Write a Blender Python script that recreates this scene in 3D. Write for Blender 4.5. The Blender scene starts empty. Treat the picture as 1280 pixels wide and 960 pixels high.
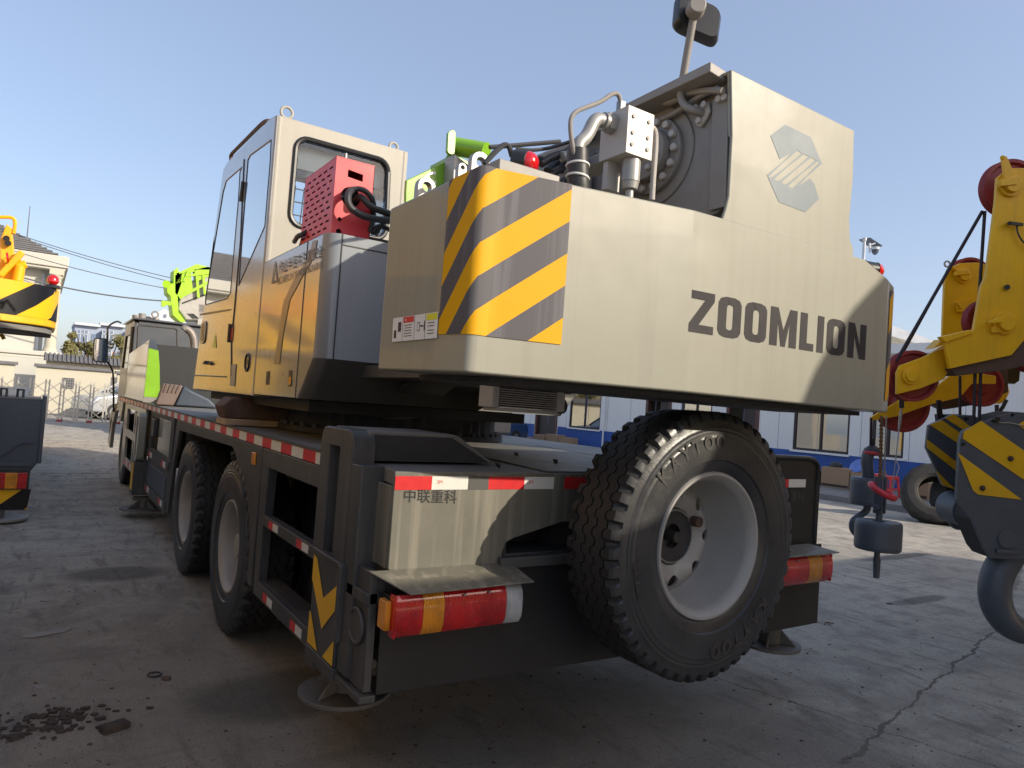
import bpy, bmesh, math, random
from mathutils import Vector, Matrix, noise
V = Vector
random.seed(7)
sc = bpy.context.scene
COL = sc.collection
# ------------------------------------------------------------------ camera model
YAW, PITCH, ROLL, FPX = 5.89052781e-01, 3.40505037e-02, 7.11905520e-02, 882.6
CAM = V((0, 0, 1.5))
cy, sy, cp, sp, cr, sr = math.cos(YAW), math.sin(YAW), math.cos(PITCH), math.sin(PITCH), math.cos(ROLL), math.sin(ROLL)
Fw = V((sy*cp, cy*cp, sp)); _r = V((cy, -sy, 0)); _u = _r.cross(Fw)
Rt = _r*cr + _u*sr; Up = _u*cr - _r*sr
def ray(x, y): return Rt*((x-640)/FPX) + Up*(-(y-480)/FPX) + Fw
def onx(x, y, X): d = ray(x, y); return CAM + d*((X-CAM.x)/d.x)
def ony(x, y, Y): d = ray(x, y); return CAM + d*((Y-CAM.y)/d.y)
def onz(x, y, Z): d = ray(x, y); return CAM + d*((Z-CAM.z)/d.z)
def ond(x, y, D): return CAM + ray(x, y)*D
def onp(x, y, P, N): d = ray(x, y); return CAM + d*((P-CAM).dot(N)/d.dot(N))
cam = bpy.data.objects.new('camera', bpy.data.cameras.new('camera')); COL.objects.link(cam)
m = Matrix((Rt, Up, -Fw)).transposed().to_4x4(); m.translation = CAM
cam.matrix_world = m
cam.data.sensor_width = 36; cam.data.lens = 36*FPX/1280; cam.data.clip_start = .02; cam.data.clip_end = 3000
sc.camera = cam
# ------------------------------------------------------------------ materials
def nt(name):
    mt = bpy.data.materials.new(name); mt.use_nodes = True
    t = mt.node_tree; b = t.nodes['Principled BSDF']; return mt, t, b
def N(t, ty, **k):
    n = t.nodes.new(ty)
    for a, v in k.items(): setattr(n, a, v)
    return n
def MA(t, op, a, b=None, c=None):
    n = t.nodes.new('ShaderNodeMath'); n.operation = op
    for i, v in enumerate((a, b, c)):
        if v is None: continue
        if isinstance(v, (int, float)): n.inputs[i].default_value = v
        else: t.links.new(v, n.inputs[i])
    return n.outputs[0]
def mixc(t, f, a, b, bt='MIX'):
    n = t.nodes.new('ShaderNodeMix'); n.data_type = 'RGBA'; n.blend_type = bt
    for s, v in ((0, f), (6, a), (7, b)):
        if isinstance(v, (int, float)): n.inputs[s].default_value = v
        elif isinstance(v, (tuple, list)): n.inputs[s].default_value = (*v, 1) if len(v) == 3 else v
        else: t.links.new(v, n.inputs[s])
    return n.outputs[2]
def pos(t, scale=(1, 1, 1)):
    g = N(t, 'ShaderNodeNewGeometry'); mp = N(t, 'ShaderNodeMapping'); mp.inputs['Scale'].default_value = scale
    t.links.new(g.outputs['Position'], mp.inputs['Vector']); return mp.outputs[0]
def nz(t, vec, scale, detail=4, rough=.6, dist=0):
    n = N(t, 'ShaderNodeTexNoise'); n.inputs['Scale'].default_value = scale; n.inputs['Detail'].default_value = detail
    n.inputs['Roughness'].default_value = rough; n.inputs['Distortion'].default_value = dist
    t.links.new(vec, n.inputs['Vector']); return n.outputs['Fac']
def ramp(t, f, a, b, ca=(0, 0, 0), cb=(1, 1, 1)):
    n = N(t, 'ShaderNodeValToRGB'); n.color_ramp.elements[0].position = a; n.color_ramp.elements[1].position = b
    n.color_ramp.elements[0].color = (*ca, 1); n.color_ramp.elements[1].color = (*cb, 1)
    t.links.new(f, n.inputs[0]); return n.outputs[0]
def paint(name, col, rough=.35, metal=0, var=.12, scale=3, streak=0, bump=0, dirt=0, dirtcol=(.16, .13, .10), coat=0, fine=0, coatr=.12, cior=1.5):
    mt, t, b = nt(name)
    P = pos(t)
    f = nz(t, P, scale, 5)
    dark = tuple(c*(1-var) for c in col); lite = tuple(min(1, c*(1+var)) for c in col)
    c = mixc(t, ramp(t, f, .3, .7), dark, lite)
    if streak:
        s = nz(t, pos(t, (22, 22, .9)), 1, 3, .5)
        c = mixc(t, MA(t, 'MULTIPLY', ramp(t, s, .5, .72), streak), c, dirtcol)
    if dirt:
        d = nz(t, P, 1.7, 8, .7, .4)
        c = mixc(t, MA(t, 'MULTIPLY', ramp(t, d, .42, .72), dirt), c, dirtcol)
    t.links.new(c, b.inputs['Base Color'])
    r2 = MA(t, 'ADD', MA(t, 'MULTIPLY', nz(t, P, 6, 6, .7), .25), rough-.12)
    t.links.new(r2, b.inputs['Roughness'])
    b.inputs['Metallic'].default_value = metal
    if coat: b.inputs['Coat Weight'].default_value = coat; b.inputs['Coat Roughness'].default_value = coatr; b.inputs['Coat IOR'].default_value = cior
    if bump or fine:
        h = nz(t, P, 2.2, 2, .4)
        if fine: h = MA(t, 'ADD', MA(t, 'MULTIPLY', nz(t, P, 60, 3), fine), MA(t, 'MULTIPLY', h, bump))
        bm_ = N(t, 'ShaderNodeBump'); bm_.inputs['Strength'].default_value = 1 if fine else .5; bm_.inputs['Distance'].default_value = .01 if fine else .02*bump
        t.links.new(h, bm_.inputs['Height']); t.links.new(bm_.outputs[0], b.inputs['Normal'])
    return mt
def glass(name, col=(.5, .6, .62), rough=.03, trans=.6, alpha=1.0):
    mt, t, b = nt(name)
    b.inputs['Base Color'].default_value = (*col, 1); b.inputs['Roughness'].default_value = rough
    b.inputs['Transmission Weight'].default_value = trans; b.inputs['IOR'].default_value = 1.45
    b.inputs['Alpha'].default_value = alpha
    return mt
M = {}
BEIGE = (.285, .278, .225)
M['beige'] = paint('beige_paint', BEIGE, .5, 0, .05, 1.2, .28, .6, .22, (.21, .185, .15), coat=.4, coatr=.07, cior=1.6)
M['side'] = paint('side_paint', (.25, .25, .245), .30, 0, .06, 1.5, 0, .35, .22, (.2, .17, .13), coat=.9, coatr=.11, cior=1.85)
M['cab'] = paint('cab_paint', (.38, .36, .31), .55, 0, .05, 1.5, .10, .3, .15, (.26, .22, .17), coat=.2, coatr=.05)
M['grey'] = paint('grey_body_paint', (.25, .27, .30), .38, 0, .06, 2, .08, .3, .10, (.2, .18, .15), coat=.3)
M['chassis'] = paint('chassis_paint', (.047, .048, .050), .5, 0, .14, 4, .25, .1, .30, (.17, .15, .125))
M['tailbox'] = paint('tail_paint', (.13, .124, .10), .5, 0, .1, 4, .75, .1, .25, (.30, .27, .215))
M['skirt'] = paint('black_skirt_paint', (.016, .016, .017), .55, 0, .15, 4, 0, 0, .2, (.05, .046, .04))
M['dark'] = paint('dark_underside', (.03, .03, .032), .7, 0, .3, 6, 0, 0, .3, (.07, .06, .05))
M['deck'] = paint('dusty_deck', (.15, .145, .135), .6, 0, .12, 5, 0, .1, .5, (.27, .245, .215), fine=.25)
M['rust'] = paint('rusty_brown', (.085, .05, .038), .8, 0, .25, 8, .2, 0, .5, (.13, .085, .06), fine=.3)
M['tank'] = paint('brown_tank_paint', (.15, .105, .09), .6, 0, .15, 8, 0, 0, .4, (.2, .16, .13))
M['wood'] = paint('raw_timber', (.35, .25, .16), .8, 0, .2, 10)
M['rubber'] = paint('tyre_rubber', (.016, .016, .017), .6, 0, .15, 9, 0, 0, .15, (.06, .054, .047), fine=.15)
M['sidewall'] = paint('sidewall_rubber', (.019, .021, .026), .36, 0, .15, 7, 0, 0, .26, (.17, .16, .14), fine=.1)
M['oldrubber'] = paint('dusty_rubber', (.035, .033, .03), .8, 0, .2, 9, 0, 0, .35, (.11, .10, .09), fine=.4)
M['rim'] = paint('rim_paint', (.33, .322, .31), .42, 0, .06, 8, 0, 0, .22, (.22, .19, .15))
M['embossed'] = paint('embossed_rubber', (.045, .042, .04), .6, 0, .1, 9)
M['black'] = paint('black_plastic', (.018, .018, .02), .35, 0, .1, 8, 0, 0, .1, (.08, .075, .07))
M['hose'] = paint('hose_rubber', (.03, .03, .033), .45, 0, .1, 20, 0, 0, .1, (.1, .09, .08))
M['letter'] = paint('dark_lettering', (.02, .016, .018), .75, 0, .12, 20, 0, 0, .3, (.07, .06, .058))
M['logo'] = paint('grey_blue_lettering', (.125, .16, .185), .5, 0, .05, 20)
M['fadeletter'] = paint('faded_lettering', (.05, .048, .042), .4, 0, .2, 30)
M['brownstripe'] = paint('brown_stripe', (.27, .20, .11), .35, 0, .1, 4)
M['winch'] = paint('winch_grey', (.25, .235, .22), .5, 0, .1, 5, .1, 0, .35, (.19, .165, .14))
M['cabgrey'] = paint('driver_cab_grey', (.068, .078, .092), .4, 0, .08, 3, .1, .2, .1, (.13, .12, .105), coat=.3)
M['coolergrey'] = paint('cooler_grey', (.36, .365, .37), .5, 0, .08, 8, 0, 0, .2, (.17, .15, .13))
M['padgrey'] = paint('worn_pad_steel', (.13, .122, .112), .6, .2, .15, 9, 0, 0, .5, (.17, .14, .11), fine=.2)
M['winchlight'] = paint('valve_grey', (.46, .43, .40), .4, 0, .06, 9, 0, 0, .15, (.3, .27, .23))
M['steel'] = paint('zinc_steel', (.33, .34, .35), .35, .8, .1, 12, 0, 0, .15, (.3, .27, .24))
M['pipesteel'] = paint('weathered_pipe', (.24, .22, .20), .5, .3, .2, 12, 0, 0, .4, (.2, .11, .06))
M['silver'] = paint('silver_paint', (.36, .355, .34), .42, .3, .1, 12, 0, 0, .2, (.3, .27, .24))
M['green'] = paint('lime_paint', (.22, .46, .02), .35, 0, .08, 6, 0, 0, .12, (.25, .3, .1), coat=.3)
M['greenyel'] = paint('bright_lime_paint', (.32, .60, .015), .4, 0, .08, 6)
M['red'] = paint('red_paint', (.62, .035, .05), .42, 0, .06, 6, 0, 0, .12, (.4, .12, .1))
M['sheave'] = paint('sheave_red', (.30, .03, .035), .45, 0, .12, 8, 0, 0, .3, (.17, .06, .045))
M['stool'] = paint('red_plastic', (.75, .05, .04), .35)
M['yellow'] = paint('yellow_paint', (.85, .47, .004), .45, 0, .08, 5, .2, .3, .22, (.42, .22, .04), coat=.08)
M['orange'] = paint('orange_paint', (.85, .40, .005), .4, 0, .08, 5)
M['blockgrey'] = paint('hook_block_paint', (.075, .09, .115), .42, 0, .1, 8, .1, .1, .25, (.13, .12, .11), fine=.2)
M['navy'] = paint('navy_paint', (.045, .062, .09), .4, 0, .1, 3, .15, .1, .15, (.12, .11, .1))
M['rope'] = paint('wire_rope', (.03, .022, .03), .5, .3, .2, 40)
M['rustchain'] = paint('rusty_chain', (.16, .085, .04), .8, 0, .4, 60, 0, 0, .3, (.3, .2, .1))
M['white'] = paint('white_sticker', (.72, .72, .70), .35, 0, .03, 9, 0, 0, .08, (.5, .45, .4))
M['tapered'] = paint('reflective_red', (.60, .02, .025), .35, 0, .1, 30, 0, 0, .15, (.3, .1, .08))
M['tapewhite'] = paint('reflective_white', (.70, .69, .64), .35, 0, .04, 30, 0, 0, .18, (.42, .38, .32))
M['hazyellow'] = paint('hazard_yellow', (.80, .45, .012), .4, 0, .07, 5, 0, 0, .25, (.5, .3, .05))
M['yellowsticker'] = paint('yellow_sticker', (.72, .68, .05), .4)
M['glass'] = glass('cab_glass', (.62, .72, .76), .03, .75)
M['wallwhite'] = paint('white_wall', (.88, .86, .83), .85, 0, .04, .8, .10, 0, .06, (.45, .45, .46))
M['wallblue'] = paint('blue_wall_band', (.035, .10, .36), .7, 0, .08, 2, .06, 0, .1, (.1, .14, .25))
M['frame'] = paint('brown_window_frame', (.035, .025, .028), .5)
M['doorframe'] = paint('brown_door_frame', (.11, .045, .04), .5)
M['cream'] = paint('cream_wall', (.50, .47, .38), .85, 0, .04, .6, .1, 0, .12, (.45, .41, .33))
M['villa'] = paint('villa_wall', (.50, .49, .44), .85, 0, .03, .6)
M['coping'] = paint('grey_tile', (.13, .13, .14), .7, 0, .2, 5)
M['curb'] = paint('kerb_concrete', (.22, .21, .20), .85, 0, .15, 3, 0, 0, .4, (.14, .13, .12), fine=.3)
M['apart'] = paint('apartment_wall', (.28, .33, .43), .85, 0, .08, .15)
M['brickfar'] = paint('apartment_brick', (.38, .27, .27), .85, 0, .1, .3)
M['farwin'] = paint('far_window', (.14, .19, .28), .2)
M['farwhite'] = paint('far_white_trim', (.48, .51, .56), .7)
M['carpaint'] = paint('silver_car_paint', (.55, .57, .60), .25, .5, .03, 3, coat=.6)
M['carblue'] = paint('blue_car_paint', (.03, .07, .16), .2, .2, .03, 3, coat=.8)
M['darkglass'] = glass('dark_glass', (.05, .06, .07), .04, 0)
M['cardboard'] = paint('cardboard', (.38, .25, .15), .8, 0, .08, 6)
M['mirror'] = nt('mirror_glass')[0]; _b = M['mirror'].node_tree.nodes['Principled BSDF']; _b.inputs['Metallic'].default_value = 1; _b.inputs['Roughness'].default_value = .03; _b.inputs['Base Color'].default_value = (.8, .82, .84, 1)
M['brick'] = paint('broken_brick', (.06, .046, .038), .9, 0, .25, 20, fine=.4)
M['paper'] = paint('dirty_paper', (.30, .29, .27), .9, 0, .12, 12)
M['stainless'] = paint('gate_steel', (.55, .53, .48), .35, .5, .08, 8)
# striped hazard material from UV (u=along, v=up)
def stripes(name, ca, cb, a, b_, off, duty=.5, rough=.6, streak=.6):
    mt, t, b = nt(name)
    uv = N(t, 'ShaderNodeUVMap'); s = N(t, 'ShaderNodeSeparateXYZ'); t.links.new(uv.outputs[0], s.inputs[0])
    ph = MA(t, 'ADD', MA(t, 'ADD', MA(t, 'MULTIPLY', s.outputs[0], a), MA(t, 'MULTIPLY', s.outputs[1], b_)), off)
    fr = MA(t, 'FRACT', ph); k = MA(t, 'LESS_THAN', fr, duty)
    P = pos(t)
    st = ramp(t, nz(t, pos(t, (26, 26, .8)), 1, 3), .5, .75)
    cb2 = mixc(t, MA(t, 'MULTIPLY', st, streak), cb, tuple(min(1, x*1.9+.03) for x in cb))
    ca2 = mixc(t, MA(t, 'MULTIPLY', ramp(t, nz(t, P, 3, 6), .4, .7), .35), ca, tuple(x*.8 for x in ca))
    c = mixc(t, k, cb2, ca2)
    t.links.new(c, b.inputs['Base Color']); b.inputs['Roughness'].default_value = rough
    b.inputs['Specular IOR Level'].default_value = .3
    return mt
# ------------------------------------------------------------------ mesh builder
class MB:
    def __init__(s): s.v = []; s.f = []; s.m = []; s.uv = {}
    def add(s, pts): i = len(s.v); s.v += [V(p) for p in pts]; return i
    def poly(s, pts, m=0): i = s.add(pts); s.f.append(tuple(range(i, i+len(pts)))); s.m.append(m); return s
    def prism(s, pts, vec, m=0):
        pts = [V(p) for p in pts]; vec = V(vec); n = len(pts); i = s.add(pts); j = s.add([p+vec for p in pts])
        s.f.append(tuple(range(i, i+n))); s.f.append(tuple(range(j+n-1, j-1, -1))); s.m += [m, m]
        for k in range(n): s.f.append((i+k, i+(k+1) % n, j+(k+1) % n, j+k)); s.m.append(m)
        return s
    def box(s, x0, x1, y0, y1, z0, z1, m=0):
        return s.prism([(x0, y0, z0), (x1, y0, z0), (x1, y1, z0), (x0, y1, z0)], (0, 0, z1-z0), m)
    def bar(s, a, b, w, h, m=0, up=(0, 0, 1)):
        a, b = V(a), V(b); d = (b-a).normalized(); u = V(up)
        if abs(d.dot(u)) > .95: u = V((0, 1, 0)) if abs(d.y) < .9 else V((1, 0, 0))
        x = d.cross(u).normalized(); y = x.cross(d).normalized()
        p = [a+x*w/2*i+y*h/2*j for i, j in ((-1, -1), (1, -1), (1, 1), (-1, 1))]
        return s.prism(p, b-a, m)
    def cyl(s, a, b, r0, r1=None, n=20, m=0, caps=True):
        a, b = V(a), V(b); r1 = r0 if r1 is None else r1; d = (b-a).normalized()
        u = d.orthogonal().normalized(); w = d.cross(u)
        A = [a+(u*math.cos(2*math.pi*k/n)+w*math.sin(2*math.pi*k/n))*r0 for k in range(n)]
        B = [b+(u*math.cos(2*math.pi*k/n)+w*math.sin(2*math.pi*k/n))*r1 for k in range(n)]
        i = s.add(A); j = s.add(B)
        for k in range(n): s.f.append((i+k, i+(k+1) % n, j+(k+1) % n, j+k)); s.m.append(m)
        if caps: s.f.append(tuple(range(i+n-1, i-1, -1))); s.f.append(tuple(range(j, j+n))); s.m += [m, m]
        return s
    def tube(s, pts, r, n=8, m=0, smooth=0):
        pts = [V(p) for p in pts]
        for _ in range(smooth):
            q = [pts[0]]
            for a, b in zip(pts, pts[1:]): q += [a*.75+b*.25, a*.25+b*.75]
            pts = q+[pts[-1]]
        prev = None; rings = []
        for k, p in enumerate(pts):
            d = (pts[min(k+1, len(pts)-1)]-pts[max(k-1, 0)]).normalized()
            u = d.orthogonal().normalized() if prev is None else (prev-d*prev.dot(d)).normalized()
            prev = u; w = d.cross(u); rr = r(k/(len(pts)-1)) if callable(r) else r
            rings.append(s.add([p+(u*math.cos(2*math.pi*i/n)+w*math.sin(2*math.pi*i/n))*rr for i in range(n)]))
        for a, b in zip(rings, rings[1:]):
            for i in range(n): s.f.append((a+i, a+(i+1) % n, b+(i+1) % n, b+i)); s.m.append(m)
        s.f.append(tuple(range(rings[0]+n-1, rings[0]-1, -1))); s.f.append(tuple(range(rings[-1], rings[-1]+n))); s.m += [m, m]
        return s
    def lathe(s, prof, c, ax, n=48, m=0, closed=False, fn=None):
        # prof: list of (lateral, radius) ; fn(k, i, lat, rad) may displace
        c, ax = V(c), V(ax).normalized()
        u = V((0, 0, 1)) if abs(ax.z) < .9 else V((1, 0, 0)); u = (u-ax*u.dot(ax)).normalized(); w = ax.cross(u)
        rings = []
        for k in range(n):
            a = 2*math.pi*k/n; d = u*math.cos(a)+w*math.sin(a); P = []
            for i, (l, r) in enumerate(prof):
                if fn: l, r = fn(k, i, l, r)
                P.append(c+ax*l+d*r)
            rings.append(s.add(P))
        L = len(prof)
        for k in range(n):
            a, b = rings[k], rings[(k+1) % n]
            for i in range(L if closed else L-1): s.f.append((a+i, a+(i+1) % L, b+(i+1) % L, b+i)); s.m.append(m)
        return s
    def ring(s, c, ax, R, r, n=32, k=10, m=0):
        return s.lathe([(r*math.cos(2*math.pi*i/k), R+r*math.sin(2*math.pi*i/k)) for i in range(k)], c, ax, n, m, True)
    def build(s, name, mats, parent=None, bevel=0, smooth=True, ang=35, recalc=True, seg=2):
        me = bpy.data.meshes.new(name); me.from_pydata([tuple(p) for p in s.v], [], s.f)
        mats = mats if isinstance(mats, (list, tuple)) else [mats]
        for mm in mats: me.materials.append(M[mm] if isinstance(mm, str) else mm)
        me.polygons.foreach_set('material_index', s.m)
        if s.uv:
            l = me.uv_layers.new(name='UVMap')
            for lp in me.loops: l.data[lp.index].uv = s.uv.get(lp.vertex_index, (0, 0))
        if recalc:
            b = bmesh.new(); b.from_mesh(me); bmesh.ops.recalc_face_normals(b, faces=b.faces[:]); b.to_mesh(me); b.free()
        if smooth:
            me.polygons.foreach_set('use_smooth', [True]*len(me.polygons)); me.set_sharp_from_angle(angle=math.radians(ang))
        me.update()
        o = bpy.data.objects.new(name, me); COL.objects.link(o)
        if parent is not None: adopt(o, parent)
        if bevel:
            md = o.modifiers.new('bevel', 'BEVEL'); md.width = bevel; md.segments = seg; md.limit_method = 'ANGLE'; md.angle_limit = math.radians(40); md.harden_normals = False
        return o
def adopt(o, p):
    o.parent = p
    o.matrix_parent_inverse = Matrix.Translation(-p.location) if p.type == 'EMPTY' else Matrix.Identity(4)
def tag(o, label=None, cat=None, group=None, kind=None):
    for k, v in (('label', label), ('category', cat), ('group', group), ('kind', kind)):
        if v: o[k] = v
    return o
def thing(name, loc, label, cat, group=None):
    o = bpy.data.objects.new(name, None); COL.objects.link(o); o.location = loc; o.empty_display_size = .2
    return tag(o, label, cat, group)
def copy_tree(o, parent=None):
    c = o.copy(); COL.objects.link(c)
    if parent: c.parent = parent; c.matrix_parent_inverse = o.matrix_parent_inverse.copy()
    for ch in [x for x in bpy.data.objects if x.parent == o]: copy_tree(ch, c)
    return c
def quadmap(TL, TR, BL, BR):
    def f(u, v): return (TL*(1-u)+TR*u)*v + (BL*(1-u)+BR*u)*(1-v)
    return f
def text_polys(body, bold=False):
    cu = bpy.data.curves.new('t', 'FONT'); cu.body = body; cu.resolution_u = 3; cu.offset = bold*1.0 if bold else 0
    o = bpy.data.objects.new('t', cu); COL.objects.link(o)
    dg = bpy.context.evaluated_depsgraph_get(); dg.update()
    me = o.evaluated_get(dg).to_mesh()
    vs = [v.co.copy() for v in me.vertices]; fs = [tuple(p.vertices) for p in me.polygons]
    o.evaluated_get(dg).to_mesh_clear(); bpy.data.objects.remove(o); bpy.data.curves.remove(cu)
    if not vs: return [], []
    x0 = min(v.x for v in vs); x1 = max(v.x for v in vs); y0 = min(v.y for v in vs); y1 = max(v.y for v in vs)
    return [((v.x-x0)/(x1-x0), (v.y-y0)/(y1-y0)) for v in vs], fs
def text_on(mb, body, f, m=0, u0=0, u1=1, v0=0, v1=1, fat=0, bold=False):
    vs, fs = text_polys(body, bold)
    for dx in ([0] if not fat else [-fat, fat]):
        i = mb.add([f(u0+(u1-u0)*u+dx, v0+(v1-v0)*v) + V((0, -.0004*(dx > 0), 0)) for u, v in vs])
        for q in fs: mb.f.append(tuple(i+k for k in q)); mb.m.append(m)
# letters of a squared condensed face, as outline pieces in a unit box
def letters(mb, word, f, widths, gap, t, m=0):
    tot = sum(widths)+gap*(len(word)-1); x = 0
    def P(pts, x, w): mb.poly([f((x+px*w)/tot, py) for px, py in pts], m)
    for ch, w in zip(word, widths):
        tx = t/w; ty = .20
        if ch == 'Z':
            P([(0.05, 1), (1, 1), (1, 1-ty), (0.05, 1-ty)], x, w); P([(0, ty), (1, ty), (1, 0), (0, 0)], x, w)
            P([(1-tx*1.1, 1-ty), (1, 1-ty), (tx*1.1, ty), (0, ty)], x, w)
        elif ch == 'O':
            c = .3; ci = .16
            o = [(c, 0), (1-c, 0), (1-c*.3, .05), (1, .16), (1, .84), (1-c*.3, .95), (1-c, 1), (c, 1), (c*.3, .95), (0, .84), (0, .16), (c*.3, .05)]
            q = [(tx+ci, ty*.9), (1-tx-ci, ty*.9), (1-tx-.03, ty*1.05), (1-tx, ty*1.35), (1-tx, 1-ty*1.35), (1-tx-.03, 1-ty*1.05), (1-tx-ci, 1-ty*.9), (tx+ci, 1-ty*.9), (tx+.03, 1-ty*1.05), (tx, 1-ty*1.35), (tx, ty*1.35), (tx+.03, ty*1.05)]
            for k in range(12): P([o[k], o[(k+1) % 12], q[(k+1) % 12], q[k]], x, w)
        elif ch == 'M':
            P([(0, 0), (0, 1), (tx, 1), (tx, 0)], x, w); P([(1-tx, 0), (1-tx, 1), (1, 1), (1, 0)], x, w)
            P([(tx, 1), (.5, .42), (.5, 0), (.42, 0), (tx, .66)], x, w); P([(1-tx, 1), (.5, .42), (.5, 0), (.58, 0), (1-tx, .66)], x, w)
        elif ch == 'L':
            P([(0, 0), (0, 1), (tx, 1), (tx, 0)], x, w); P([(tx, 0), (tx, ty), (1, ty), (1, 0)], x, w)
        elif ch == 'I': P([(0, 0), (0, 1), (1, 1), (1, 0)], x, w)
        elif ch == 'N':
            P([(0, 0), (0, 1), (tx, 1), (tx, 0)], x, w); P([(1-tx, 0), (1-tx, 1), (1, 1), (1, 0)], x, w)
            P([(tx, 1), (1-tx, .38), (1-tx, 0), (tx, .62)], x, w)
        x += w+gap
# ------------------------------------------------------------------ wheels
def tyre(mb, c, ax, R, r, w, n=120, m=0):
    # ax points to the outer face; blocky shoulders and zigzag grooves
    h = w/2
    g = [-.62, -.56, -.22, -.16, .16, .22, .56, .62]       # groove edges as a share of h
    prof = [(-h*.80, r), (-h*.98, r+.05), (-h*1.06, r+(R-r)*.45), (-h*1.0, R-.075), (-h*.97, R-.04), (-h*.93, R-.012), (-h*.86, R)]
    idx = {}
    for k in range(0, 8, 2):
        a, b = g[k]*h, g[k+1]*h
        idx[len(prof)] = 1; idx[len(prof)+1] = 1; idx[len(prof)+2] = 1; idx[len(prof)+3] = 1
        prof += [(a, R), (a+.001, R-.014), (b-.001, R-.014), (b, R)]
    prof += [(h*.86, R), (h*.93, R-.012), (h*.97, R-.034), (h*.985, R-.055), (h*1.01, R-.062), (h*1.005, R-.072), (h*1.03, R-.078), (h*1.025, R-.09), (h*1.05, R-.098), (h*1.04, R-.112), (h*1.065, r+(R-r)*.45), (h*1.03, r+.055), (h*.98, r+.05), (h*.92, r+.018), (h*.80, r)]
    L = len(prof)
    shoulder = {5, 6, 23, 24}
    def fn(k, i, l, rr):
        z = .010 if (k // 3) % 2 else -.010
        if i in idx: l += z
        if i in shoulder and (k % 6) in (3, 4):
            rr -= .024
        return l, rr
    nf = len(mb.f); mb.lathe(prof, c, ax, n, m, False, fn)
    if m == 0:
        for q in range(nf, len(mb.f)):
            i = (q-nf) % (L-1)
            if i < 4 or i >= 24: mb.m[q] = 1
def rim(mb, c, ax, R, w, deep, m=0, holes=8, hub=.085, hubout=0, n=64):
    # R = outer lip radius, deep = distance from outer lip plane in to the disc
    h = w/2
    mb.lathe([(h*.80, R-.008), (h*.86, R), (h*.92, R-.004), (h*.92, R-.014), (h*.84, R-.024), (h*.74, R-.034), (h*.6, R-.040), (h-deep+.03, R-.046), (h-deep, R-.062)], c, ax, n, m)
    mb.lathe([(h*.80, R-.008), (h*.6, R-.03), (-h*.8, R-.03), (-h*.86, R)], c, ax, n, m)
    c, ax = V(c), V(ax).normalized()
    u = V((0, 0, 1)); w_ = ax.cross(u)
    def PT(r, t, l): return c+ax*l+(u*math.cos(t)+w_*math.sin(t))*r
    r0, r1 = hub, R-.062; rh = (r0+r1)/2+.016; hr = .026
    def zl(r): # disc dishes toward outside near hub
        s_ = (r-r0)/(r1-r0); return h-deep-.0+.035*math.sin(min(1, max(0, s_))*math.pi)*1.0
    K = 24
    for i in range(holes):
        t0 = 2*math.pi*i/holes; dt = math.pi/holes
        inner = []; outer = []
        for k in range(K):
            a = 2*math.pi*(k+.5)/K; ca, sa = math.cos(a), math.sin(a)
            hx, hy = hr*ca, hr*sa
            tx = min(((r1-rh)/ca if ca > 1e-6 else (r0-rh)/ca if ca < -1e-6 else 9), (rh*dt/abs(sa) if abs(sa) > 1e-6 else 9))
            bx, by = tx*ca, tx*sa
            inner.append(PT(rh+hx, t0+hy/rh, zl(rh+hx))); outer.append(PT(rh+bx, t0+by/rh, zl(rh+bx)))
        # corners
        cor = [(r1, dt), (r0, dt), (r0, -dt), (r1, -dt)]
        a0 = mb.add(inner); b0 = mb.add(outer); i0 = mb.add([p-ax*.012 for p in inner])
        for k in range(K):
            mb.f.append((a0+k, a0+(k+1) % K, b0+(k+1) % K, b0+k)); mb.m.append(m)
            mb.f.append((a0+k, i0+k, i0+(k+1) % K, a0+(k+1) % K)); mb.m.append(m)
        angs = [math.atan2(s_*rh, rr-rh) % (2*math.pi) for rr, s_ in cor]
        for (rr, s_), an in zip(cor, angs):
            k = int((an/(2*math.pi))*K-.5) % K
            q = mb.add([PT(rr, t0+s_, zl(rr))]); mb.f.append((b0+k, b0+(k+1) % K, q)); mb.m.append(m)
from mathutils.geometry import tessellate_polygon
def plate(mb, outer, holes, vec, m=0):
    vec = V(vec); loops = [[V(p) for p in outer]]+[[V(p) for p in h] for h in holes]
    tris = tessellate_polygon(loops); flat = [p for l in loops for p in l]
    i = mb.add(flat); j = mb.add([p+vec for p in flat])
    for t in tris:
        mb.f.append((i+t[0], i+t[1], i+t[2])); mb.f.append((j+t[2], j+t[1], j+t[0])); mb.m += [m, m]
    o = 0
    for l in loops:
        n = len(l)
        for k in range(n):
            a, b = o+k, o+(k+1) % n
            mb.f.append((i+a, i+b, j+b, j+a)); mb.m.append(m)
        o += n
    return mb
def rrect(f, u0, u1, v0, v1, ru, rv, n=5):
    out = []
    for cu, cv, a0 in ((u1-ru, v1-rv, 0), (u0+ru, v1-rv, 90), (u0+ru, v0+rv, 180), (u1-ru, v0+rv, 270)):
        for k in range(n+1):
            a = math.radians(a0+90*k/n); out.append(f(cu+ru*math.cos(a), cv+rv*math.sin(a)))
    return out
def circ(c, u, w, r, n=16): return [V(c)+V(u)*r*math.cos(2*math.pi*k/n)+V(w)*r*math.sin(2*math.pi*k/n) for k in range(n)]
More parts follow.
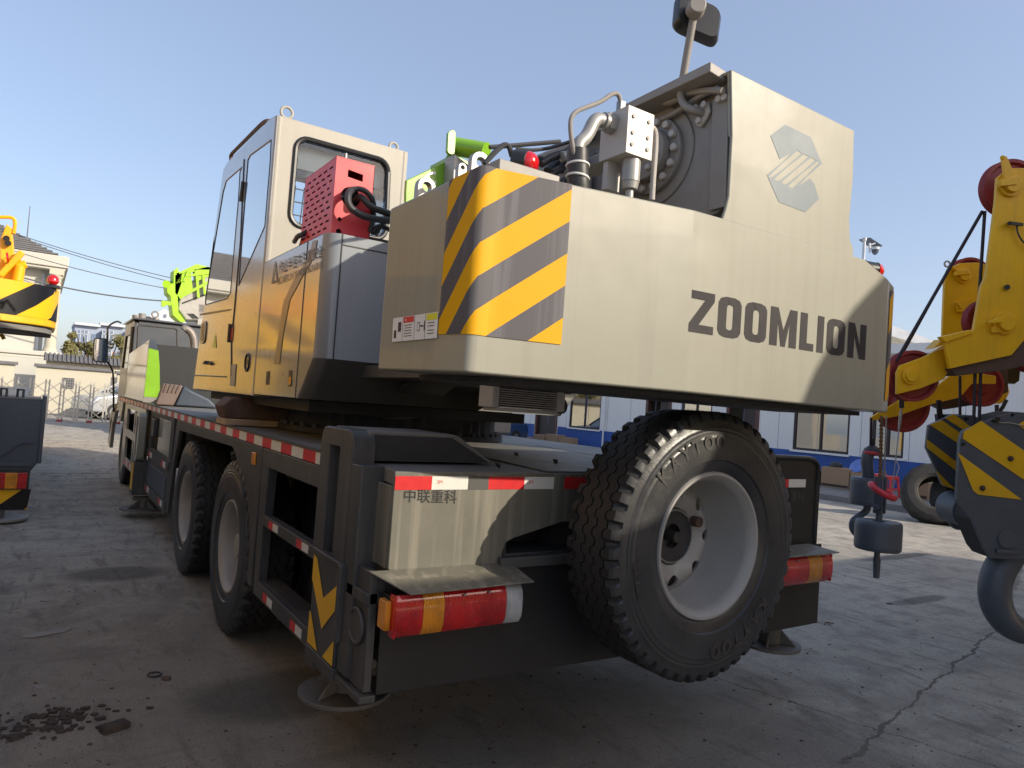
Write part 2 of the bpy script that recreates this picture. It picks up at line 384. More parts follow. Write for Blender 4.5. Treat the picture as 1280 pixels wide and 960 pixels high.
def thinglass(name, tint=(.8, .88, .9), refl=.06, rough=.02, glossy=(1, 1, 1)):
    mt, t, b = nt(name); t.nodes.remove(b)
    out = [n for n in t.nodes if n.type == 'OUTPUT_MATERIAL'][0]
    tr = N(t, 'ShaderNodeBsdfTransparent'); tr.inputs[0].default_value = (*tint, 1)
    gl = N(t, 'ShaderNodeBsdfGlossy'); gl.inputs['Roughness'].default_value = rough; gl.inputs[0].default_value = (*glossy, 1)
    lw = N(t, 'ShaderNodeLayerWeight'); lw.inputs[0].default_value = .35
    mx = N(t, 'ShaderNodeMixShader')
    fac = MA(t, 'ADD', MA(t, 'MULTIPLY', lw.outputs['Fresnel'], 1.0), refl)
    t.links.new(fac, mx.inputs[0]); t.links.new(tr.outputs[0], mx.inputs[1]); t.links.new(gl.outputs[0], mx.inputs[2]); t.links.new(mx.outputs[0], out.inputs[0])
    return mt
M['glass'] = thinglass('cab_glass', (.80, .90, .95), .42, .03)
M['rearglass'] = thinglass('rear_glass', (.90, .95, .97), -.02, .02)
M['bldglass'] = thinglass('window_glass', (.45, .5, .5), .35, .03)
# ------------------------------------------------------------------ light and sky
SUNV = V((.68, -1, .56)).normalized()      # towards the sun
elev = math.asin(SUNV.z); azi = math.atan2(SUNV.x, SUNV.y)
w = bpy.data.worlds.new('World'); sc.world = w; w.use_nodes = True; t = w.node_tree
sk = t.nodes.new('ShaderNodeTexSky'); sk.sky_type = 'NISHITA'; sk.sun_disc = False; sk.sun_elevation = elev; sk.sun_rotation = azi
sk.air_density = 1.0; sk.dust_density = 2.0; sk.ozone_density = 1.5
t.links.new(mixc(t, .42, mixc(t, 1.0, sk.outputs[0], (1.0, .92, .90), 'MULTIPLY'), (1.7, 2.1, 2.95)), t.nodes['Background'].inputs[0]); t.nodes['Background'].inputs[1].default_value = .138
sl = bpy.data.lights.new('sun', 'SUN'); sl.energy = 2.75; sl.angle = math.radians(.5); sl.color = (1, .90, .73)
so = bpy.data.objects.new('sun', sl); COL.objects.link(so); so.rotation_euler = SUNV.to_track_quat('Z', 'Y').to_euler()
sc.view_settings.view_transform = 'Standard'; sc.view_settings.look = 'None'; sc.view_settings.exposure = .90; sc.view_settings.gamma = 1
sc.cycles.max_bounces = 8; sc.cycles.transparent_max_bounces = 12; sc.cycles.use_denoising = True
sc.cycles.caustics_reflective = False; sc.cycles.caustics_refractive = False; sc.cycles.sample_clamp_indirect = 6
# ------------------------------------------------------------------ ground
def ground_mat(name, base, lines=()):
    mt, t, b = nt(name); P = pos(t)
    big = nz(t, P, .35, 5, .6, .5); mid = nz(t, P, 2.6, 8, .7, .3); fine = nz(t, P, 38, 5, .65); 
    strk = nz(t, pos(t, (9, 2.2, 1)), 1, 6, .65, .6)
    c = mixc(t, ramp(t, big, .35, .65), tuple(x*.82 for x in base), tuple(x*1.12 for x in base))
    c = mixc(t, MA(t, 'MULTIPLY', ramp(t, mid, .46, .62), .7), c, (.24, .215, .19))
    c = mixc(t, MA(t, 'MULTIPLY', ramp(t, strk, .54, .64), .7), c, (.17, .155, .14))
    c = mixc(t, MA(t, 'MULTIPLY', ramp(t, nz(t, P, 1.1, 7, .72, .8), .52, .66), .35), c, (.52, .50, .46))
    c = mixc(t, MA(t, 'MULTIPLY', ramp(t, fine, .38, .68), .5), c, tuple(x*.55 for x in base))
    c = mixc(t, MA(t, 'MULTIPLY', ramp(t, nz(t, P, 14, 5, .78, 1.0), .62, .67), .8), c, (.05, .044, .038))
    sx = N(t, 'ShaderNodeSeparateXYZ'); t.links.new(P, sx.inputs[0]); X, Y = sx.outputs[0], sx.outputs[1]
    h = MA(t, 'ADD', MA(t, 'MULTIPLY', mid, .6), MA(t, 'MULTIPLY', fine, .22))
    wob = MA(t, 'MULTIPLY', MA(t, 'SUBTRACT', nz(t, P, 3.5, 6, .7), .5), .16)
    for (p, q, wd, dk) in lines:
        p = V((p[0], p[1], 0)); q = V((q[0], q[1], 0)); d = (q-p); L = d.length; d.normalize(); n = V((-d.y, d.x, 0))
        al = MA(t, 'SUBTRACT', MA(t, 'ADD', MA(t, 'MULTIPLY', X, d.x), MA(t, 'MULTIPLY', Y, d.y)), p.dot(d))
        pe = MA(t, 'ABSOLUTE', MA(t, 'ADD', MA(t, 'SUBTRACT', MA(t, 'ADD', MA(t, 'MULTIPLY', X, n.x), MA(t, 'MULTIPLY', Y, n.y)), p.dot(n)), wob))
        near = MA(t, 'MULTIPLY', MA(t, 'LESS_THAN', MA(t, 'ABSOLUTE', MA(t, 'SUBTRACT', al, L/2)), L/2), 1)
        rough_w = MA(t, 'ADD', wd*.5, MA(t, 'MULTIPLY', MA(t, 'MAXIMUM', MA(t, 'SUBTRACT', nz(t, P, 5, 5, .7), .42), 0), wd*3.2))
        k = MA(t, 'MULTIPLY', near, MA(t, 'LESS_THAN', pe, rough_w))
        c = mixc(t, MA(t, 'MULTIPLY', k, dk), c, (.085, .072, .06)); h = MA(t, 'SUBTRACT', h, MA(t, 'MULTIPLY', k, .5*dk))
    gx = MA(t, 'DIVIDE', MA(t, 'SUBTRACT', X, .9), 3.6); gy_ = MA(t, 'DIVIDE', MA(t, 'SUBTRACT', Y, 2.6), 3.6)  # brown soil around the truck tail, with the deeper shade there mixed into its colour
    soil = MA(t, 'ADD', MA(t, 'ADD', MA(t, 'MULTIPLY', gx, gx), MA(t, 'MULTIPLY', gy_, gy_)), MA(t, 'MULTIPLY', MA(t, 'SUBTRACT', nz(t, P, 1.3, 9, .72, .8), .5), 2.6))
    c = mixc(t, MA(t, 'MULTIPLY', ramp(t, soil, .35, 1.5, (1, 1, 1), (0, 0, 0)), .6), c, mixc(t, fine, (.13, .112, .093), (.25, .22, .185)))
    gr = nz(t, P, 150, 3, .7)
    c = mixc(t, .8, c, mixc(t, ramp(t, gr, .36, .64), (.55, .55, .55), (1.2, 1.2, 1.2)), 'MULTIPLY')
    c = mixc(t, MA(t, 'MULTIPLY', ramp(t, nz(t, P, 26, 5, .8, .6), .60, .66), .65), c, (.07, .062, .054))
    c = mixc(t, MA(t, 'MULTIPLY', ramp(t, nz(t, P, 33, 4, .8), .66, .70), .6), c, (.55, .53, .49))
    trk = nz(t, pos(t, (.35, 5.5, 1)), 1, 6, .7, .3); c = mixc(t, MA(t, 'MULTIPLY', ramp(t, trk, .55, .66), .4), c, (.16, .145, .13))
    h = MA(t, 'ADD', h, MA(t, 'MULTIPLY', gr, .10))
    # oil stain with a shape of its own
    for (cx_, cy_, rx, ry) in ((.62, 6.25, .42, .26), (1.1, 3.55, .5, .35), (9.0, 4.6, .9, .12), (6.9, 3.3, .5, .10)):
        dx = MA(t, 'DIVIDE', MA(t, 'SUBTRACT', X, cx_), rx); dy = MA(t, 'DIVIDE', MA(t, 'SUBTRACT', Y, cy_), ry)
        rr = MA(t, 'ADD', MA(t, 'ADD', MA(t, 'MULTIPLY', dx, dx), MA(t, 'MULTIPLY', dy, dy)), MA(t, 'MULTIPLY', MA(t, 'SUBTRACT', mid, .5), 2.2))
        c = mixc(t, MA(t, 'MULTIPLY', ramp(t, rr, .4, 1.0, (1, 1, 1), (0, 0, 0)), .6), c, (.04, .036, .032))
    t.links.new(c, b.inputs['Base Color']); b.inputs['Roughness'].default_value = .88
    bm_ = N(t, 'ShaderNodeBump'); bm_.inputs['Strength'].default_value = 1; bm_.inputs['Distance'].default_value = .035
    t.links.new(h, bm_.inputs['Height']); t.links.new(bm_.outputs[0], b.inputs['Normal'])
    return mt
def L2(a, b, w_, dk): p = onz(*a, 0); q = onz(*b, 0); d = (q-p).normalized(); return (p, q+d*0, w_, dk)
lines = [L2((1050, 955), (1250, 783), .012, .8), L2((895, 848), (1275, 968), .006, .8), L2((560, 800), (895, 848), .006, .6), L2((50, 592), (150, 592), .03, .8), L2((1250, 783), (1279, 700), .03, .5), L2((100, 730), (225, 712), .004, .5)]
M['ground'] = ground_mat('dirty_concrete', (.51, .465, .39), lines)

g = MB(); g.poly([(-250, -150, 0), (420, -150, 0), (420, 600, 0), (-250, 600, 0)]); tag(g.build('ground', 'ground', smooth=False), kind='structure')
g = MB(); g.box(14.3, 18.55, -6, 40, -.2, .13); tag(g.build('pavement', 'curb', bevel=.015), kind='structure')

# ------------------------------------------------------------------ TRUCK CRANE
T = thing('truck_crane', (2.3, 7, 0), 'large beige and dark grey truck crane in the middle, spare wheel on its tail', 'truck crane')
# --- counterweight
ZB, ZT = 1.592, 2.19
outl = [(.892, 2.111), (.9455, 1.93), (.997, 1.755), (1.004, 1.743), (1.016, 1.736), (1.032, 1.7335), (1.06, 1.7355), (1.743, 1.606), (2.86, 1.559), (2.93, 1.57), (2.98, 1.62), (3.0, 1.72), (3.02, 2.11)]
ztop = [2.112, 2.148, 2.185, 2.19, 2.192, 2.192, 2.192, 2.195, 2.14, 2.12, 2.11, 2.11, 2.11]
mb = MB(); n = len(outl)
bi = mb.add([(x, y, ZB) for x, y in outl]); ti = mb.add([(x, y, z) for (x, y), z in zip(outl, ztop)])
xtra = mb.add([(2.70, 1.566, 2.195), (2.70, 1.566, ZB)])
for k in range(n-1):
    if k == 7:
        mb.f.append((bi+7, xtra+1, xtra, ti+7)); mb.f.append((xtra+1, bi+8, ti+8, xtra)); mb.m += [0, 0]
    else: mb.f.append((bi+k, bi+k+1, ti+k+1, ti+k)); mb.m.append(0)
mb.f.append((bi+n-1, bi, ti, ti+n-1)); mb.m.append(0)
mb.f.append(tuple([bi+k for k in range(8)]+[xtra+1]+[bi+k for k in range(8, n)])); mb.m.append(0)
mb.f.append(tuple([ti+k for k in range(8)]+[xtra]+[ti+k for k in range(8, n)])); mb.m.append(0)
CW = mb.build('counterweight', 'beige', T, bevel=.006, ang=50)
for e_ in CW.data.edges:
    if all(abs(CW.data.vertices[v].co.x-1.743) < .002 for v in e_.vertices): e_.use_edge_sharp = True
mb = MB()   # recessed lower skirt
mb.prism([(1.04, 2.11, 1.572), (1.14, 1.83, 1.572), (1.76, 1.70, 1.572), (2.88, 1.66, 1.572), (2.93, 2.1, 1.572)], (0, 0, .018))
mb.build('lower_skirt', 'dark', CW)
# cumulative length along the outline for the stripes
S = [0]
for a, b in zip(outl, outl[1:]): S.append(S[-1]+math.hypot(b[0]-a[0], b[1]-a[1]))
def on_outline(s, off=.003):
    for k in range(n-1):
        if s <= S[k+1] or k == n-2:
            u = (s-S[k])/(S[k+1]-S[k]); a, b = V((*outl[k], 0)), V((*outl[k+1], 0)); d = (b-a).normalized()
            return a.lerp(b, u)+V((d.y, -d.x, 0))*off
def s_of(px, py):   # arc position of a picture point on the counterweight skin
    best = None
    for k in range(n-1):
        a, b = V((*outl[k], 0)), V((*outl[k+1], 0)); d = (b-a).normalized(); nn = V((d.y, -d.x, 0))
        p = onp(px, py, a, nn); u = (p-a).dot(d)/(b-a).length
        if -.02 <= u <= 1.02:
            dd = (p-CAM).dot(Fw)
            if dd > 0 and (best is None or dd < best[2]): best = (S[k]+u*(b-a).length, p.z, dd)
    return best
A1 = s_of(620, 251); A2 = s_of(676, 220); sA = s_of(562, 235)[0]; sB = s_of(714, 242)[0]
slope = (A2[1]-A1[1])/(A2[0]-A1[0])
r1 = s_of(713, 276); r2 = s_of(707, 356); PER = abs(r1[1]-r2[1]); zl0 = s_of(552, 422); zl1 = s_of(703, 431)
print('stripe', A1, A2, slope, PER, sA, sB, zl0, zl1)
slope = .73
M['stripe'] = stripes('counterweight_hazard_stripes', (.72, .36, .0), (.095, .09, .098), -slope/PER, 1/PER, -(r1[1]-slope*r1[0])/PER, .5)
mb = MB(); ss = sorted([sA, sB]+[s for s in S if sA < s < sB]+[sA+(sB-sA)*k/12 for k in range(1, 12)])
zl = zl1[1]; idx = []
for s in ss:
    p = on_outline(s); kz = max(i for i in range(n) if S[i] <= s); uz = (s-S[kz])/(S[kz+1]-S[kz]); zt = ztop[kz]*(1-uz)+ztop[kz+1]*uz-.002
    i = mb.add([(p.x, p.y, zl), (p.x, p.y, zt)]); sc_ = S[4]; su = s if s > sc_ else sc_-(sc_-s)*2.3; mb.uv[i] = (su, zl); mb.uv[i+1] = (su, zt); idx.append(i)
for a, b in zip(idx, idx[1:]): mb.f.append((a, b, b+1, a+1)); mb.m.append(0)
mb.build('hazard_stripes', 'stripe', CW, ang=60)
# right end chamfer stripes
mb = MB(); idx = []
for k, s in enumerate([S[8]+.03, S[9]+.005, S[10], S[11]]):
    p = on_outline(s); i = mb.add([(p.x, p.y, 1.64), (p.x, p.y, 2.10)]); mb.uv[i] = (-s, 1.62); mb.uv[i+1] = (-s, 2.11); idx.append(i)
for a, b in zip(idx, idx[1:]): mb.f.append((a, b, b+1, a+1)); mb.m.append(0)
mb.build('end_hazard_stripes', stripes('end_stripes', (.72, .36, .0), (.095, .09, .098), 3.2, 3.2, .2), CW, ang=60)
# lettering
PD, PE = V((1.743, 1.606, 0)), V((2.86, 1.559, 0)); BN = V(((PE-PD).y, -(PE-PD).x, 0)).normalized(); POFF = PD+BN*.001
TL, TR, BL, BR = [onp(*q, POFF, BN) for q in ((864, 358), (1083.5, 410), (860, 411), (1080, 452.5))]
zt_, zb_ = (TL.z+TR.z)/2, (BL.z+BR.z)/2; TL.z = TR.z = zt_; BL.z = BR.z = zb_; BL.x = TL.x; BL.y = TL.y; BR.x = TR.x; BR.y = TR.y
mb = MB(); letters(mb, 'ZOOMLION', quadmap(TL, TR, BL, BR), [1.0, 1.0, 1.0, 1.3, .72, .34, 1.0, 1.05], .17, .36)
mb.build('lettering', 'letter', CW, smooth=False, recalc=False)
# warning sticker on the left flank
A_, B_ = V((.892, 2.111, 0)), V((.997, 1.755, 0)); d = (B_-A_).normalized(); SN = V((d.y, -d.x, 0)); SO = A_+SN*.0045
f = quadmap(*[onp(*q, SO, SN) for q in ((491.5, 398), (548, 389.5), (490, 427.5), (546, 422.5))])
def sheet(mb, f, u0, u1, v0, v1, m=0, off=V((0, 0, 0))):
    mb.poly([f(u0, v0)+off, f(u1, v0)+off, f(u1, v1)+off, f(u0, v1)+off], m)
mb = MB(); sheet(mb, f, 0, 1, 0, 1, 0); o1 = SN*.0008
for u0, u1, v0, v1, mm in ((.25, .48, .74, .98, 1), (.76, .99, .72, .97, 2), (.13, .2, .4, .8, 3), (.04, .09, .15, .48, 3), (.71, .735, .35, .72, 3), (.56, .62, .35, .7, 4), (.57, .61, .38, .67, 0), (.63, .70, .5, .56, 3), (.29, .31, .8, .9, 0)):
    sheet(mb, f, u0, u1, v0, v1, mm, o1 if (u0, v0) != (.57, .38) else o1*1.5)
for k in range(5): sheet(mb, f, .27, .44, .62-.11*k, .65-.11*k, 4, o1)
for k in range(4): sheet(mb, f, .79, .93, .6-.12*k-(.05 if k > 1 else 0), .63-.12*k-(.05 if k > 1 else 0), 4, o1)
for u in (.235, .5, .735): sheet(mb, f, u-.003, u+.003, .02, .98, 4, o1)
mb.build('warning_sticker', ['white', 'red', 'yellowsticker', 'rust', 'fadeletter'], CW, smooth=False)
# --- rear panel with emblem (winch guard)
pp = lambda q, o=0: onp(*q, POFF+BN*o, BN)
pan = [(914, 86.5), (1068, 163), (1066.5, 225), (1062, 275), (1063, 300), (1067, 310), (1067, 322), (900, 271), (907, 262), (911, 245), (915, 170)]
P3 = [pp(q, -.006) for q in pan]
for k in (6, 7): P3[k].z -= .04
mb = MB(); mb.prism(P3, -BN*.012)
mb.prism([P3[0]+V((0, 0, 0)), P3[0]+V((.012, 0, 0)), P3[10]+V((.012, 0, 0)), P3[10]], -BN*.02)
mb.prism([P3[0]+V((0, .012, -.012)), P3[1]+V((0, .012, -.012)), P3[1]+V((0, .012, 0)), P3[0]+V((0, .012, 0))], V((0, .9, .0)))   # roof sheet
GP = mb.build('rear_guard_panel', 'beige', T, bevel=.004)
TLp, TRp = P3[0], P3[1]
E = [(982, 156), (1013.5, 171.5), (1027, 203), (1000, 219.5), (1021.5, 201), (1013, 196), (1009, 201)]
# emblem pieces (picture px)
top = [(981.5, 155.5), (1013.5, 171.5), (1026.5, 203), (1008, 222), (1012, 205), (994, 218), (1003, 197), (986, 208), (991.5, 192), (974, 199), (963, 169)]
zpx = lambda x, y: (840+x/4, 80+y/4)
upper = [zpx(*q) for q in ((566, 303), (696, 366), (747, 492), (712, 507), (606, 625), (722, 483), (694, 468), (575, 605), (690, 463), (655, 450), (540, 590), (652, 448), (622, 430), (503, 572), (478, 560), (608, 430), (540, 476), (493, 358))]
lower = [zpx(*q) for q in ((478, 560), (500, 572), (540, 590), (575, 607), (606, 627), (690, 573), (712, 600), (735, 675), (668, 741), (535, 690))]
mb = MB()
def tess_add(mb, pts, m=0):
    for tt in tessellate_polygon([pts]): mb.poly([pts[i] for i in tt], m)
tess_add(mb, [pp(zpx(*q), -.0049) for q in ((566, 303), (696, 366), (747, 492), (722, 483), (694, 465), (655, 449), (624, 430), (540, 476), (493, 358))])
tess_add(mb, [pp(q, -.0049) for q in lower])
for a, b in (((624, 428), (478, 560)), ((655, 448), (502, 574)), ((692, 463), (540, 590)), ((726, 481), (575, 607)), ((747, 492), (606, 627))):
    d = V((b[0]-a[0], b[1]-a[1], 0)); nn = V((-d.y, d.x, 0)).normalized()*7
    mid = ((a[0]+b[0])/2, (a[1]+b[1])/2); mm = 2.2
    tess_add(mb, [pp(zpx(*q), -.0052) for q in ((a[0]+nn.x, a[1]+nn.y), (mid[0]+nn.x/7*mm, mid[1]+nn.y/7*mm), (b[0]+nn.x, b[1]+nn.y), (b[0]-nn.x, b[1]-nn.y), (mid[0]-nn.x/7*mm, mid[1]-nn.y/7*mm), (a[0]-nn.x, a[1]-nn.y))])
mb.build('emblem', 'logo', GP, smooth=False)
# --- winch behind the guard
XW = TLp.x+.035; YW = TLp.y
mb = MB()
wx = lambda q: onx(*q, XW)
plate(mb, [wx(q) for q in ((913, 100), (908, 250), (897, 266), (880, 272), (760, 272), (735, 200), (800, 152), (860, 118))], [], (.02, 0, 0))
WN = mb.build('winch_side_plate', 'winch', T, bevel=.003)
zr = TLp.z-.02
mb = MB(); a, b = wx((912, 92)), wx((805, 142)); mb.prism([a, a+V((0, 0, -.035)), b+V((0, 0, -.03)), b], (-.10, 0, .01)); mb.prism([a, b, b+V((.6, 0, 0)), a+V((.6, 0, 0))], (0, 0, .01))
mb.build('roof_flange', 'winch', WN, bevel=.003)
mb = MB(); c = wx((821, 198)); mb.cyl(c, c+V((-.008, 0, 0)), .19, n=48); mb.cyl(c+V((-.008, 0, 0)), c+V((-.03, 0, 0)), .145, n=40)
mb.cyl(c+V((-.03, 0, 0)), c+V((-.07, 0, 0)), .10, n=32)
mb.build('winch_motor_flange', 'winch', WN, bevel=.004)
for k in range(14):
    a = 2*math.pi*k/14; q = c+V((-.03, .125*math.cos(a), .125*math.sin(a)))
    MB().cyl(q, q+V((-.018, 0, 0)), .0155, n=6).build('bolt', 'winchlight', WN, bevel=.003)
for k in range(8):
    a = 2*math.pi*k/8+.3; q = c+V((-.07, .07*math.cos(a), .07*math.sin(a)))
    MB().cyl(q, q+V((-.014, 0, 0)), .012, n=6).build('bolt', 'winchlight', WN, bevel=.003)
mb = MB(); mb.cyl(V((XW+.03, c.y, c.z)), V((XW+.6, c.y, c.z)), .22, n=40); mb.build('winch_drum', 'winch', T)
# wires along the top
mb = MB(); yy = lambda q, x=-.04: wx(q)+V((x, 0, 0))
mb.tube([yy(q) for q in ((913, 118), (893, 117), (862, 122), (843, 128), (838, 133), (850, 131), (862, 126))], .012, smooth=2)
mb.tube([yy(q, -.03) for q in ((905, 113), (880, 124), (858, 140), (835, 152), (812, 160))], .010, smooth=2)
mb.build('wiring', 'winch', WN)
# edge strip bolts
mb = MB(); mb.bar(wx((904, 122))+V((-.01, 0, 0)), wx((899, 262))+V((-.01, 0, 0)), .07, .01, up=(1, 0, 0)); mb.build('edge_strip', 'winch', WN, bevel=.002)
for q in ((904, 126), (911, 124)):
    p = wx(q)+V((-.015, 0, 0)); MB().cyl(p, p+V((-.015, 0, 0)), .013, n=6).build('bolt', 'winchlight', WN)
# --- hydraulic valve block
YB = 1.76
by = lambda q, Y=YB: ony(*q, Y)
p1, p2, p3, p4 = by((786, 135)), by((813, 138)), by((813, 197)), by((790, 196))
x0, x1 = p1.x, p2.x+.02; z0, z1 = (p3.z+p4.z)/2-.0, (p1.z+p2.z)/2
dy = onx(752, 150, x0).y-YB
mb = MB(); mb.box(x0, x1, YB, YB+dy, z0, z1); mb.box(x0+.01, x1-.05, YB+.10, YB+dy*.9, z0-.10, z0-.001); mb.box(x0, x1-.03, YB+dy, YB+dy+.15, z0+.0, z1-.16)
HV = mb.build('hydraulic_valve_block', 'winchlight', T, bevel=.005)
for u in (.2, .8):
    for v in (.2, .45, .8):
        p = V((x0+(x1-x0)*u, YB, z0+(z1-z0)*v)); MB().cyl(p, p+V((0, -.005, 0)), .007, n=8).build('bolt', 'winch', HV)
mb = MB(); q = V(((x0+x1)/2+.005, YB+.04, z0)); mb.cyl(q, q+V((0, 0, -.08)), .032); mb.cyl(q+V((0, 0, -.07)), q+V((0, 0, -.105)), .032, .026); mb.cyl(q+V((0, 0, -.105)), q+V((0, 0, -.15)), .014)
mb.build('relief_valve', 'silver', HV, bevel=.002)
mb = MB(); q = V((x0, YB+dy*.55, z0+(z1-z0)*.72)); mb.cyl(q, q+V((-.03, 0, 0)), .035, n=6); mb.cyl(q+V((-.03, 0, 0)), q+V((-.045, 0, 0)), .03)
e0 = by((745, 163), YB+dy*.55); e1 = by((722, 180), YB+dy*.6); e2 = by((722, 240), YB+dy*.6)
mb.tube([q+V((-.04, 0, 0)), q+V((-.08, 0, 0)), e0.lerp(e1, .5), e1, e1.lerp(e2, .25)], .023, 12, smooth=2); mb.build('elbow_fitting', 'silver', HV)
mb = MB(); mb.tube([e1.lerp(e2, .12), e1.lerp(e2, .5)+V((0, 0, 0)), e2+V((.01, 0, -.03)), e2+V((.08, .1, -.06))], .036, 14, smooth=2); mb.build('thick_hose', 'hose', HV)
mb = MB(); mb.ring(e1.lerp(e2, .45), (0, .1, 1), .037, .004); mb.ring(e1.lerp(e2, .7), (.1, 0, 1), .037, .004); mb.build('hose_tie', 'white', HV)
pts = [by(q, YB+dy*.5) for q in ((776, 139), (776, 128), (773, 117), (765, 117), (752, 127), (733, 134), (720, 139), (713, 148), (713, 165), (716, 185), (720, 200))]
MB().tube(pts, .008, 10, smooth=2).build('bent_steel_pipe', 'winch', HV)
MB().cyl(pts[0]+V((0, 0, -.03)), pts[0]+V((0, 0, .03)), .018, n=6).build('pipe_nut', 'steel', HV)
mb = MB(); mb.tube([by(q, YB+.03) for q in ((812, 158), (819, 162), (820, 180), (817, 215), (815, 250))], .010, 10, smooth=2); mb.build('drain_pipe', 'winchlight', HV)
# gear motor mass under the block
mb = MB()
b0 = by((748, 200), 2.15); mb.box(b0.x, b0.x+.16, 2.08, 2.4, 2.1, b0.z+.03); b1 = by((795, 215), 2.2)
mb.cyl(V((b0.x+.10, 2.32, b1.z)), V((XW, 2.32, b1.z)), .085, n=32)
mb.box(b0.x-.12, b0.x-.02, 2.15, 2.35, 2.1, b0.z-.05); mb.box(b0.x-.02, b0.x+.3, 2.3, 2.6, 2.1, b0.z+.12)
GM = mb.build('winch_motor', 'winch', T, bevel=.01)
for q in ((765, 205), (768, 220), (712, 208)):
    p = by(q, 2.06); MB().cyl(p, p+V((0, -.02, 0)), .016, n=8).build('bolt', 'winchlight', GM, bevel=.002)
mb = MB()
mb.tube([by(q, 2.3) for q in ((685, 215), (700, 200), (712, 190), (722, 178), (740, 170))], .022, 10, smooth=2)
mb.tube([by(q, 2.25) for q in ((690, 238), (700, 225), (706, 205), (704, 192))], .014, 10, smooth=2)
mb.tube([by(q, 2.2) for q in ((700, 240), (705, 222), (712, 232), (730, 240))], .013, 10, smooth=2)
mb.tube([by(q, 2.2) for q in ((715, 240), (728, 225), (736, 236), (760, 243))], .018, 10, smooth=2)
mb.tube([by(q, 2.15) for q in ((770, 232), (782, 238), (795, 236), (805, 245))], .016, 10, smooth=2)
mb.build('hydraulic_hoses', 'hose', T)
mb = MB()
for pts_, rr in ((((676, 205), (690, 196), (705, 192), (722, 186)), .016), (((690, 214), (702, 208), (716, 206), (728, 200)), .010), (((684, 228), (694, 214), (708, 212), (712, 224), (706, 236)), .012), (((726, 236), (734, 226), (748, 230), (756, 240)), .012), (((646, 186), (664, 188), (684, 186), (716, 176)), .007), (((640, 190), (668, 196), (690, 200)), .008)):
    mb.tube([by(q, 2.22) for q in pts_], rr, 8, smooth=2)
mb.build('cable_run', 'hose', T)
mb = MB(); a = by((702, 196), 2.2); mb.cyl(a, a+V((.07, 0, .02)), .022, n=8); a = by((714, 214), 2.18); mb.box(a.x, a.x+.07, 2.18, 2.26, a.z-.05, a.z+.04); mb.cyl(a+V((.035, -.01, .0)), a+V((.035, -.025, 0)), .014, n=6); mb.build('hose_union', 'silver', T, bevel=.003)
mb = MB(); a, b = by((676, 204), 2.6), by((790, 165), 2.6); mb.bar(a, b, .05, .06); a, b = by((678, 198), 2.9), by((762, 158), 2.9); mb.prism([a, b, b+V((0, 0, .02)), a+V((0, 0, .02))], (0, .6, 0))
mb.cyl(by((690, 210), 2.35), by((722, 190), 2.35), .03); mb.build('winch_frame_beam', 'winch', T, bevel=.004)
mb = MB(); mb.lathe([(0, .0), (0, .42), (.02, .42), (.02, 0)], by((840, 205), 2.75), (1, 0, 0), 40); mb.build('drum_flange', 'winch', T)
# --- bracket, warning lamp on the counterweight
zt = 2.196
c0 = V((1.04, 1.80, zt)); mb = MB()
q1 = onz(624, 208, zt+.03); q2 = onz(690, 226, zt+.03)
mb.box(1.10, 1.33, 1.80, 2.05, zt, zt+.055); BK = mb.build('lamp_bracket', 'winch', T, bevel=.003)
lp = ony(662, 205, 1.93)
mb = MB(); mb.cyl(V((lp.x+.01, 1.93, zt+.055)), V((lp.x+.01, 1.93, zt+.085)), .05, .035); mb.cyl(V((lp.x-.035, 1.97, zt+.125)), V((lp.x-.005, 1.93, zt+.12)), .043, .040, 24)
LM = mb.build('marker_lamp', 'black', T, bevel=.003)
M['redlens'] = paint('red_lens', (.55, .005, .01), .18, 0, .15, 25, coat=.8)
M['amberlens'] = paint('amber_lens', (.80, .30, .01), .2, 0, .12, 25, coat=.8)
M['clearlens'] = paint('clear_lens', (.55, .57, .58), .15, 0, .2, 30, coat=.8)
d = (V((.03, -.04, -.005))).normalized(); cc = V((lp.x-.005, 1.93, zt+.12))
mb = MB(); mb.lathe([(0, .039), (.012, .037), (.024, .030), (.032, .018), (.035, 0.001)], cc, d, 24); mb.build('red_lens', 'redlens', LM)
mb = MB(); mb.tube([ony(*q, 2.0) for q in ((606, 205), (612, 197), (628, 181), (636, 181), (640, 196))], .009, smooth=2)
mb.tube([ony(*q, 2.6) for q in ((612, 184), (640, 182), (700, 177))], .010, 8)
mb.build('lamp_cable', 'hose', BK)
# far right marker lamp
mb = MB(); q = onz(1095, 336, 2.17); q = ony(1094, 338, 1.75); mb.cyl(q+V((-.05, .02, -.06)), q+V((-.03, .01, 0)), .035); mb.cyl(q+V((-.06, .03, .0)), q, .04, .035); lm2 = mb.build('marker_lamp', 'black', T)
mb = MB(); mb.lathe([(0, .037), (.02, .03), (.035, .015), (.04, .001)], q, (.9, -.45, -.1), 20); mb.build('red_lens', 'redlens', lm2)
# lifting lugs
def lug(px0, px1, pyt, pyb, Y, hole=True, mat='silver'):
    a = ony(px0, pyb, Y); b = ony(px1, pyt, Y); x0, x1, z0, z1 = a.x, b.x, a.z, b.z; r = (x1-x0)/2; cx_ = (x0+x1)/2
    o = [V((x0, Y, z0-.05)), V((x1, Y, z0-.05))]+[V((cx_+r*math.cos(math.pi*k/10), Y, z1-r+r*math.sin(math.pi*k/10))) for k in range(11)]
    mb = MB(); plate(mb, o, [circ((cx_, Y, z1-r), (1, 0, 0), (0, 0, 1), r*.48)] if hole else [], (0, .03, 0)); return mb.build('lifting_lug', mat, T, bevel=.003)
lug(521, 546, 224, 252, 2.25); lug(588, 614, 193, 222, 2.35); lug(572, 584, 205, 228, 2.6)
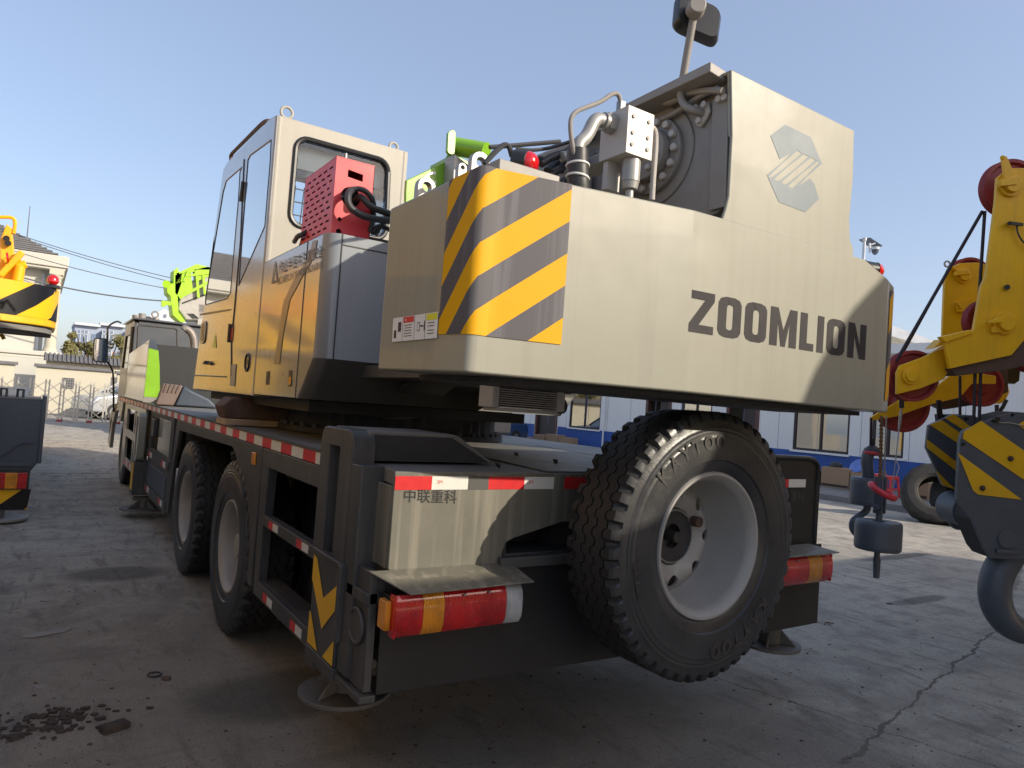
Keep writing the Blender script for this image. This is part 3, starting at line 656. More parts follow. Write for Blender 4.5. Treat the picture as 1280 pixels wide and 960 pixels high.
# --- green boom foot
YG = 3.1
gy = lambda q, Y=YG: ony(*q, Y)
mb = MB(); mb.prism([gy(q) for q in ((507, 240), (508, 225), (555, 203), (562, 190), (568, 192), (567, 225), (560, 262), (507, 262))], (0, .02, 0))
mb.prism([gy(q, YG+.02) for q in ((566, 192), (604, 210), (600, 245), (566, 250))], (0, .25, 0)); GB = mb.build('boom_foot', 'green', T, bevel=.004)
mb = MB(); mb.cyl(gy((568, 183), 3.05), gy((608, 190), 2.9), .045, n=24); mb.build('green_pin', 'green', GB)
mb = MB(); a = gy((564, 178), 3.0); f = quadmap(gy((560.5, 163), 3.0), gy((570, 162), 3.0), gy((559, 192), 3.0), gy((569, 194), 3.0)); mb.prism(rrect(f, 0, 1, 0, 1, .45, .15, 4), (.0, .02, 0)); mb.build('pin_keeper', 'green', GB, bevel=.002)
mb = MB(); mb.prism([gy(q, 3.0) for q in ((568, 192), (588, 208), (586, 232), (566, 238))], (0, .1, 0)); mb.build('link_plate', 'silver', GB, bevel=.003)
mb = MB(); text_on(mb, 'G', quadmap(gy((524, 222), 3.09), gy((545, 212), 3.09), gy((524, 248), 3.09), gy((545, 238), 3.09))); mb.build('boom_lettering', 'white', GB, smooth=False)
# --- mirror on the guard
pA = wx((882, 141))+V((-.05, 0, 0)); ms = [wx(q)+V((-.06, 0, 0)) for q in ((880, 144), (869, 138), (864, 126))]
mcen = ond(868, 14, (ms[-1]-CAM).dot(Fw)*.97)
mb = MB(); mb.tube([wx((882, 143))+V((-.01, 0, 0)), ms[0], ms[1], ms[2], ms[2].lerp(mcen, .2), mcen], .014, 12, smooth=2); MA_ = mb.build('mirror_arm', 'winch', T)
mb = MB(); plate(mb, [wx(q)+V((-.005, 0, 0)) for q in ((873, 137), (880, 131), (889, 129), (891, 140), (886, 150), (879, 160), (874, 158), (876, 147))], [], (-.012, 0, 0)); mb.build('arm_bracket', 'winchlight', MA_, bevel=.002)
for q in ((876, 137), (886, 133), (879, 153)):
    p = wx(q)+V((-.017, 0, 0)); MB().cyl(p, p+V((-.014, 0, 0)), .012, n=6).build('bolt', 'winchlight', MA_)
D = (mcen-CAM).dot(Fw)+.05
f = quadmap(ond(844, -6, D), ond(901, 17, D+.03), ond(840, 37, D), ond(895, 61, D+.03))
mb = MB(); r0_ = rrect(f, 0, 1, 0, 1, .2, .2, 5); r1_ = rrect(f, .07, .93, .07, .93, .2, .2, 5); i = mb.add(r0_); j = mb.add([p-Fw*.0+Fw*.0 for p in r0_])
mb = MB(); L_ = len(r0_); aa = mb.add([p+Fw*.01 for p in r0_]); bb = mb.add([p-Fw*.015 for p in r0_]); ccc = mb.add([p-Fw*.045 for p in r1_])
for k in range(L_):
    mb.f.append((aa+k, aa+(k+1) % L_, bb+(k+1) % L_, bb+k)); mb.f.append((bb+k, bb+(k+1) % L_, ccc+(k+1) % L_, ccc+k)); mb.m += [0, 0]
mb.f.append(tuple(range(ccc, ccc+L_))); mb.f.append(tuple(range(aa, aa+L_))); mb.m += [0, 0]
MR = mb.build('mirror_housing', 'black', MA_, ang=50)
mb = MB(); c = mcen-Fw*.03; mb.cyl(c-Fw*.02, c+Fw*.03, .030, .034, 20); mb.build('mirror_clamp', 'winch', MA_, bevel=.004)
mb = MB(); mb.prism([p+Fw*.012 for p in r1_], Fw*.003); mb.build('mirror_glass', 'mirror', MA_, smooth=False)
# ================================================================== superstructure body
XB = 1.10
bx = lambda q, X=XB: onx(*q, X)
YR = bx((404, 292)).y; ZB2 = bx((371, 498)).z; ZC = bx((395, 447)).z; ZTB = bx((404, 292)).z; YF = bx((330, 326)).y; YC2 = bx((371, 498)).y
print('body', YR, YC2, YF, ZB2, ZC, ZTB)
XR = 2.75
mb = MB(); mb.prism([(XB, YR, ZC), (XB, YR, ZTB), (XB, YF, ZTB), (XB, YF, ZB2), (XB, YC2, ZB2)], (.012, 0, 0))
BODY = mb.build('side_cover', 'side', T, bevel=.004)
# rounded rear corner + rear wall + sloping underside
R_ = .075; mb = MB(); arc = [(XB+.012+R_-R_*math.cos(a), YR-.012+R_-R_*math.sin(a)-R_+.012) for a in [math.pi/2*k/6 for k in range(7)]]
prof = [(XB+R_*(1-math.cos(a)), YR-R_*math.sin(a)) for a in [math.pi/2*k/6 for k in range(7)]]
i = mb.add([(x, y, ZTB) for x, y in prof]+[(XR, prof[-1][1], ZTB)]); j = mb.add([(x, y, ZC) for x, y in prof]+[(XR, prof[-1][1], ZC)])
dz = YC2-YR
k_ = mb.add([(x, y+dz, ZB2) for x, y in prof]+[(XR, prof[-1][1]+dz, ZB2)])
for k in range(7):
    mb.f.append((i+k, j+k, j+k+1, i+k+1)); mb.f.append((j+k, k_+k, k_+k+1, j+k+1)); mb.m += [0, 1]
t0 = mb.add([(XB, YF, ZTB), (XR, YF, ZTB), (XB, YF, ZB2), (XR, YF, ZB2)])
mb.f.append((i, i+7, t0+1, t0)); mb.f.append((k_, t0+2, t0+3, k_+7)); mb.m += [0, 1]
for k in range(1, 7): mb.f.append((i, i+k, i+k+1)); mb.m.append(0)
mb.build('rear_cover', ['grey', 'dark'], T, ang=40)
M['dkgrey'] = paint('dark_grey_paint', (.075, .073, .07), .55, 0, .1, 5, 0, 0, .2, (.11, .1, .09))
bpy.data.objects['rear_cover'].data.materials[1] = M['dkgrey']
ry = lambda q, Y=None: ony(*q, (YR-R_) if Y is None else Y)
mb = MB(); a = ry((429, 289), YR-R_-.002); a.z = ZTB; mb.box(a.x-.002, a.x+.003, YR-R_-.004, YR-R_, ZC+.0, ZTB); mb.box(a.x, 2.0, YR-R_-.004, YR-R_, ZTB-.055, ZTB-.05); mb.build('panel_seam', 'black', BODY, smooth=False)
mb = MB(); a = bx((383, 300)); mb.box(XB-.003, XB+.001, bx((377, 400)).y-.003, bx((377, 400)).y+.003, ZB2, ZTB-.0); mb.build('panel_seam', 'fadeletter', BODY, smooth=False)
# small slots
mb = MB()
for x0_, x1_, y0_, y1_ in ((332, 336, 464, 481), (360, 364, 463, 483)):
    P = [bx(q, XB-.002) for q in ((x0_+1, y0_), (x1_+1, y0_), (x1_, y1_), (x0_, y1_))]; mb.poly(P)
mb.build('lamp_slot', 'frame', BODY, smooth=False)
mb = MB(); mb.poly([bx(q, XB-.004) for q in ((361, 471), (364, 471), (363, 481), (360, 481))]); mb.build('side_marker', 'amberlens', BODY, smooth=False)
# brown swoosh and writing
mb = MB(); tess_add(mb, [bx(q, XB-.003) for q in ((391, 301), (396, 300), (394, 318), (378, 345), (362, 375), (354, 415), (349, 455), (342, 455), (348, 418), (354, 378), (368, 348), (385, 322))]); mb.build('swoosh_stripe', 'brownstripe', BODY, smooth=False)
f = quadmap(*[bx(q, XB-.0045) for q in ((349, 326.5), (403.5, 305), (348, 343.5), (403, 320.5))]); mb = MB(); text_on(mb, '作业半径内注意安全', f, bold=.009)
f = quadmap(*[bx(q, XB-.0045) for q in ((347, 347), (402, 326), (346.5, 356), (401.5, 334.5))]); text_on(mb, 'BE CAREFUL IN THE WORKING RADIUS', f, bold=.009)
mb.build('warning_writing', 'fadeletter', BODY, smooth=False)
mb = MB(); P = [bx(q, XB-.004) for q in ((344, 325), (347, 352), (339, 355))]; Q = [bx(q, XB-.004) for q in ((343.6, 331), (345.2, 349.5), (341, 351.5))]
for k in range(3): mb.poly([P[k], P[(k+1) % 3], Q[(k+1) % 3], Q[k]])
mb.build('warning_triangle', 'fadeletter', BODY, smooth=False)
# ================================================================== crane cab
YC = ony(345, 150, 1).y; YCb = bx((318, 495)).y; YCr = bx((345, 147)).y
print('cab', YCb, YCr, bx((283, 200)), bx((240, 486)), bx((255, 380)))
outer = [bx(q) for q in ((318, 495), (334, 300), (344.5, 146), (337, 149), (284, 203), (279, 212), (256, 378), (241, 486))]
yr = (YCb+YCr)/2
for k in (0, 1, 2): outer[k].y = yr
h1 = [bx(q) for q in ((302.5, 209), (300, 215), (298, 250), (288, 366), (284, 373), (257, 381), (257, 372), (279, 240), (283, 226))]
h2 = [bx(q) for q in ((339, 175), (338, 200), (331, 283), (298.5, 357), (303, 290), (310, 200), (313, 194))]
mb = MB(); plate(mb, outer, [h1, h2], (.03, 0, 0)); CS = mb.build('cab_side', 'cab', T, bevel=.004)
for o in (CS,): o.data.materials[0] = M['side']
yfm_ = outer[6].y; zr0, zr1 = outer[2].z, outer[4].z; zb = outer[0].z; yf1, yf0 = outer[4].y, outer[7].y; yfm, zfm = outer[6].y, outer[6].z
XC1 = ony(510, 195, yr).x; print('cab right X', XC1, zr0, zr1, zb)
mb = MB(); P = [V((XC1-.03, p.y, p.z)) for p in outer]; big = [V((XC1-.03, yr+.12, 2.1)), V((XC1-.03, yr+.12, zr0-.12)), V((XC1-.03, yf1-.1, zr1-.14)), V((XC1-.03, yfm_-.1, 2.1))]; plate(mb, P, [big], (.03, 0, 0)); mb.build('cab_side', 'cab', T, bevel=.004)
cy_ = lambda q, Y=None: ony(*q, yr if Y is None else Y)
# rear wall with the window
RO = [V((XB+.03, yr, zb)), V((XB+.03, yr, zr0)), V((XC1-.03, yr, zr0-.0)), V((XC1-.03, yr, zb))]
f = quadmap(cy_((371, 170)), cy_((486, 202)), cy_((361.5, 281)), cy_((482, 300)))
W0 = rrect(f, .0, 1, 0, 1, .12, .14, 5)
mb = MB(); plate(mb, RO, [W0], (0, .03, 0)); mb.cyl(V((XB+.022, yr+.022, zb)), V((XB+.022, yr+.022, zr0)), .026, n=16); mb.cyl(V((XC1-.022, yr+.022, zb)), V((XC1-.022, yr+.022, zr0)), .026, n=16)
CR = mb.build('cab_rear_wall', 'cab', T, bevel=.003)
mb = MB(); mb.tube(W0+[W0[0]], .017, 8); mb.build('window_gasket', 'black', CR)
mb = MB(); mb.prism([p+V((0, .012, 0)) for p in W0], (0, .003, 0)); mb.build('rear_window', 'rearglass', CR, smooth=False)
mb = MB(); mb.prism([f(.52, 0)+V((0, .005, 0)), f(.535, 0)+V((0, .005, 0)), f(.535, 1)+V((0, .005, 0)), f(.52, 1)+V((0, .005, 0))], (0, .006, 0)); mb.build('sliding_frame', 'silver', CR)
for h in (h1, h2):
    mb = MB(); mb.prism([p+V((.001, 0, 0)) for p in h], (.003, 0, 0)); mb.build('side_window', 'glass', CS, smooth=False)
    mb = MB(); mb.tube([p+V((.002, 0, 0)) for p in h]+[h[0]+V((.002, 0, 0))], .006, 6); mb.build('window_gasket', 'black', CS)
# right side glass, front glass, roof, floor
mb = MB(); mb.prism([p+V((.015, 0, 0)) for p in big], (.003, 0, 0)); mb.build('right_window', 'rearglass', T, smooth=False)
mb = MB(); mb.prism([(XB+.05, yf1-.01, zr1-.08), (XC1-.05, yf1-.01, zr1-.08), (XC1-.05, yfm-.01, zfm-.3), (XB+.05, yfm-.01, zfm-.3)], (0, -.004, 0)); mb.build('windscreen', 'rearglass', T, smooth=False)
mb = MB()
for x in (XB+.03, XC1-.08): mb.prism([(x, yf1, zr1-.02), (x, yfm, zfm), (x, yf0, zb+.05), (x, yf0-.04, zb+.05), (x, yfm-.05, zfm), (x, yf1-.05, zr1-.02)], (.05, 0, 0))
mb.prism([(XB+.03, yfm, zfm-.3), (XC1-.03, yfm, zfm-.3), (XC1-.03, yf0-.005, zb), (XB+.03, yf0-.005, zb)], (0, -.03, 0)); mb.build('cab_front_frame', 'cab', T, bevel=.003)
ys_, zs_ = outer[3].y, outer[3].z
ym_ = yr+.25; zm_ = zs_+(zr1-zs_)*max(0, (ym_-ys_)/(yf1-ys_))
mb = MB(); mb.prism([(XB+.002, yr+.002, zr0-.02), (XB+.002, yr+.002, zr0+.004), (XB+.002, ys_, zs_+.004), (XB+.002, ym_, zm_+.004), (XB+.002, ym_, zm_-.02)], (XC1-XB-.004, 0, 0))
for x in (XB+.002, XC1-.102): mb.prism([(x, ym_, zm_-.02), (x, ym_, zm_+.004), (x, yf1, zr1+.004), (x, yf1, zr1-.02)], (.10, 0, 0))
mb.prism([(XB+.1, yf1-.1, zr1-.02-.1*(zr1-zm_)/(yf1-ym_)), (XB+.1, yf1-.1, zr1+.002-.1*(zr1-zm_)/(yf1-ym_)), (XB+.1, yf1, zr1+.002), (XB+.1, yf1, zr1-.02)], (XC1-XB-.2, 0, 0))
mb.build('cab_roof', 'cab', T, bevel=.003)
mb = MB(); mb.prism([(XB+.09, ym_, zm_-.008), (XC1-.09, ym_, zm_-.008), (XC1-.09, yf1-.05, zr1-.012), (XB+.09, yf1-.05, zr1-.012)], (0, 0, .004)); mb.build('roof_window', 'rearglass', T, smooth=False)
mb = MB(); mb.box(XB+.03, XC1-.03, yr+.03, yf0-.05, zb, zb+.04); mb.build('cab_floor', 'dark', T)
# cab interior: seat, console, lever, wire guard seen through the glass
mb = MB(); cxm = (XB+XC1)/2; mb.box(cxm-.22, cxm+.22, yr+.35, yr+.85, 1.75, 1.9); mb.prism([(cxm-.2, yr+.3, 1.88), (cxm-.2, yr+.42, 1.88), (cxm-.2, yr+.28, 2.55), (cxm-.2, yr+.18, 2.55)], (.4, 0, 0)); mb.box(cxm-.1, cxm+.1, yr+.2, yr+.3, 2.58, 2.76)
mb.build('operator_seat', 'black', T, bevel=.02)
mb = MB()
for k in range(9): mb.bar((cxm-.35+.07*k, yf1-.25, 2.5), (cxm-.35+.07*k, yf1-.35, 3.12), .008, .008)
for k in range(7): mb.bar((cxm-.35, yf1-.25-.015*k, 2.5+.1*k), (cxm+.21, yf1-.25-.015*k, 2.5+.1*k), .008, .008)
mb.build('wire_guard', 'white', T)
mb = MB(); mb.box(cxm-.4, cxm-.25, yr+.4, yr+.9, 1.9, 2.05); mb.cyl((cxm-.32, yr+.8, 2.05), (cxm-.30, yr+.86, 2.32), .018); mb.cyl((cxm-.30, yr+.86, 2.32), (cxm-.30, yr+.87, 2.38), .03); mb.box(XB+.12, XB+.3, yf1-.2, yf1-.12, 2.5, 2.7); mb.build('control_console', 'dkgrey', T, bevel=.01)
mb = MB(); mb.box(XB+.1, XC1-.1, yr+.1, yr+.12, 2.95, 3.1); mb.build('sun_blind', 'white', T)
mb = MB(); mb.tube([bx(q, XB+.06) for q in ((308, 320), (309, 270), (317, 266), (318, 320), (311, 322))], .012, smooth=1); mb.build('grab_handle', 'silver', T)
# door details
mb = MB(); mb.tube([bx(q, XB-.003) for q in ((305, 199), (300.5, 300), (293, 385), (289, 425), (289, 470))], .004, 6); mb.tube([bx(q, XB-.003) for q in ((243, 469), (282, 471))], .005, 6); mb.build('door_gap', 'black', CS)
mb = MB()
for a, b in (((304, 227), (301, 252)), ((288, 405), (286, 428))): mb.cyl(bx(a, XB-.008), bx(b, XB-.008), .014, n=10)
mb.build('door_hinge', 'black', CS)
f = quadmap(*[bx(q, XB-.004) for q in ((252.5, 402), (258.5, 401), (250, 430), (256, 429))]); mb = MB(); mb.prism(rrect(f, 0, 1, 0, 1, .35, .2), (-.006, 0, 0)); DH = mb.build('door_handle', 'steel', CS, bevel=.002)
mb = MB(); mb.poly([p+V((-.008, 0, 0)) for p in rrect(f, .2, .8, .1, .9, .25, .15)]); mb.build('handle_recess', 'black', DH, smooth=False)
mb = MB(); mb.bar(bx((254, 454), XB-.01), bx((264, 455), XB-.01), .02, .012, up=(1, 0, 0)); mb.cyl(bx((257, 453), XB), bx((257, 453), XB-.025), .014); mb.build('door_lock', 'black', CS)
mb = MB(); mb.poly([bx(q, XB-.004) for q in ((265, 434), (270, 435), (269, 416))]); mb.build('warning_triangle_sticker', 'green', CS, smooth=False)
mb = MB(); mb.poly([bx(q, XB-.004) for q in ((288, 411), (292, 409), (290, 425), (287, 425))]); mb.build('red_sticker', 'tapered', CS, smooth=False)
mb = MB(); c = bx((309.5, 453), XB); mb.ring(c+V((-.003, 0, 0)), (1, 0, 0), .055, .006); mb.lathe([(0, .001), (0, .02)], c+V((-.004, 0, 0)), (1, 0, 0), 16); mb.build('filler_ring', 'black', CS)
mb = MB(); mb.poly([bx(q, XB-.003) for q in ((250, 392), (288, 386), (288, 388), (250, 394.5))]); mb.build('trim_line', 'fadeletter', CS, smooth=False)
M['fadeletter2'] = M['fadeletter']
mb = MB(); f = quadmap(*[bx(q, XB-.004) for q in ((288, 456), (295, 455), (287, 482), (293, 483))]); sheet(mb, f, 0, 1, 0, 1)
mb.build('capacity_plate', 'silver', CS, smooth=False)
# roof rail and lifting eyes
mb = MB(); rp = [bx(q, XB+.05) for q in ((289, 202), (288, 194), (296, 186), (318, 164), (330, 152), (336, 151))]; mb.tube(rp, .014, 10, smooth=2); mb.cyl(rp[1], rp[1]+V((.1, 0, -.08)), .012); mb.build('roof_rail', 'rust', T)
for q, r in (((358.5, 141), .036), ((492, 184), .030)):
    p = cy_(q, yr+.06); MB().ring(p, (0, 1, 0), r, .009).build('lifting_eye', 'cab', T)
mb = MB(); p = cy_((358.5, 141), yr+.06); mb.cyl(V((p.x, p.y, zr0-.01)), p+V((0, 0, -.034)), .012); p = cy_((492, 184), yr+.06); mb.cyl(V((p.x, p.y, zr0-.01)), p+V((0, 0, -.028)), .012); mb.build('eye_stem', 'cab', T)
# ================================================================== red heater box
YH = YR-.05+.12
hy = lambda q: ony(*q, YH)
a, b, c_, d = hy((421, 197)), hy((469, 207)), hy((415.5, 285)), hy((466, 292))
xa, xb = a.x, b.x; ztp = (a.z+b.z)/2; zbt = ZTB+.001; yd = onx(382, 223, xa).y
print('red box', xa, xb, ztp, yd, c_.z)
mb = MB(); ox = [V((xa, YH, zbt)), V((xa, YH, ztp)), V((xa, yd, ztp)), V((xa, yd, zbt))]
holes = []
for i in range(11):
    for j in range(5):
        u0 = .09+.175*j+(.06 if i % 2 else 0); v0 = .06+.083*i
        if u0+.10 > .97: continue
        P = lambda u, v: V((xa, YH+(yd-YH)*u, zbt+(ztp-zbt)*v)); holes.append([P(u0, v0), P(u0+.105, v0), P(u0+.105, v0+.026), P(u0, v0+.026)])
plate(mb, ox, holes, (.003, 0, 0))
f = quadmap(V((xa+.003, YH, ztp)), V((xb, YH, ztp)), V((xa+.003, YH, zbt)), V((xb, YH, zbt)))
slot = [f(.30, .88), f(.70, .86), f(.70, .77), f(.30, .79)]
plate(mb, [f(0, 0), f(1, 0), f(1, 1), f(0, 1)], [slot, circ(f(.42, .55), (1, 0, 0), (0, 0, 1), .052), circ(f(.18, .1), (1, 0, 0), (0, 0, 1), .014), circ(f(.18, .25), (1, 0, 0), (0, 0, 1), .011)], (0, .003, 0))
mb.box(xa, xb, YH, yd, ztp-.001, ztp+.004); mb.box(xb-.003, xb, YH, yd, zbt, ztp); mb.box(xa, xb, yd-.003, yd, zbt, ztp)
HB = mb.build('heater_box', 'red', T, bevel=0, smooth=False)
mb = MB(); mb.box(xa+.06, xb-.05, YH+.06, yd-.06, zbt, ztp-.08); mb.build('heater_core', 'dark', HB)
mb = MB(); sc_ = [f(.42, .55)+V((0, .05, 0)), hy((437, 239))+V((0, -.04, 0)), hy((428, 245))+V((0, -.08, 0)), hy((427, 262))+V((0, -.09, 0)), hy((442, 274))+V((0, -.1, 0)), hy((460, 278))+V((0, -.09, 0)), hy((490, 279))+V((0, -.05, 0))]
mb.tube(sc_, .018, 10, smooth=2)
mb.tube([f(.5, .5)+V((0, .05, 0)), hy((446, 246))+V((0, -.05, 0)), hy((456, 262))+V((0, -.07, 0)), hy((475, 268))+V((0, -.06, 0)), hy((492, 271))+V((0, -.03, 0))], .017, 10, smooth=2)
mb.tube([hy((434, 239))+V((0, -.04, 0)), hy((448, 239))+V((0, -.06, 0)), hy((458, 248))+V((0, -.06, 0)), hy((463, 258))+V((0, -.05, 0)), hy((467, 268))+V((0, .02, 0))], .014, 10, smooth=2)
mb.build('heater_hose', 'hose', HB)
mb = MB(); mb.tube([hy((465, 292)), hy((472, 282)), hy((481, 284)), hy((492, 290))], .012, smooth=1); mb.tube([hy((462, 290)), hy((468, 268)), hy((466, 262))], .012, smooth=1)
mb.cyl(hy((470, 238))+V((0, .15, 0)), hy((472, 278))+V((0, .15, 0)), .05); mb.tube([hy((470, 294)), hy((480, 276)), hy((490, 268))], .01, smooth=1); mb.box(xb+.02, xb+.35, YH+.05, YH+.25, zbt, zbt+.06); mb.build('hose_bundle', 'hose', HB)
mb = MB(); mb.tube([bx((368, 302), XB+.05), bx((372, 295), XB+.03), bx((381, 292), XB+.05), bx((388, 285), XB+.1)], .014, smooth=1); mb.cyl(V((XB+.1, yd+.1, ZTB)), V((XB+.12, yd+.1, ZTB+.09)), .03); mb.build('hose_stub', 'hose', HB)
# ================================================================== turntable
TC = V((2.16, 4.75, 0))
mb = MB(); mb.lathe([(1.255, .70), (1.255, .80), (1.29, .80), (1.29, .745), (1.30, .745), (1.30, .60)], TC, (0, 0, 1), 72); RG = mb.build('turntable_ring', 'dark', T)
mb = MB()
mb.lathe([(1.30, .72), (1.41, .72), (1.41, .6)], TC, (0, 0, 1), 96, 0, False, lambda k, i, l, r: (l, r+(.018 if k % 2 and i < 2 else 0))); mb.build('ring_gear_teeth', 'dark', RG, smooth=False)
mb = MB(); mb.box(1.2, 2.6, 3.72, 6.3, 1.405, 1.466); mb.build('slew_plate', 'dark', RG)
for k in range(40):
    a = 2*math.pi*k/40; p = TC+V((.775*math.cos(a), .775*math.sin(a), 1.29)); MB().cyl(p, p+V((0, 0, .022)), .016, n=6).build('bolt', 'chassis', RG)
mb = MB(); p = onz(624, 543, 1.25); mb.box(p.x-.10, p.x+.13, p.y-.0, p.y+.35, 1.256, 1.44); mb.build('turntable_post', 'winch', T, bevel=.02)
mb = MB(); q = [ony(*s, 3.0) for s in ((583, 478), (604, 470), (606, 520), (570, 514))]
mb.prism([(1.55, 3.1, 1.60), (1.75, 3.1, 1.60), (2.0, 3.9, 1.47), (1.6, 3.9, 1.47)], (0, 0, .03)); mb.tube([(1.3, 4.0, 1.43), (1.6, 3.95, 1.39), (1.9, 3.92, 1.43)], .012, smooth=2); mb.tube([(1.5, 3.95, 1.43), (1.75, 3.9, 1.38), (2.05, 3.92, 1.43)], .012, smooth=2)
mb.box(1.35, 2.3, 2.5, 4.4, 1.60, 1.66); mb.build('turntable_frame', 'dkgrey', T, bevel=.004)
# finned cooler
YG2 = 2.22
gz = lambda q: ony(*q, YG2)
a, b = gz((626, 474)), gz((703, 514)); mb = MB(); nb = 11
zt2, zb2 = 1.59, gz((628, 510)).z
mb.box(a.x-.03, a.x, YG2, YG2+.1, zb2, zt2); mb.box(b.x-.03, b.x+.01, YG2, YG2+.1, zb2, zt2); mb.box(a.x-.01, b.x-.02, YG2+.002, YG2+.098, zb2-.012, zb2+.002); FC = mb.build('oil_cooler', 'coolergrey', T, bevel=.003)
mb = MB(); mb.box(a.x, b.x-.03, YG2+.045, YG2+.1, zb2+.003, zt2-.003); mb.build('cooler_core', 'dark', FC)
mb = MB()
for k in range(nb): z = zb2+(zt2-zb2)*(k+.35)/nb; mb.box(a.x, b.x-.03, YG2-.004, YG2+.045, z, z+(zt2-zb2)/nb*.38)
mb.build('cooler_fins', 'coolergrey', FC, smooth=False)
mb = MB(); p = gz((706, 508)); mb.cyl(p+V((0, .05, 0)), p+V((.03, .05, 0)), .03); mb.box(p.x-.01, p.x+.03, YG2, YG2+.1, p.z+.05, p.z+.13); mb.build('cooler_port', 'chassis', FC)
# brown skid on the deck edge under the cab
mb = MB(); a, b = onz(267, 524, 1.258), onz(372, 533, 1.258); z1 = 1.258
q_ = onz(283, 531, 1.258); x0 = q_.x; y0 = q_.y; y1 = y0+.28; print('block', q_, a, b)
mb.prism([(x0, y0+.02, 1.30), (x0-.03, y0+.02, 1.38), (x0+.03, y0+.02, 1.44), (x0+1.0, y0+.02, 1.44), (x0+1.0, y0+.02, 1.30)], (0, .26, 0)); mb.build('rusty_support_block', 'rust', T, bevel=.01)
mb = MB(); mb.box(x0-.01, x0+.95, y0, y1, 1.256, 1.298); mb.build('timber_packing', 'wood', T, bevel=.004)
# ================================================================== chassis
XL, XRr = 1.05, 3.55
sx = lambda q, X=XL: onx(*q, X)
ZD = 1.25; Y0D = 2.90; Y1D = 12.35
mb = MB(); mb.box(XL+.003, XRr, Y0D, Y1D, 1.19, ZD); DK = mb.build('deck', 'deck', T, bevel=.003)
mb = MB(); ns = 52
for k in range(ns):
    y = Y0D+.02+(Y1D-Y0D-.04)*k/ns; mb.box(XL-.001, XL+.001, y, y+(Y1D-Y0D-.04)/ns, 1.192, 1.243, k % 2)
mb.build('reflective_tape', ['tapewhite', 'tapered'], DK, smooth=False)
mb = MB(); mb.bar((XL-.002, Y0D, ZD+.004), (XL-.002, Y1D, ZD+.004), .016, .008); mb.build('deck_edge', 'chassis', DK)
# rear deck (sloped plates over the box)
mb = MB(); mb.prism([(XL, 2.26, 1.252), (3.24, 2.262, 1.252), (3.5, Y0D, 1.252), (XL+.1, Y0D, 1.252)], (0, 0, -.05))
mb.prism([(1.72, 2.275, 1.2545), (2.6, 2.275, 1.2545), (2.75, 3.8, 1.262), (1.9, 3.9, 1.262)], (0, 0, .004)); mb.prism([(2.62, 2.275, 1.2545), (3.2, 2.275, 1.2545), (3.3, 3.8, 1.262), (2.77, 3.8, 1.262)], (0, 0, .004))
mb.build('rear_deck', 'deck', T, bevel=.002)
mb = MB()
for q in ((645, 568), (694, 577), (622, 582)):
    p = onz(*q, 1.268); mb = MB(); mb.cyl(p, p+V((.01, 0, .008)), .017, .006, 5); mb.build('dirt_lump', 'dark', T)
# tail box
YT = 2.26
ty = lambda q, Y=YT: ony(*q, Y)
xl = 1.05; xr = 3.22
prof = [(xl, ZD), (xl, .915), (xl+.03, .895), (1.52, .885), (1.52, .95), (1.535, .985), (1.57, 1.0), (1.80, 1.055), (2.9, 1.055), (3.05, .9), (xr, .9), (xr, ZD)]
mb = MB(); mb.prism([(x, YT, z-.001) for x, z in prof], (0, .012, 0)); mb.box(xl, xl+.012, YT+.013, YT+.30, .91, ZD-.051)
TB = mb.build('tail_box', 'tailbox', T, bevel=.003)
mb = MB(); mb.box(1.2, 3.3, YT+.25, YT+.28, .5, 1.19); mb.box(1.53, 1.545, YT+.013, YT+.25, .89, 1.19); mb.box(1.15, 3.4, YT+.05, YT+.9, .50, .55); mb.build('tail_inner_wall', 'dark', TB)
z0_, z1_ = 1.188, 1.236
for run in (((1.052, 1.195, 1), (1.195, 1.345, 0), (1.345, 1.435, 2), (1.435, 1.60, 1), (1.60, 1.745, 0)), ((1.80, 2.0, 1), (2.0, 2.2, 0)), ((2.35, 2.5, 1), (2.5, 2.65, 0)), ((2.8, 2.95, 1),)):
    mb = MB()
    for u0, u1, mm in run: mb.box(u0, u1, YT-.002, YT+.001, z0_, z1_, mm)
    mb.build('reflective_tape', ['tapewhite', 'tapered', 'dkgrey'], TB, smooth=False)
mb = MB(); f = quadmap(V((1.205, YT-.0025, 1.225)), V((1.26, YT-.0025, 1.225)), V((1.205, YT-.0025, 1.205)), V((1.26, YT-.0025, 1.205)))
for x in (1.215, 1.62):
    text_on(mb, '3M', quadmap(V((x, YT-.0025, 1.222)), V((x+.022, YT-.0025, 1.222)), V((x, YT-.0025, 1.209)), V((x+.022, YT-.0025, 1.209))))
mb.build('tape_print', 'tapered', TB, smooth=False)
mb = MB(); f = quadmap(ty((505.5, 611), YT-.0015), ty((571.5, 612.5), YT-.0015), ty((504.5, 628), YT-.0015), ty((570.5, 630), YT-.0015)); text_on(mb, '中联重科', f, bold=.009); mb.build('pressed_writing', 'skirt', TB, smooth=False)
# outrigger housing
prof = [(2.50, 1.262), (2.50, 1.262)]
mb = MB(); Yh = 2.52
hp = [V((xl+.0, Yh, 1.262)), V((xl+.0, Yh, 1.375)), V((1.42, Yh, 1.375)), V((1.44, Yh, 1.37)), V((1.62, Yh, 1.262))]
mb.prism(hp, (0, .36, 0)); OH = mb.build('outrigger_housing', 'deck', T, bevel=.006)
mb = MB(); mb.prism([p+V((0, -.003, 0)) for p in (V((xl+.02, Yh, 1.266)), V((xl+.02, Yh, 1.362)), V((1.41, Yh, 1.362)), V((1.59, Yh, 1.266)))], (0, .002, 0)); mb.build('housing_end', 'dark', OH)
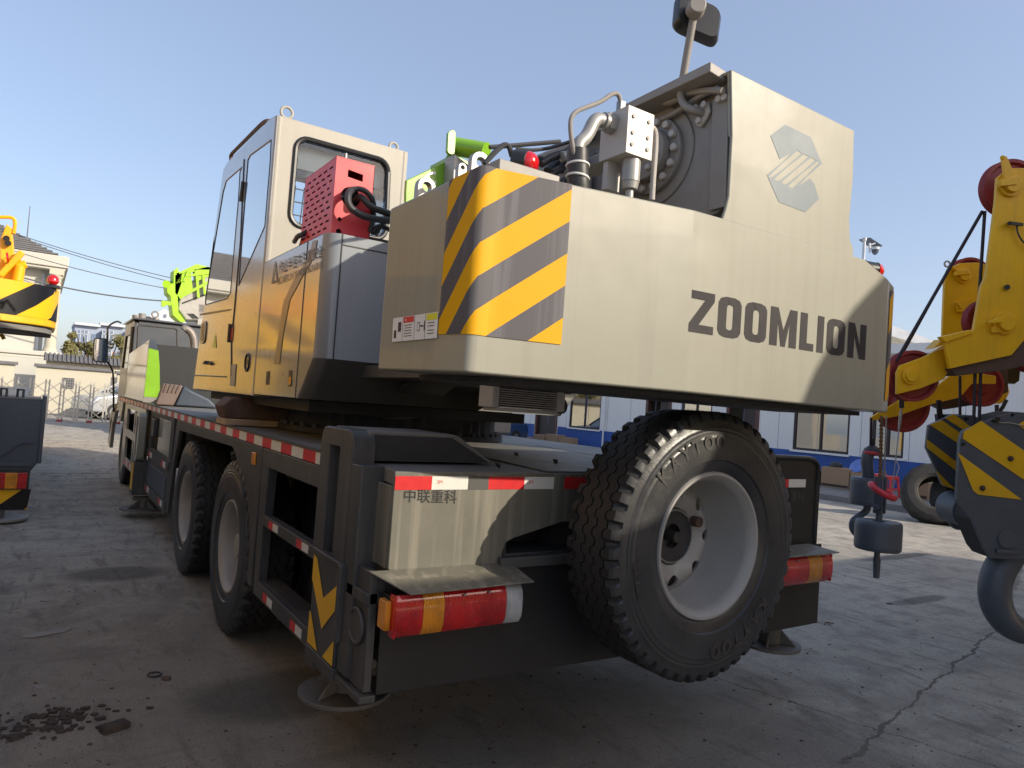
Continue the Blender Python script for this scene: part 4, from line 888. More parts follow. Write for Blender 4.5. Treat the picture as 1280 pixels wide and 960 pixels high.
# left outrigger jack frame : upright loop with slot
Xo = .985
f = quadmap(V((Xo, 2.86, 1.375)), V((Xo, 2.50, 1.375)), V((Xo, 2.86, .86)), V((Xo, 2.50, .86)))
mb = MB(); o_ = rrect(f, 0, 1, -.0, 1, .16, .12, 4); bl = [p for p in o_ if p.z > 1.2]
o_ = [f(0, 0)]+[f(0, .88), f(.03, .95), f(.09, .99), f(.17, 1), f(.83, 1), f(.91, .99), f(.97, .95), f(1, .88)]+[f(1, 0)]
plate(mb, o_, [[f(.30, .02), f(.30, .86), f(.62, .86), f(.62, .02)]], (.09, 0, 0)); mb.box(Xo+.0, Xo+.09, 2.40, 2.50, .50, 1.255)
OJ = mb.build('outrigger_frame', 'chassis', T, bevel=.008)
mb = MB(); a = f(.30, .82); mb.box(Xo+.07, Xo+.08, f(.62, 0).y, f(.48, 0).y, 1.0, 1.3); mb.build('jack_guide', 'silver', OJ)
mb = MB(); mb.box(Xo+.062, Xo+.066, f(.62, 0).y, f(.46, 0).y, .98, 1.21, 0); mb.box(Xo+.059, Xo+.0615, f(.61, 0).y, f(.47, 0).y, 1.14, 1.19, 1); mb.build('frame_sticker', ['white', 'red'], OJ, smooth=False)
# chevron plate
CP = [sx(q, Xo-.01) for q in ((414, 695), (440, 706), (434, 812), (406, 790))]
cy0, cy1, cz1, cz0 = 2.80, 2.51, .865, .50
mb = MB(); mb.box(Xo-.01, Xo+.09, cy1, cy0, cz0, cz1); mb.box(Xo-.015, Xo+.02, cy1-.02, cy0+.02, cz1, cz1+.02); mb.box(Xo-.02, Xo+.02, cy1-.03, cy1, .6, .88); mb.box(Xo-.015, Xo+.05, cy1-.01, cy0+.01, cz0-.045, cz0); mb.box(Xo, Xo+.04, cy0-.05, cy0+.06, cz0-.09, cz0-.02)
JC = mb.build('jack_cover', 'chassis', T, bevel=.004)
cf = quadmap(V((Xo-.0125, cy0, cz1)), V((Xo-.0125, cy1, cz1)), V((Xo-.0125, cy0, cz0)), V((Xo-.0125, cy1, cz0)))
mb = MB()
for P in ([(0, .98), (.14, .96), (.5, .60), (1, .84), (1, .60), (.52, .28), (.05, .68), (0, .7)],):
    tess_add(mb, [cf(*p) for p in P])
tess_add(mb, [cf(*p) for p in [(0, .36), (.06, .36), (.42, .02), (0, .02)]]); tess_add(mb, [cf(*p) for p in [(.62, .02), (1, .28), (1, 0.02)]])
mb.build('chevron', 'hazyellow', JC, smooth=False)
def pad(x, y, z, r=.2, parent=T):
    mb = MB(); mb.cyl((x, y, z), (x, y, z+.018), r, n=40); mb.cyl((x, y, z+.018), (x, y, z+.12), .06, n=20)
    for k in range(4):
        a = math.pi/2*k+.5; d = V((math.cos(a), math.sin(a), 0)); s_ = V((x, y, z+.018)); nn = V((-d.y, d.x, 0))*.006
        mb.prism([s_+d*.04-nn, s_+d*(r*.85)-nn, s_+d*.05+V((0, 0, .09))-nn], nn*2)
    mb.box(x-.11, x+.11, y-.05, y+.05, z+.10, z+.14); return mb.build('outrigger_pad', 'padgrey', parent, bevel=.003)
pad(1.14, 2.78, .285, .185)
# left rear skirt and bracket
mb = MB(); mb.prism([(1.04, YT-.0, .90), (1.04, YT-.0, .485), (2.2, YT-.0, .462), (2.45, YT, .45), (3.62, YT, .45), (3.62, YT, .88)], (0, .008, 0)); SK = mb.build('tail_skirt', 'skirt', T, bevel=.002)
mb = MB(); mb.box(1.0, 1.03, YT+.02, YT+.26, .49, .9, 0); mb.box(1.5, 3.3, YT+.02, YT+.22, .895, .935)
mb.cyl((.99, 2.36, .70), (1.03, 2.36, .70), .055, n=24); mb.box(.98, 1.04, YT, YT+.24, .46, .485); mb.box(.985, 1.04, 2.28, 2.46, .79, .83)
mb.build('tail_bracket', 'chassis', T, bevel=.003)
mb = MB(); mb.ring((.99, 2.36, .70), (1, 0, 0), .058, .007); mb.build('bracket_ring', 'chassis', T)
mb = MB(); mb.box(1.5, 3.3, YT-.03, YT-.001, .89, .93); mb.build('tail_beam', 'dkgrey', T, bevel=.004)
# lamp shelves and tail lamps
YL = 2.13
def lamp(x0, x1, z0, z1, segs, Y, mirrored=False):
    mb = MB(); mb.box(x0, x1, Y+.02, YT-.002, z0+.01, z1-.01); lo = mb.build('tail_lamp', 'black', T, bevel=.003)
    tot = x1-x0
    for a, b, mt in segs:
        xa_, xb_ = x0+tot*a, x0+tot*b; n_ = 6; mb = MB()
        i = None; pr = []
        for k in range(n_+1):
            v = k/n_; yy_ = Y+.018*(abs(2*v-1)**4); pr.append((yy_, z0+(z1-z0)*v))
        mb.prism([(xa_, y_, z_) for y_, z_ in pr]+[(xa_, Y+.03, z1), (xa_, Y+.03, z0)], (xb_-xa_-.0015, 0, 0)); ln = mb.build('lens', mt, lo, ang=50)
        if b-a > .2:
            for u in (.3, .7): MB().cyl((xa_+(xb_-xa_)*u, Y-.001, z1-.012), (xa_+(xb_-xa_)*u, Y+.004, z1-.012), .005, n=8).build('screw', 'steel', lo)
    mb = MB(); mb.box(x0-.002, x0+.006, Y+.006, Y+.05, z0-.002, z1+.002) if not mirrored else mb.box(x1-.006, x1+.002, Y+.006, Y+.05, z0-.002, z1+.002); mb.build('end_lens', 'redlens', lo, bevel=.003)
    return lo
def ribbed(name, col, scale=140):
    mt, t_, b = nt(name); P = pos(t_)
    wv = N(t_, 'ShaderNodeTexWave'); wv.inputs['Scale'].default_value = 45; t_.links.new(P, wv.inputs[0]); wv.bands_direction = 'X'
    n1 = nz(t_, P, 9, 3); n2 = nz(t_, P, 25, 4)
    c = mixc(t_, ramp(t_, n1, .4, .62), tuple(x*.72 for x in col), tuple(min(1, x*1.1) for x in col)); c = mixc(t_, MA(t_, 'MULTIPLY', ramp(t_, n2, .5, .8), .12), c, tuple(min(1, x+.25) for x in col))
    t_.links.new(c, b.inputs[0]); b.inputs['Roughness'].default_value = .22; b.inputs['Coat Weight'].default_value = 1; b.inputs['Coat Roughness'].default_value = .08
    bm_ = N(t_, 'ShaderNodeBump'); bm_.inputs['Strength'].default_value = .8; bm_.inputs['Distance'].default_value = .004; t_.links.new(wv.outputs[1], bm_.inputs['Height']); t_.links.new(bm_.outputs[0], b.inputs['Normal'])
    return mt
M['lensred'] = ribbed('ribbed_red_lens', (.62, .012, .015)); M['lensamber'] = ribbed('ribbed_amber_lens', (.82, .30, .012)); M['lensclear'] = ribbed('ribbed_clear_lens', (.5, .52, .53))
a, b, c_, d = ty((500, 745.5), YL), ty((655, 733), YL), ty((497, 797), YL), ty((655, 780), YL); print('lamp', a, b, c_, d)
zT, zL = (a.z+b.z)/2, (c_.z+d.z)/2
lamp(a.x-.01, b.x, zL, zT, ((0, .2, 'lensred'), (.2, .36, 'lensamber'), (.36, .86, 'lensred'), (.86, 1, 'lensclear')), YL)
mb = MB(); mb.box(a.x-.035, a.x-.012, YL+.03, YL+.09, zL+.02, zT-.02); mb.build('side_lens', 'lensamber', T, bevel=.004)
e = ty((1042, 695), YL); e2 = ty((985, 698), YL); print('rlamp', e, e2)
lamp(e2.x-.25, e.x, zL, zT, ((0, .15, 'lensclear'), (.15, .68, 'lensred'), (.68, .86, 'lensamber'), (.86, 1, 'lensred')), YL, True)
SH = [V((a.x-.06, YT-.001, zT+.055)), V((a.x+.03, YL-.02, zT+.008)), V((b.x+.03, YL-.02, zT+.012)), V((b.x+.02, YT-.001, zT+.05))]
mb = MB(); mb.prism(SH, (0, 0, .006)); mb.build('lamp_shelf', 'tailbox', T, bevel=.002)
mb = MB(); mb.prism([V((e2.x-.3, YT-.001, zT+.03)), V((e2.x-.3, YL-.02, zT+.012)), V((e.x+.02, YL-.02, zT+.012)), V((e.x-.03, YT-.001, zT+.03))], (0, 0, .006)); mb.build('lamp_shelf', 'tailbox', T, bevel=.002)
# right outrigger end (black plate with rounded rim)
YO = 2.32
oz = lambda q: ony(*q, YO)
a, b = oz((968, 562)), oz((1022, 575)); d = oz((1019, 680)); print('ro', a, b, d)
x0_, x1_, z1_, z0_ = 2.6, (b.x+d.x)/2, b.z+.01, d.z
f = quadmap(V((x0_, YO, z1_)), V((x1_, YO, z1_)), V((x0_, YO, z0_)), V((x1_, YO, z0_)))
pl_ = [f(0, 0), f(0, 1), f(.88, 1), f(.94, .985), f(.98, .95), f(1, .88), f(1, 0)]
mb = MB(); mb.prism(pl_, (0, .02, 0)); RO_ = mb.build('outrigger_end_plate', 'skirt', T, bevel=.003)
mb = MB(); mb.tube(pl_[1:], .014, 8, smooth=1); mb.build('plate_rim', 'black', RO_)
mb = MB(); p, q = oz((985.5, 599)), oz((1006, 609)); mb.box(p.x, q.x, YO-.004, YO-.001, q.z, p.z, 0); mb.box(p.x-.03, p.x, YO-.004, YO-.001, q.z, p.z, 1); mb.build('reflective_tape', ['tapewhite', 'tapered'], RO_, smooth=False)
mb = MB(); text_on(mb, '重科', quadmap(oz((988, 613))+V((0, -.003, 0)), oz((1004, 613))+V((0, -.003, 0)), oz((988, 626))+V((0, -.003, 0)), oz((1004, 626))+V((0, -.003, 0)))); mb.build('pressed_writing', 'dkgrey', RO_, smooth=False)
mb = MB(); a = ony(1005, 778, 2.4); mb.box(a.x-.32, a.x, 2.36, 2.42, a.z, zL+.02); mb.build('right_jack_cover', 'skirt', T, bevel=.004)
pp_ = ony(962, 806, 2.55); pad(pp_.x, 2.55, .24, .17)
# side frames and wheel arches (left side)
def fr(pts, holes, th=.03, name='side_frame', mat='chassis', X=XL):
    mb = MB(); plate(mb, [V((X, y, z)) for y, z in pts], [[V((X, y, z)) for y, z in h] for h in holes], (th, 0, 0)); return mb.build(name, mat, T, bevel=.004)
zt_ = 1.187
fr([(2.88, zt_), (3.98, zt_), (3.98, 1.0), (3.95, .40), (2.96, .40), (2.90, .42)], [[(2.98, 1.09), (3.84, 1.09), (3.86, .835), (2.98, .835)], [(2.98, .78), (3.86, .78), (3.87, .48), (2.99, .48)]], .05, 'ladder_frame')
mb = MB(); mb.box(XL+.03, XL+.12, 2.98, 3.9, .775, .79); mb.box(XL+.03, XL+.12, 2.98, 3.9, .47, .485); mb.build('ladder_tread', 'chassis', T)
for z0, z1 in ((.79, .826), (.415, .455)):
    for y in (3.10, 3.58):
        mb = MB(); mb.box(XL-.003, XL-.0005, y, y+.09, z0, z1, 0); mb.box(XL-.003, XL-.0005, y+.0895, y+.17, z0, z1, 1)
        mb.build('reflective_tape', ['tapewhite', 'tapered'], T, smooth=False)
# arch plate in front of the ladder and long wheel arch
fr([(4.0, zt_), (6.9, zt_), (7.05, .6), (7.12, .33), (6.98, .33), (6.90, .75), (6.72, 1.10), (4.72, 1.13), (4.62, 1.10), (4.28, .80), (4.08, .42), (4.0, .42)], [], .03, 'wheel_arch')
mb = MB(); p = sx((317, 572), XL-.008); mb.box(XL-.012, XL-.001, p.y-.035, p.y+.035, p.z-.04, p.z+.03); mb.build('side_reflector', 'amberlens', T, bevel=.003)
# tool box section 6.9 .. 8.5
fr([(7.06, zt_), (8.62, zt_), (8.62, .30), (7.14, .30), (7.06, .5)], [[(7.95, 1.13), (8.5, 1.13), (8.5, .80), (7.95, .80)]], .03, 'tool_box_frame')
mb = MB(); mb.box(XL-.008, XL-.001, 7.16, 7.9, .82, 1.15); mb.build('tool_box_door', 'beige', T, bevel=.004); 
mb = MB(); mb.box(XL-.006, XL-.001, 7.2, 8.5, .42, .64); mb.build('lower_door', 'navy', T, bevel=.004)
mb = MB()
for z0 in (.70, .34):
    mb.box(XL-.014, XL-.001, 7.12, 8.6, z0, z0+.075, 2)
    for y in (7.25, 8.2): mb.box(XL-.017, XL-.0145, y, y+.12, z0+.01, z0+.065, 0); mb.box(XL-.017, XL-.0145, y+.12, y+.24, z0+.01, z0+.065, 1)
mb.build('side_rail', ['tapewhite', 'tapered', 'chassis'], T, bevel=0, smooth=False)
mb = MB(); mb.box(XL-.05, XL-.009, 7.95, 8.12, .95, 1.13); mb.build('toggle_box', 'black', T, bevel=.006)
# front outrigger
mb = MB(); f = quadmap(V((XL-.10, 9.05, 1.16)), V((XL-.10, 8.72, 1.16)), V((XL-.10, 9.05, .62)), V((XL-.10, 8.72, .62)))
plate(mb, rrect(f, 0, 1, 0, 1, .3, .1, 4), [rrect(f, .3, .7, .1, .92, .15, .05, 3)], (.07, 0, 0)); FJ = mb.build('front_outrigger_loop', 'beige', T, bevel=.005)
mb = MB(); mb.box(XL-.11, XL+.05, 8.75, 9.0, .25, .62); FK = mb.build('front_jack', 'chassis', T, bevel=.005)
mb = MB(); mb.box(XL-.114, XL-.111, 8.78, 8.97, .30, .60); mb.build('amber_plate', 'hazyellow', FK, smooth=False)
pad(1.08, 8.85, .08, .24)
# front frames
fr([(9.1, zt_), (11.5, zt_), (11.35, .35), (9.1, .35)], [[(9.2, 1.12), (10.1, 1.12), (10.1, .84), (9.2, .84)], [(10.2, 1.12), (11.1, 1.12), (11.05, .84), (10.2, .84)], [(9.2, .74), (10.1, .74), (10.1, .46), (9.2, .46)], [(10.2, .74), (11.05, .74), (11.0, .46), (10.2, .46)]], .03, 'front_side_frame', 'beige')
mb = MB()
for k in range(8): mb.box(XL-.002, XL-.0005, 9.2+.22*k, 9.2+.22*k+.22, .37, .44, k % 2)
mb.build('reflective_tape', ['tapewhite', 'tapered'], T, smooth=False)
# front wing with steps
fr([(11.55, zt_), (12.3, 1.19), (13.3, 1.0), (13.55, .9), (13.45, .45), (13.1, .40), (13.0, .75), (12.6, 1.02), (12.0, 1.05), (11.7, .9)], [[(13.15, .9), (13.4, .82), (13.38, .6), (13.2, .66)]], .05, 'front_wing', 'beige', XL-.02)
# frame rails, axles, inner dark mass
mb = MB(); mb.box(1.85, 2.05, 2.4, 12, .72, 1.19); mb.box(2.65, 2.85, 2.4, 12, .72, 1.19); mb.box(1.45, 3.3, 2.5, 3.9, .62, 1.15); mb.box(1.3, 3.4, 9.2, 11, .5, 1.15); mb.box(1.4, 3.3, 7.0, 8.5, .35, 1.15)
mb.build('frame_rails', 'dark', T)
mb = MB()
for y in (4.60, 6.16, 11.75): mb.cyl((1.3, y, .51), (3.3, y, .51), .09)
mb.cyl((2.3, 4.0, .55), (2.3, 11, .7), .05); mb.build('axles', 'dark', T)
mb = MB(); mb.bar((1.45, 4.9, 1.15), (1.45, 5.5, .65), .05, .05); mb.bar((1.45, 5.9, 1.15), (1.45, 5.4, .65), .05, .05); mb.box(1.40, 1.48, 5.0, 5.9, .62, .68); mb.build('suspension_links', 'chassis', T)
# driver cab
YD = 11.9
dx = lambda q, X=XL: onx(*q, X)
dyv = lambda q, Y=YD: ony(*q, Y)
a = dyv((160, 402)); b = dyv((250, 402)); print('dcab', a, b, dx((140, 500)), dx((155, 430)), dx((185, 425)), dx((185, 502)))
zc1 = dyv((165, 399)).z
mb = MB(); X0 = 1.12
plate(mb, [(X0, YD, 1.0), (X0, YD, zc1-.05), (X0, YD+.1, zc1), (X0, YD+1.35, zc1), (X0, YD+1.6, zc1-.6), (X0, YD+1.7, 1.0)], [[(X0, YD+.35, 1.7), (X0, YD+.35, zc1-.2), (X0, YD+1.25, zc1-.2), (X0, YD+1.45, 1.7)]], (.05, 0, 0))
mb.box(X0+.05, 3.45, YD, YD+.05, 1.2, zc1-.02); mb.box(X0+.05, 3.45, YD+.05, YD+1.4, zc1-.03, zc1); mb.box(3.40, 3.45, YD+.05, YD+1.6, 1.0, zc1-.03)
mb.box(X0-.03, 3.5, YD-.04, YD+1.35, zc1, zc1+.03)
DC = mb.build('driver_cab', 'cabgrey', T, bevel=.01)
f = quadmap(dyv((173, 406)), dyv((222, 411)), dyv((172, 440)), dyv((222, 440))); r_ = rrect(f, 0, 1, 0, 1, .08, .12)
mb = MB(); mb.tube([p+V((0, -.005, 0)) for p in r_]+[r_[0]+V((0, -.005, 0))], .012, 6); mb.build('window_blank', 'dkgrey', DC)
mb = MB(); mb.poly([(X0+.02, YD+.35, 1.7), (X0+.02, YD+1.45, 1.7), (X0+.02, YD+1.25, zc1-.2), (X0+.02, YD+.35, zc1-.2)]); mb.build('side_window', 'darkglass', DC, smooth=False)
mb = MB(); mb.box(X0-.02, X0-.001, YD+.05, YD+.28, 1.1, zc1-.1); mb.box(X0-.03, X0-.001, YD+.1, YD+.2, 1.3, 1.7); mb.build('door_pillar', 'dark', DC, bevel=.004)
mb = MB(); P = [dyv(q, YD+.9) for q in ((152, 404), (146, 401), (136, 407), (134, 412), (134, 430))]; P2 = [dyv(q, YD+.9) for q in ((134, 452), (141, 462), (142, 480), (142, 515))]
mb.tube(P, .014, 8, smooth=1); mb.tube(P2, .014, 8, smooth=1); MBr = mb.build('mirror_bracket', 'black', DC)
f = quadmap(dyv((117, 422), YD+.85), dyv((135, 423), YD+.85), dyv((116, 452), YD+.85), dyv((135, 454), YD+.85)); r_ = rrect(f, 0, 1, 0, 1, .2, .15, 4)
mb = MB(); mb.prism(r_, (0, .07, 0)); MH = mb.build('side_mirror', 'black', DC, bevel=.006); mb = MB(); r2_ = rrect(f, .07, .93, .05, .95, .15, .1, 4); mb.poly([p+V((0, -.008, 0)) for p in r2_]); mb.build('mirror_glass', 'mirror', MH, smooth=False)
mb = MB(); a = dyv((185, 398), YD+.6)
for q in ((178, 392), (187, 396), (195, 398), (170, 394)):
    p = dyv(q, YD+.5); mb.cyl(V((p.x, p.y, zc1)), V((p.x, p.y, p.z)), .05)
mb.ring(dyv((194, 393), YD+.4), (0, 1, 0), .045, .012); mb.build('roof_fittings', 'winch', DC)
# engine cowl: pale side, lime end
a, b = dx((155, 430), XL+.02), dx((186, 424), XL+.02); yb_ = b.y; ya_ = YD-.02
mb = MB(); zt3 = b.z; mb.prism([(XL+.02, yb_, 1.254), (XL+.02, ya_, 1.254), (XL+.03, ya_, zt3-.12), (XL+.03, yb_+.05, zt3)], (.02, 0, 0)); CWL = mb.build('engine_cowl', 'side', T, bevel=.006)
Gp = [(186.5, 499), (200, 497), (199.5, 455), (196, 436), (194, 425), (187, 424)]
P = [ony(*q, yb_) for q in ((181, 497), (200, 497), (199.5, 457), (198, 438), (194, 424), (187, 424))]; P[0] = V((XL+.02, yb_, 1.32)); P[1].z = 1.32; P[-1] = V((XL+.03, yb_, zt3))
mb = MB(); mb.prism(P, (0, .02, 0)); mb.build('lime_end_panel', 'green', CWL, bevel=.002); xg = P[1].x
mb = MB(); mb.box(XL+.02, xg, yb_-.001, yb_+.02, 1.254, 1.319); mb.build('cowl_base', 'winch', CWL)
mb = MB(); mb.prism([V((p.x, yb_-.003, p.z)) for p in (P[3], P[4], P[5])]+[V((P[5].x-.01, yb_-.003, P[3].z+.02))], (0, .002, 0)); mb.build('blue_corner', 'navy', CWL, smooth=False)
M['mesh'] = None
mt, t_, b_ = nt('radiator_mesh'); ck = N(t_, 'ShaderNodeTexChecker'); ck.inputs['Scale'].default_value = 60; t_.links.new(pos(t_), ck.inputs[0]); t_.links.new(mixc(t_, ck.outputs[1], (.008, .009, .010), (.026, .028, .032)), b_.inputs[0]); b_.inputs['Roughness'].default_value = .6; M['mesh'] = mt
p0, p1_, p2_, p3_ = ony(199, 430, yb_), ony(246, 436, yb_), ony(246, 495, yb_), ony(201, 490, yb_)
mb = MB(); mb.box(p0.x-.02, 3.3, yb_+.005, yb_+.06, 1.254, (p0.z+p1_.z)/2, 0); mb.build('radiator_screen', 'mesh', T, bevel=.004)
mb = MB(); mb.tube([ony(*q, yb_+.3) for q in ((229, 412), (231, 410), (238, 414), (242, 422), (243, 432), (243, 440))], .048, 16, smooth=1); mb.build('exhaust_pipe', 'pipesteel', T)
# brown tank cover and dark bin
YK = 8.55
ky = lambda q, Y=YK: ony(*q, Y)
P = [ky(q) for q in ((194, 505), (204, 479), (229, 482), (217, 506))]; P[0].z = P[3].z = 1.258
mb = MB(); mb.prism(P, (.05, .45, 0)); tk = mb.build('tank_cover', 'tank', T, bevel=.015)
mb = MB()
for k in range(4):
    a = P[1].lerp(P[2], .18+.21*k); mb.cyl(a+V((0, -.004, -.005)), a.lerp(P[0].lerp(P[3], .18+.21*k), .38)+V((0, -.004, 0)), .010, n=8)
mb.build('cover_ribs', 'tank', tk)
P = [ky(q, YK+.01) for q in ((218, 506), (230, 482), (239, 488), (262, 499), (273, 510))]; P[0].z = P[-1].z = 1.258
mb = MB(); mb.prism(P, (.1, .8, 0)); mb.build('tool_bin', 'navy', T, bevel=.02)
mb = MB(); mb.tube([(1.12, 8.95, 1.258), (1.12, 8.95, 1.31), (1.2, 8.95, 1.31), (1.2, 8.95, 1.258)], .01, 8, smooth=1); mb.build('deck_handle', 'chassis', T)
# ------------------------------------------------------------------ wheels
def wheel(c, ax, parent, name, R=.51, w=.28, deep=.19, holes=10, hubbed=True, seg=216):
    c = V(c); ax = V(ax)
    mb = MB(); mb.lathe([(-w*.3, .05), (-w*.3, .12), (w*.5-deep-.02, .12), (w*.5-deep-.02, .05)], c, ax, 24); W = mb.build(name, 'dark', parent)
    mb = MB(); tyre(mb, c, ax, R, .278, w, seg); mb.build('tyre', ['rubber', 'sidewall'], W, ang=28, recalc=True)
    mb = MB(); rim(mb, c, ax, .286, w, deep, 0, holes, .105); Rm = mb.build('rim', 'rim', W, ang=40)
    if hubbed:
        mb = MB(); mb.lathe([(w/2-deep, .115), (w/2-deep+.04, .11), (w/2-deep+.10, .085), (w/2-deep+.13, .07), (w/2-deep+.135, .001)], c, ax, 32); mb.build('hub', 'rim', W)
        u = V((0, 0, 1)); w2 = ax.cross(u)
        for k in range(10):
            a = 2*math.pi*k/10+.3; q = c+ax*(w/2-deep+.015)+(u*math.cos(a)+w2*math.sin(a))*.138; MB().cyl(q, q+ax*.03, .013, n=6).build('wheel_nut', 'winch', Rm)
    return W
wheel((XL+.13, 4.60, .525), (-1, 0, 0), T, 'rear_wheel', R=.525)
wheel((XL+.13, 6.16, .525), (-1, 0, 0), T, 'rear_wheel', R=.525)
wheel((XL+.18, 11.75, .51), (-1, 0, 0), T, 'front_wheel', seg=180)
for y in (4.60, 6.16):
    mb = MB(); tyre(mb, (XL+.50, y, .51), (-1, 0, 0), .51, .292, .28, 72); mb.build('inner_tyre', ['rubber', 'sidewall'], T, ang=28)
    for x in (XRr-.17, XRr-.5):
        mb = MB(); tyre(mb, (x, y, .51), (1, 0, 0), .51, .292, .28, 48); mb.build('right_tyre', ['rubber', 'sidewall'], T, ang=28)
mb = MB(); tyre(mb, (XRr-.18, 11.75, .51), (1, 0, 0), .51, .292, .28, 48); mb.build('right_tyre', ['rubber', 'sidewall'], T, ang=28)
# spare wheel
SPc = V((2.195, 1.95, 1.025)); SR = .518
SW = wheel(SPc, (0, -1, 0), T, 'spare_wheel', R=SR, w=.27, deep=.225, holes=8, hubbed=False, seg=288)
mb = MB(); c = SPc
mb.cyl(c+V((0, .13, 0)), c+V((0, .30, 0)), .11); mb.cyl(c+V((0, .05, 0)), c+V((0, .2, 0)), .022); mb.build('spare_carrier', 'dark', SW)
mb = MB(); mb.lathe([(-.10, .113), (-.07, .110), (-.07, .104), (-.10, .102)], c, (0, -1, 0), 32); mb.build('centre_ring', 'steel', SW)
mb = MB(); mb.cyl(c+V((.11, .07, .06)), c+V((.11, .035, .06)), .022, n=12); mb.build('lifting_nut', 'rust', SW)
# sidewall lettering, bent round the tyre
def arc_text(mb, word, a0, a1, r0, r1, off):
    nl = len(word)
    for i, ch in enumerate(word):
        vs, fs = text_polys(ch, .03)
        aa, ab = a0+(a1-a0)*(i+.08)/nl, a0+(a1-a0)*(i+.86)/nl
        if ch in 'I': aa, ab = a0+(a1-a0)*(i+.35)/nl, a0+(a1-a0)*(i+.6)/nl
        P = []
        for u, v in vs:
            a = aa+(ab-aa)*u; r = r0+(r1-r0)*v; tt = (r-.292)/(SR-.292)
            P.append(SPc+V((r*math.sin(a), -off, r*math.cos(a))))
        k = mb.add(P)
        for q in fs: mb.f.append(tuple(k+z for z in q)); mb.m.append(0)
mb = MB(); arc_text(mb, 'KAYTOO', math.radians(-52), math.radians(4), .375, .432, .1455); mb.build('sidewall_lettering', 'embossed', SW, smooth=False)
mb = MB(); arc_text(mb, 'KAYTOO', math.radians(125), math.radians(180), .375, .43, .1455); arc_text(mb, 'STEEL', math.radians(-115), math.radians(-92), .40, .425, .1455); mb.build('sidewall_lettering', 'embossed', SW, smooth=False)
# ================================================================== LEFT CRANE
LC = thing('truck_crane', (-1.2, 12, 0), 'yellow crane cut off by the left edge, its tail dark blue', 'truck crane')
YLc = 8.6
ly = lambda q, Y=YLc: ony(*q, Y)
mb = MB(); mb.prism([(-2.4, YLc, .52), (-2.4, YLc, 1.24), (.055, YLc, 1.24), (.075, YLc, 1.27), (.06, YLc, .62), (.0, YLc, .52)], (0, .5, 0)); mb.box(-2.4, -.12, YLc+.5, 17, .75, 1.22); mb.box(.045, .085, YLc-.01, YLc+.45, .6, 1.285)
CH = mb.build('chassis_tail', 'navy', LC, bevel=.01)
mb = MB(); mb.prism([(-2.38, YLc-.004, .62), (.0, YLc-.004, .62), (.02, YLc-.004, .60), (.02, YLc-.004, .575), (-2.38, YLc-.004, .575)], (0, -.03, 0)); mb.tube([ly((0, 572), 8.58), ly((27, 553), 8.58), ly((42, 553), 8.58)], .008); mb.build('tail_trim', 'navy', CH)
mb = MB(); mb.box(-2.3, .04, YLc, 9.6, 1.241, 1.252); mb.build('deck_plate', 'deck', LC)
for x in (-.31, -.17): mb = MB(); mb.tube([(x, YLc+.25, 1.25), (x, YLc+.25, 1.33), (x+.05, YLc+.2, 1.33), (x+.05, YLc+.2, 1.25)], .012); mb.build('deck_handle', 'chassis', LC)
lo_ = MB().box(-2.3, .0, YLc-.03, YLc, .34, .52).build('tail_lamp', 'black', LC)
for a, b, mm in ((-.02, -.10, 'lensred'), (-.10, -.20, 'lensamber'), (-.20, -.6, 'lensred')): MB().box(b, a, YLc-.05, YLc-.031, .35, .51).build('lens', mm, lo_, bevel=.006)
M['lstripe'] = stripes('left_hazard', (.85, .45, .008), (.006, .006, .008), 1.9, 2.2, .15, .5, .45, .15)
mb = MB(); i = mb.add([(-2.3, YLc-.01, .14), (.0, YLc-.01, .14), (.02, YLc-.01, .34), (-2.3, YLc-.01, .34)]); mb.f.append((i, i+1, i+2, i+3)); mb.m.append(0)
for k, (x, z) in enumerate(((-2.3, .14), (0, .14), (.02, .34), (-2.3, .34))): mb.uv[i+k] = (-x, z)
mb.build('hazard_board', 'lstripe', LC, smooth=False); mb = MB(); mb.box(-2.3, .0, YLc-.005, YLc+.03, .13, .34); mb.build('board_back', 'navy', LC)
mb = MB(); mb.cyl((-.22, 8.75, .02), (-.22, 8.75, .045), .24, n=36); mb.cyl((-.25, 8.75, .045), (-.25, 8.75, .4), .07); mb.build('outrigger_pad', 'winch', LC, bevel=.003)
# counterweight with curved end
o2 = [(-2.6, 8.20), (-1.2, 8.05), (-.30, 8.25), (-.08, 8.35), (.05, 8.50), (.10, 8.75), (.10, 9.6), (-2.6, 9.6)]
zb3, zt3_ = 1.98, 2.38
mb = MB(); mb.prism([(x, y, zb3) for x, y in o2], (0, 0, zt3_-zb3-.0)); LCW = mb.build('counterweight', 'yellow', LC, bevel=.01, ang=50)
cum = [0]
for a, b in zip(o2, o2[1:]): cum.append(cum[-1]+math.hypot(b[0]-a[0], b[1]-a[1]))
mb = MB(); idx = []
for k in range(6):
    a = V((*o2[max(k-1, 0)], 0)); b = V((*o2[k+1], 0)); d = (b-a).normalized(); p = V((*o2[k], 0))+V((d.y, -d.x, 0))*.004
    i = mb.add([(p.x, p.y, zb3+.07), (p.x, p.y, zt3_-.0)]); mb.uv[i] = (cum[k], zb3+.07); mb.uv[i+1] = (cum[k], zt3_); idx.append(i)
for a, b in zip(idx, idx[1:]): mb.f.append((a, b, b+1, a+1)); mb.m.append(0)
mb.build('hazard_stripes', stripes('left_cw_stripes', (.85, .45, .008), (.006, .006, .008), -1.55, 2.15, .82, .5, .4, .15), LCW, ang=60)
mb = MB(); mb.prism([(x-.03*(1 if x > -1 else 0), y+.03, zb3-.06) for x, y in o2], (0, 0, .06)); mb.build('concrete_base', 'curb', LCW)
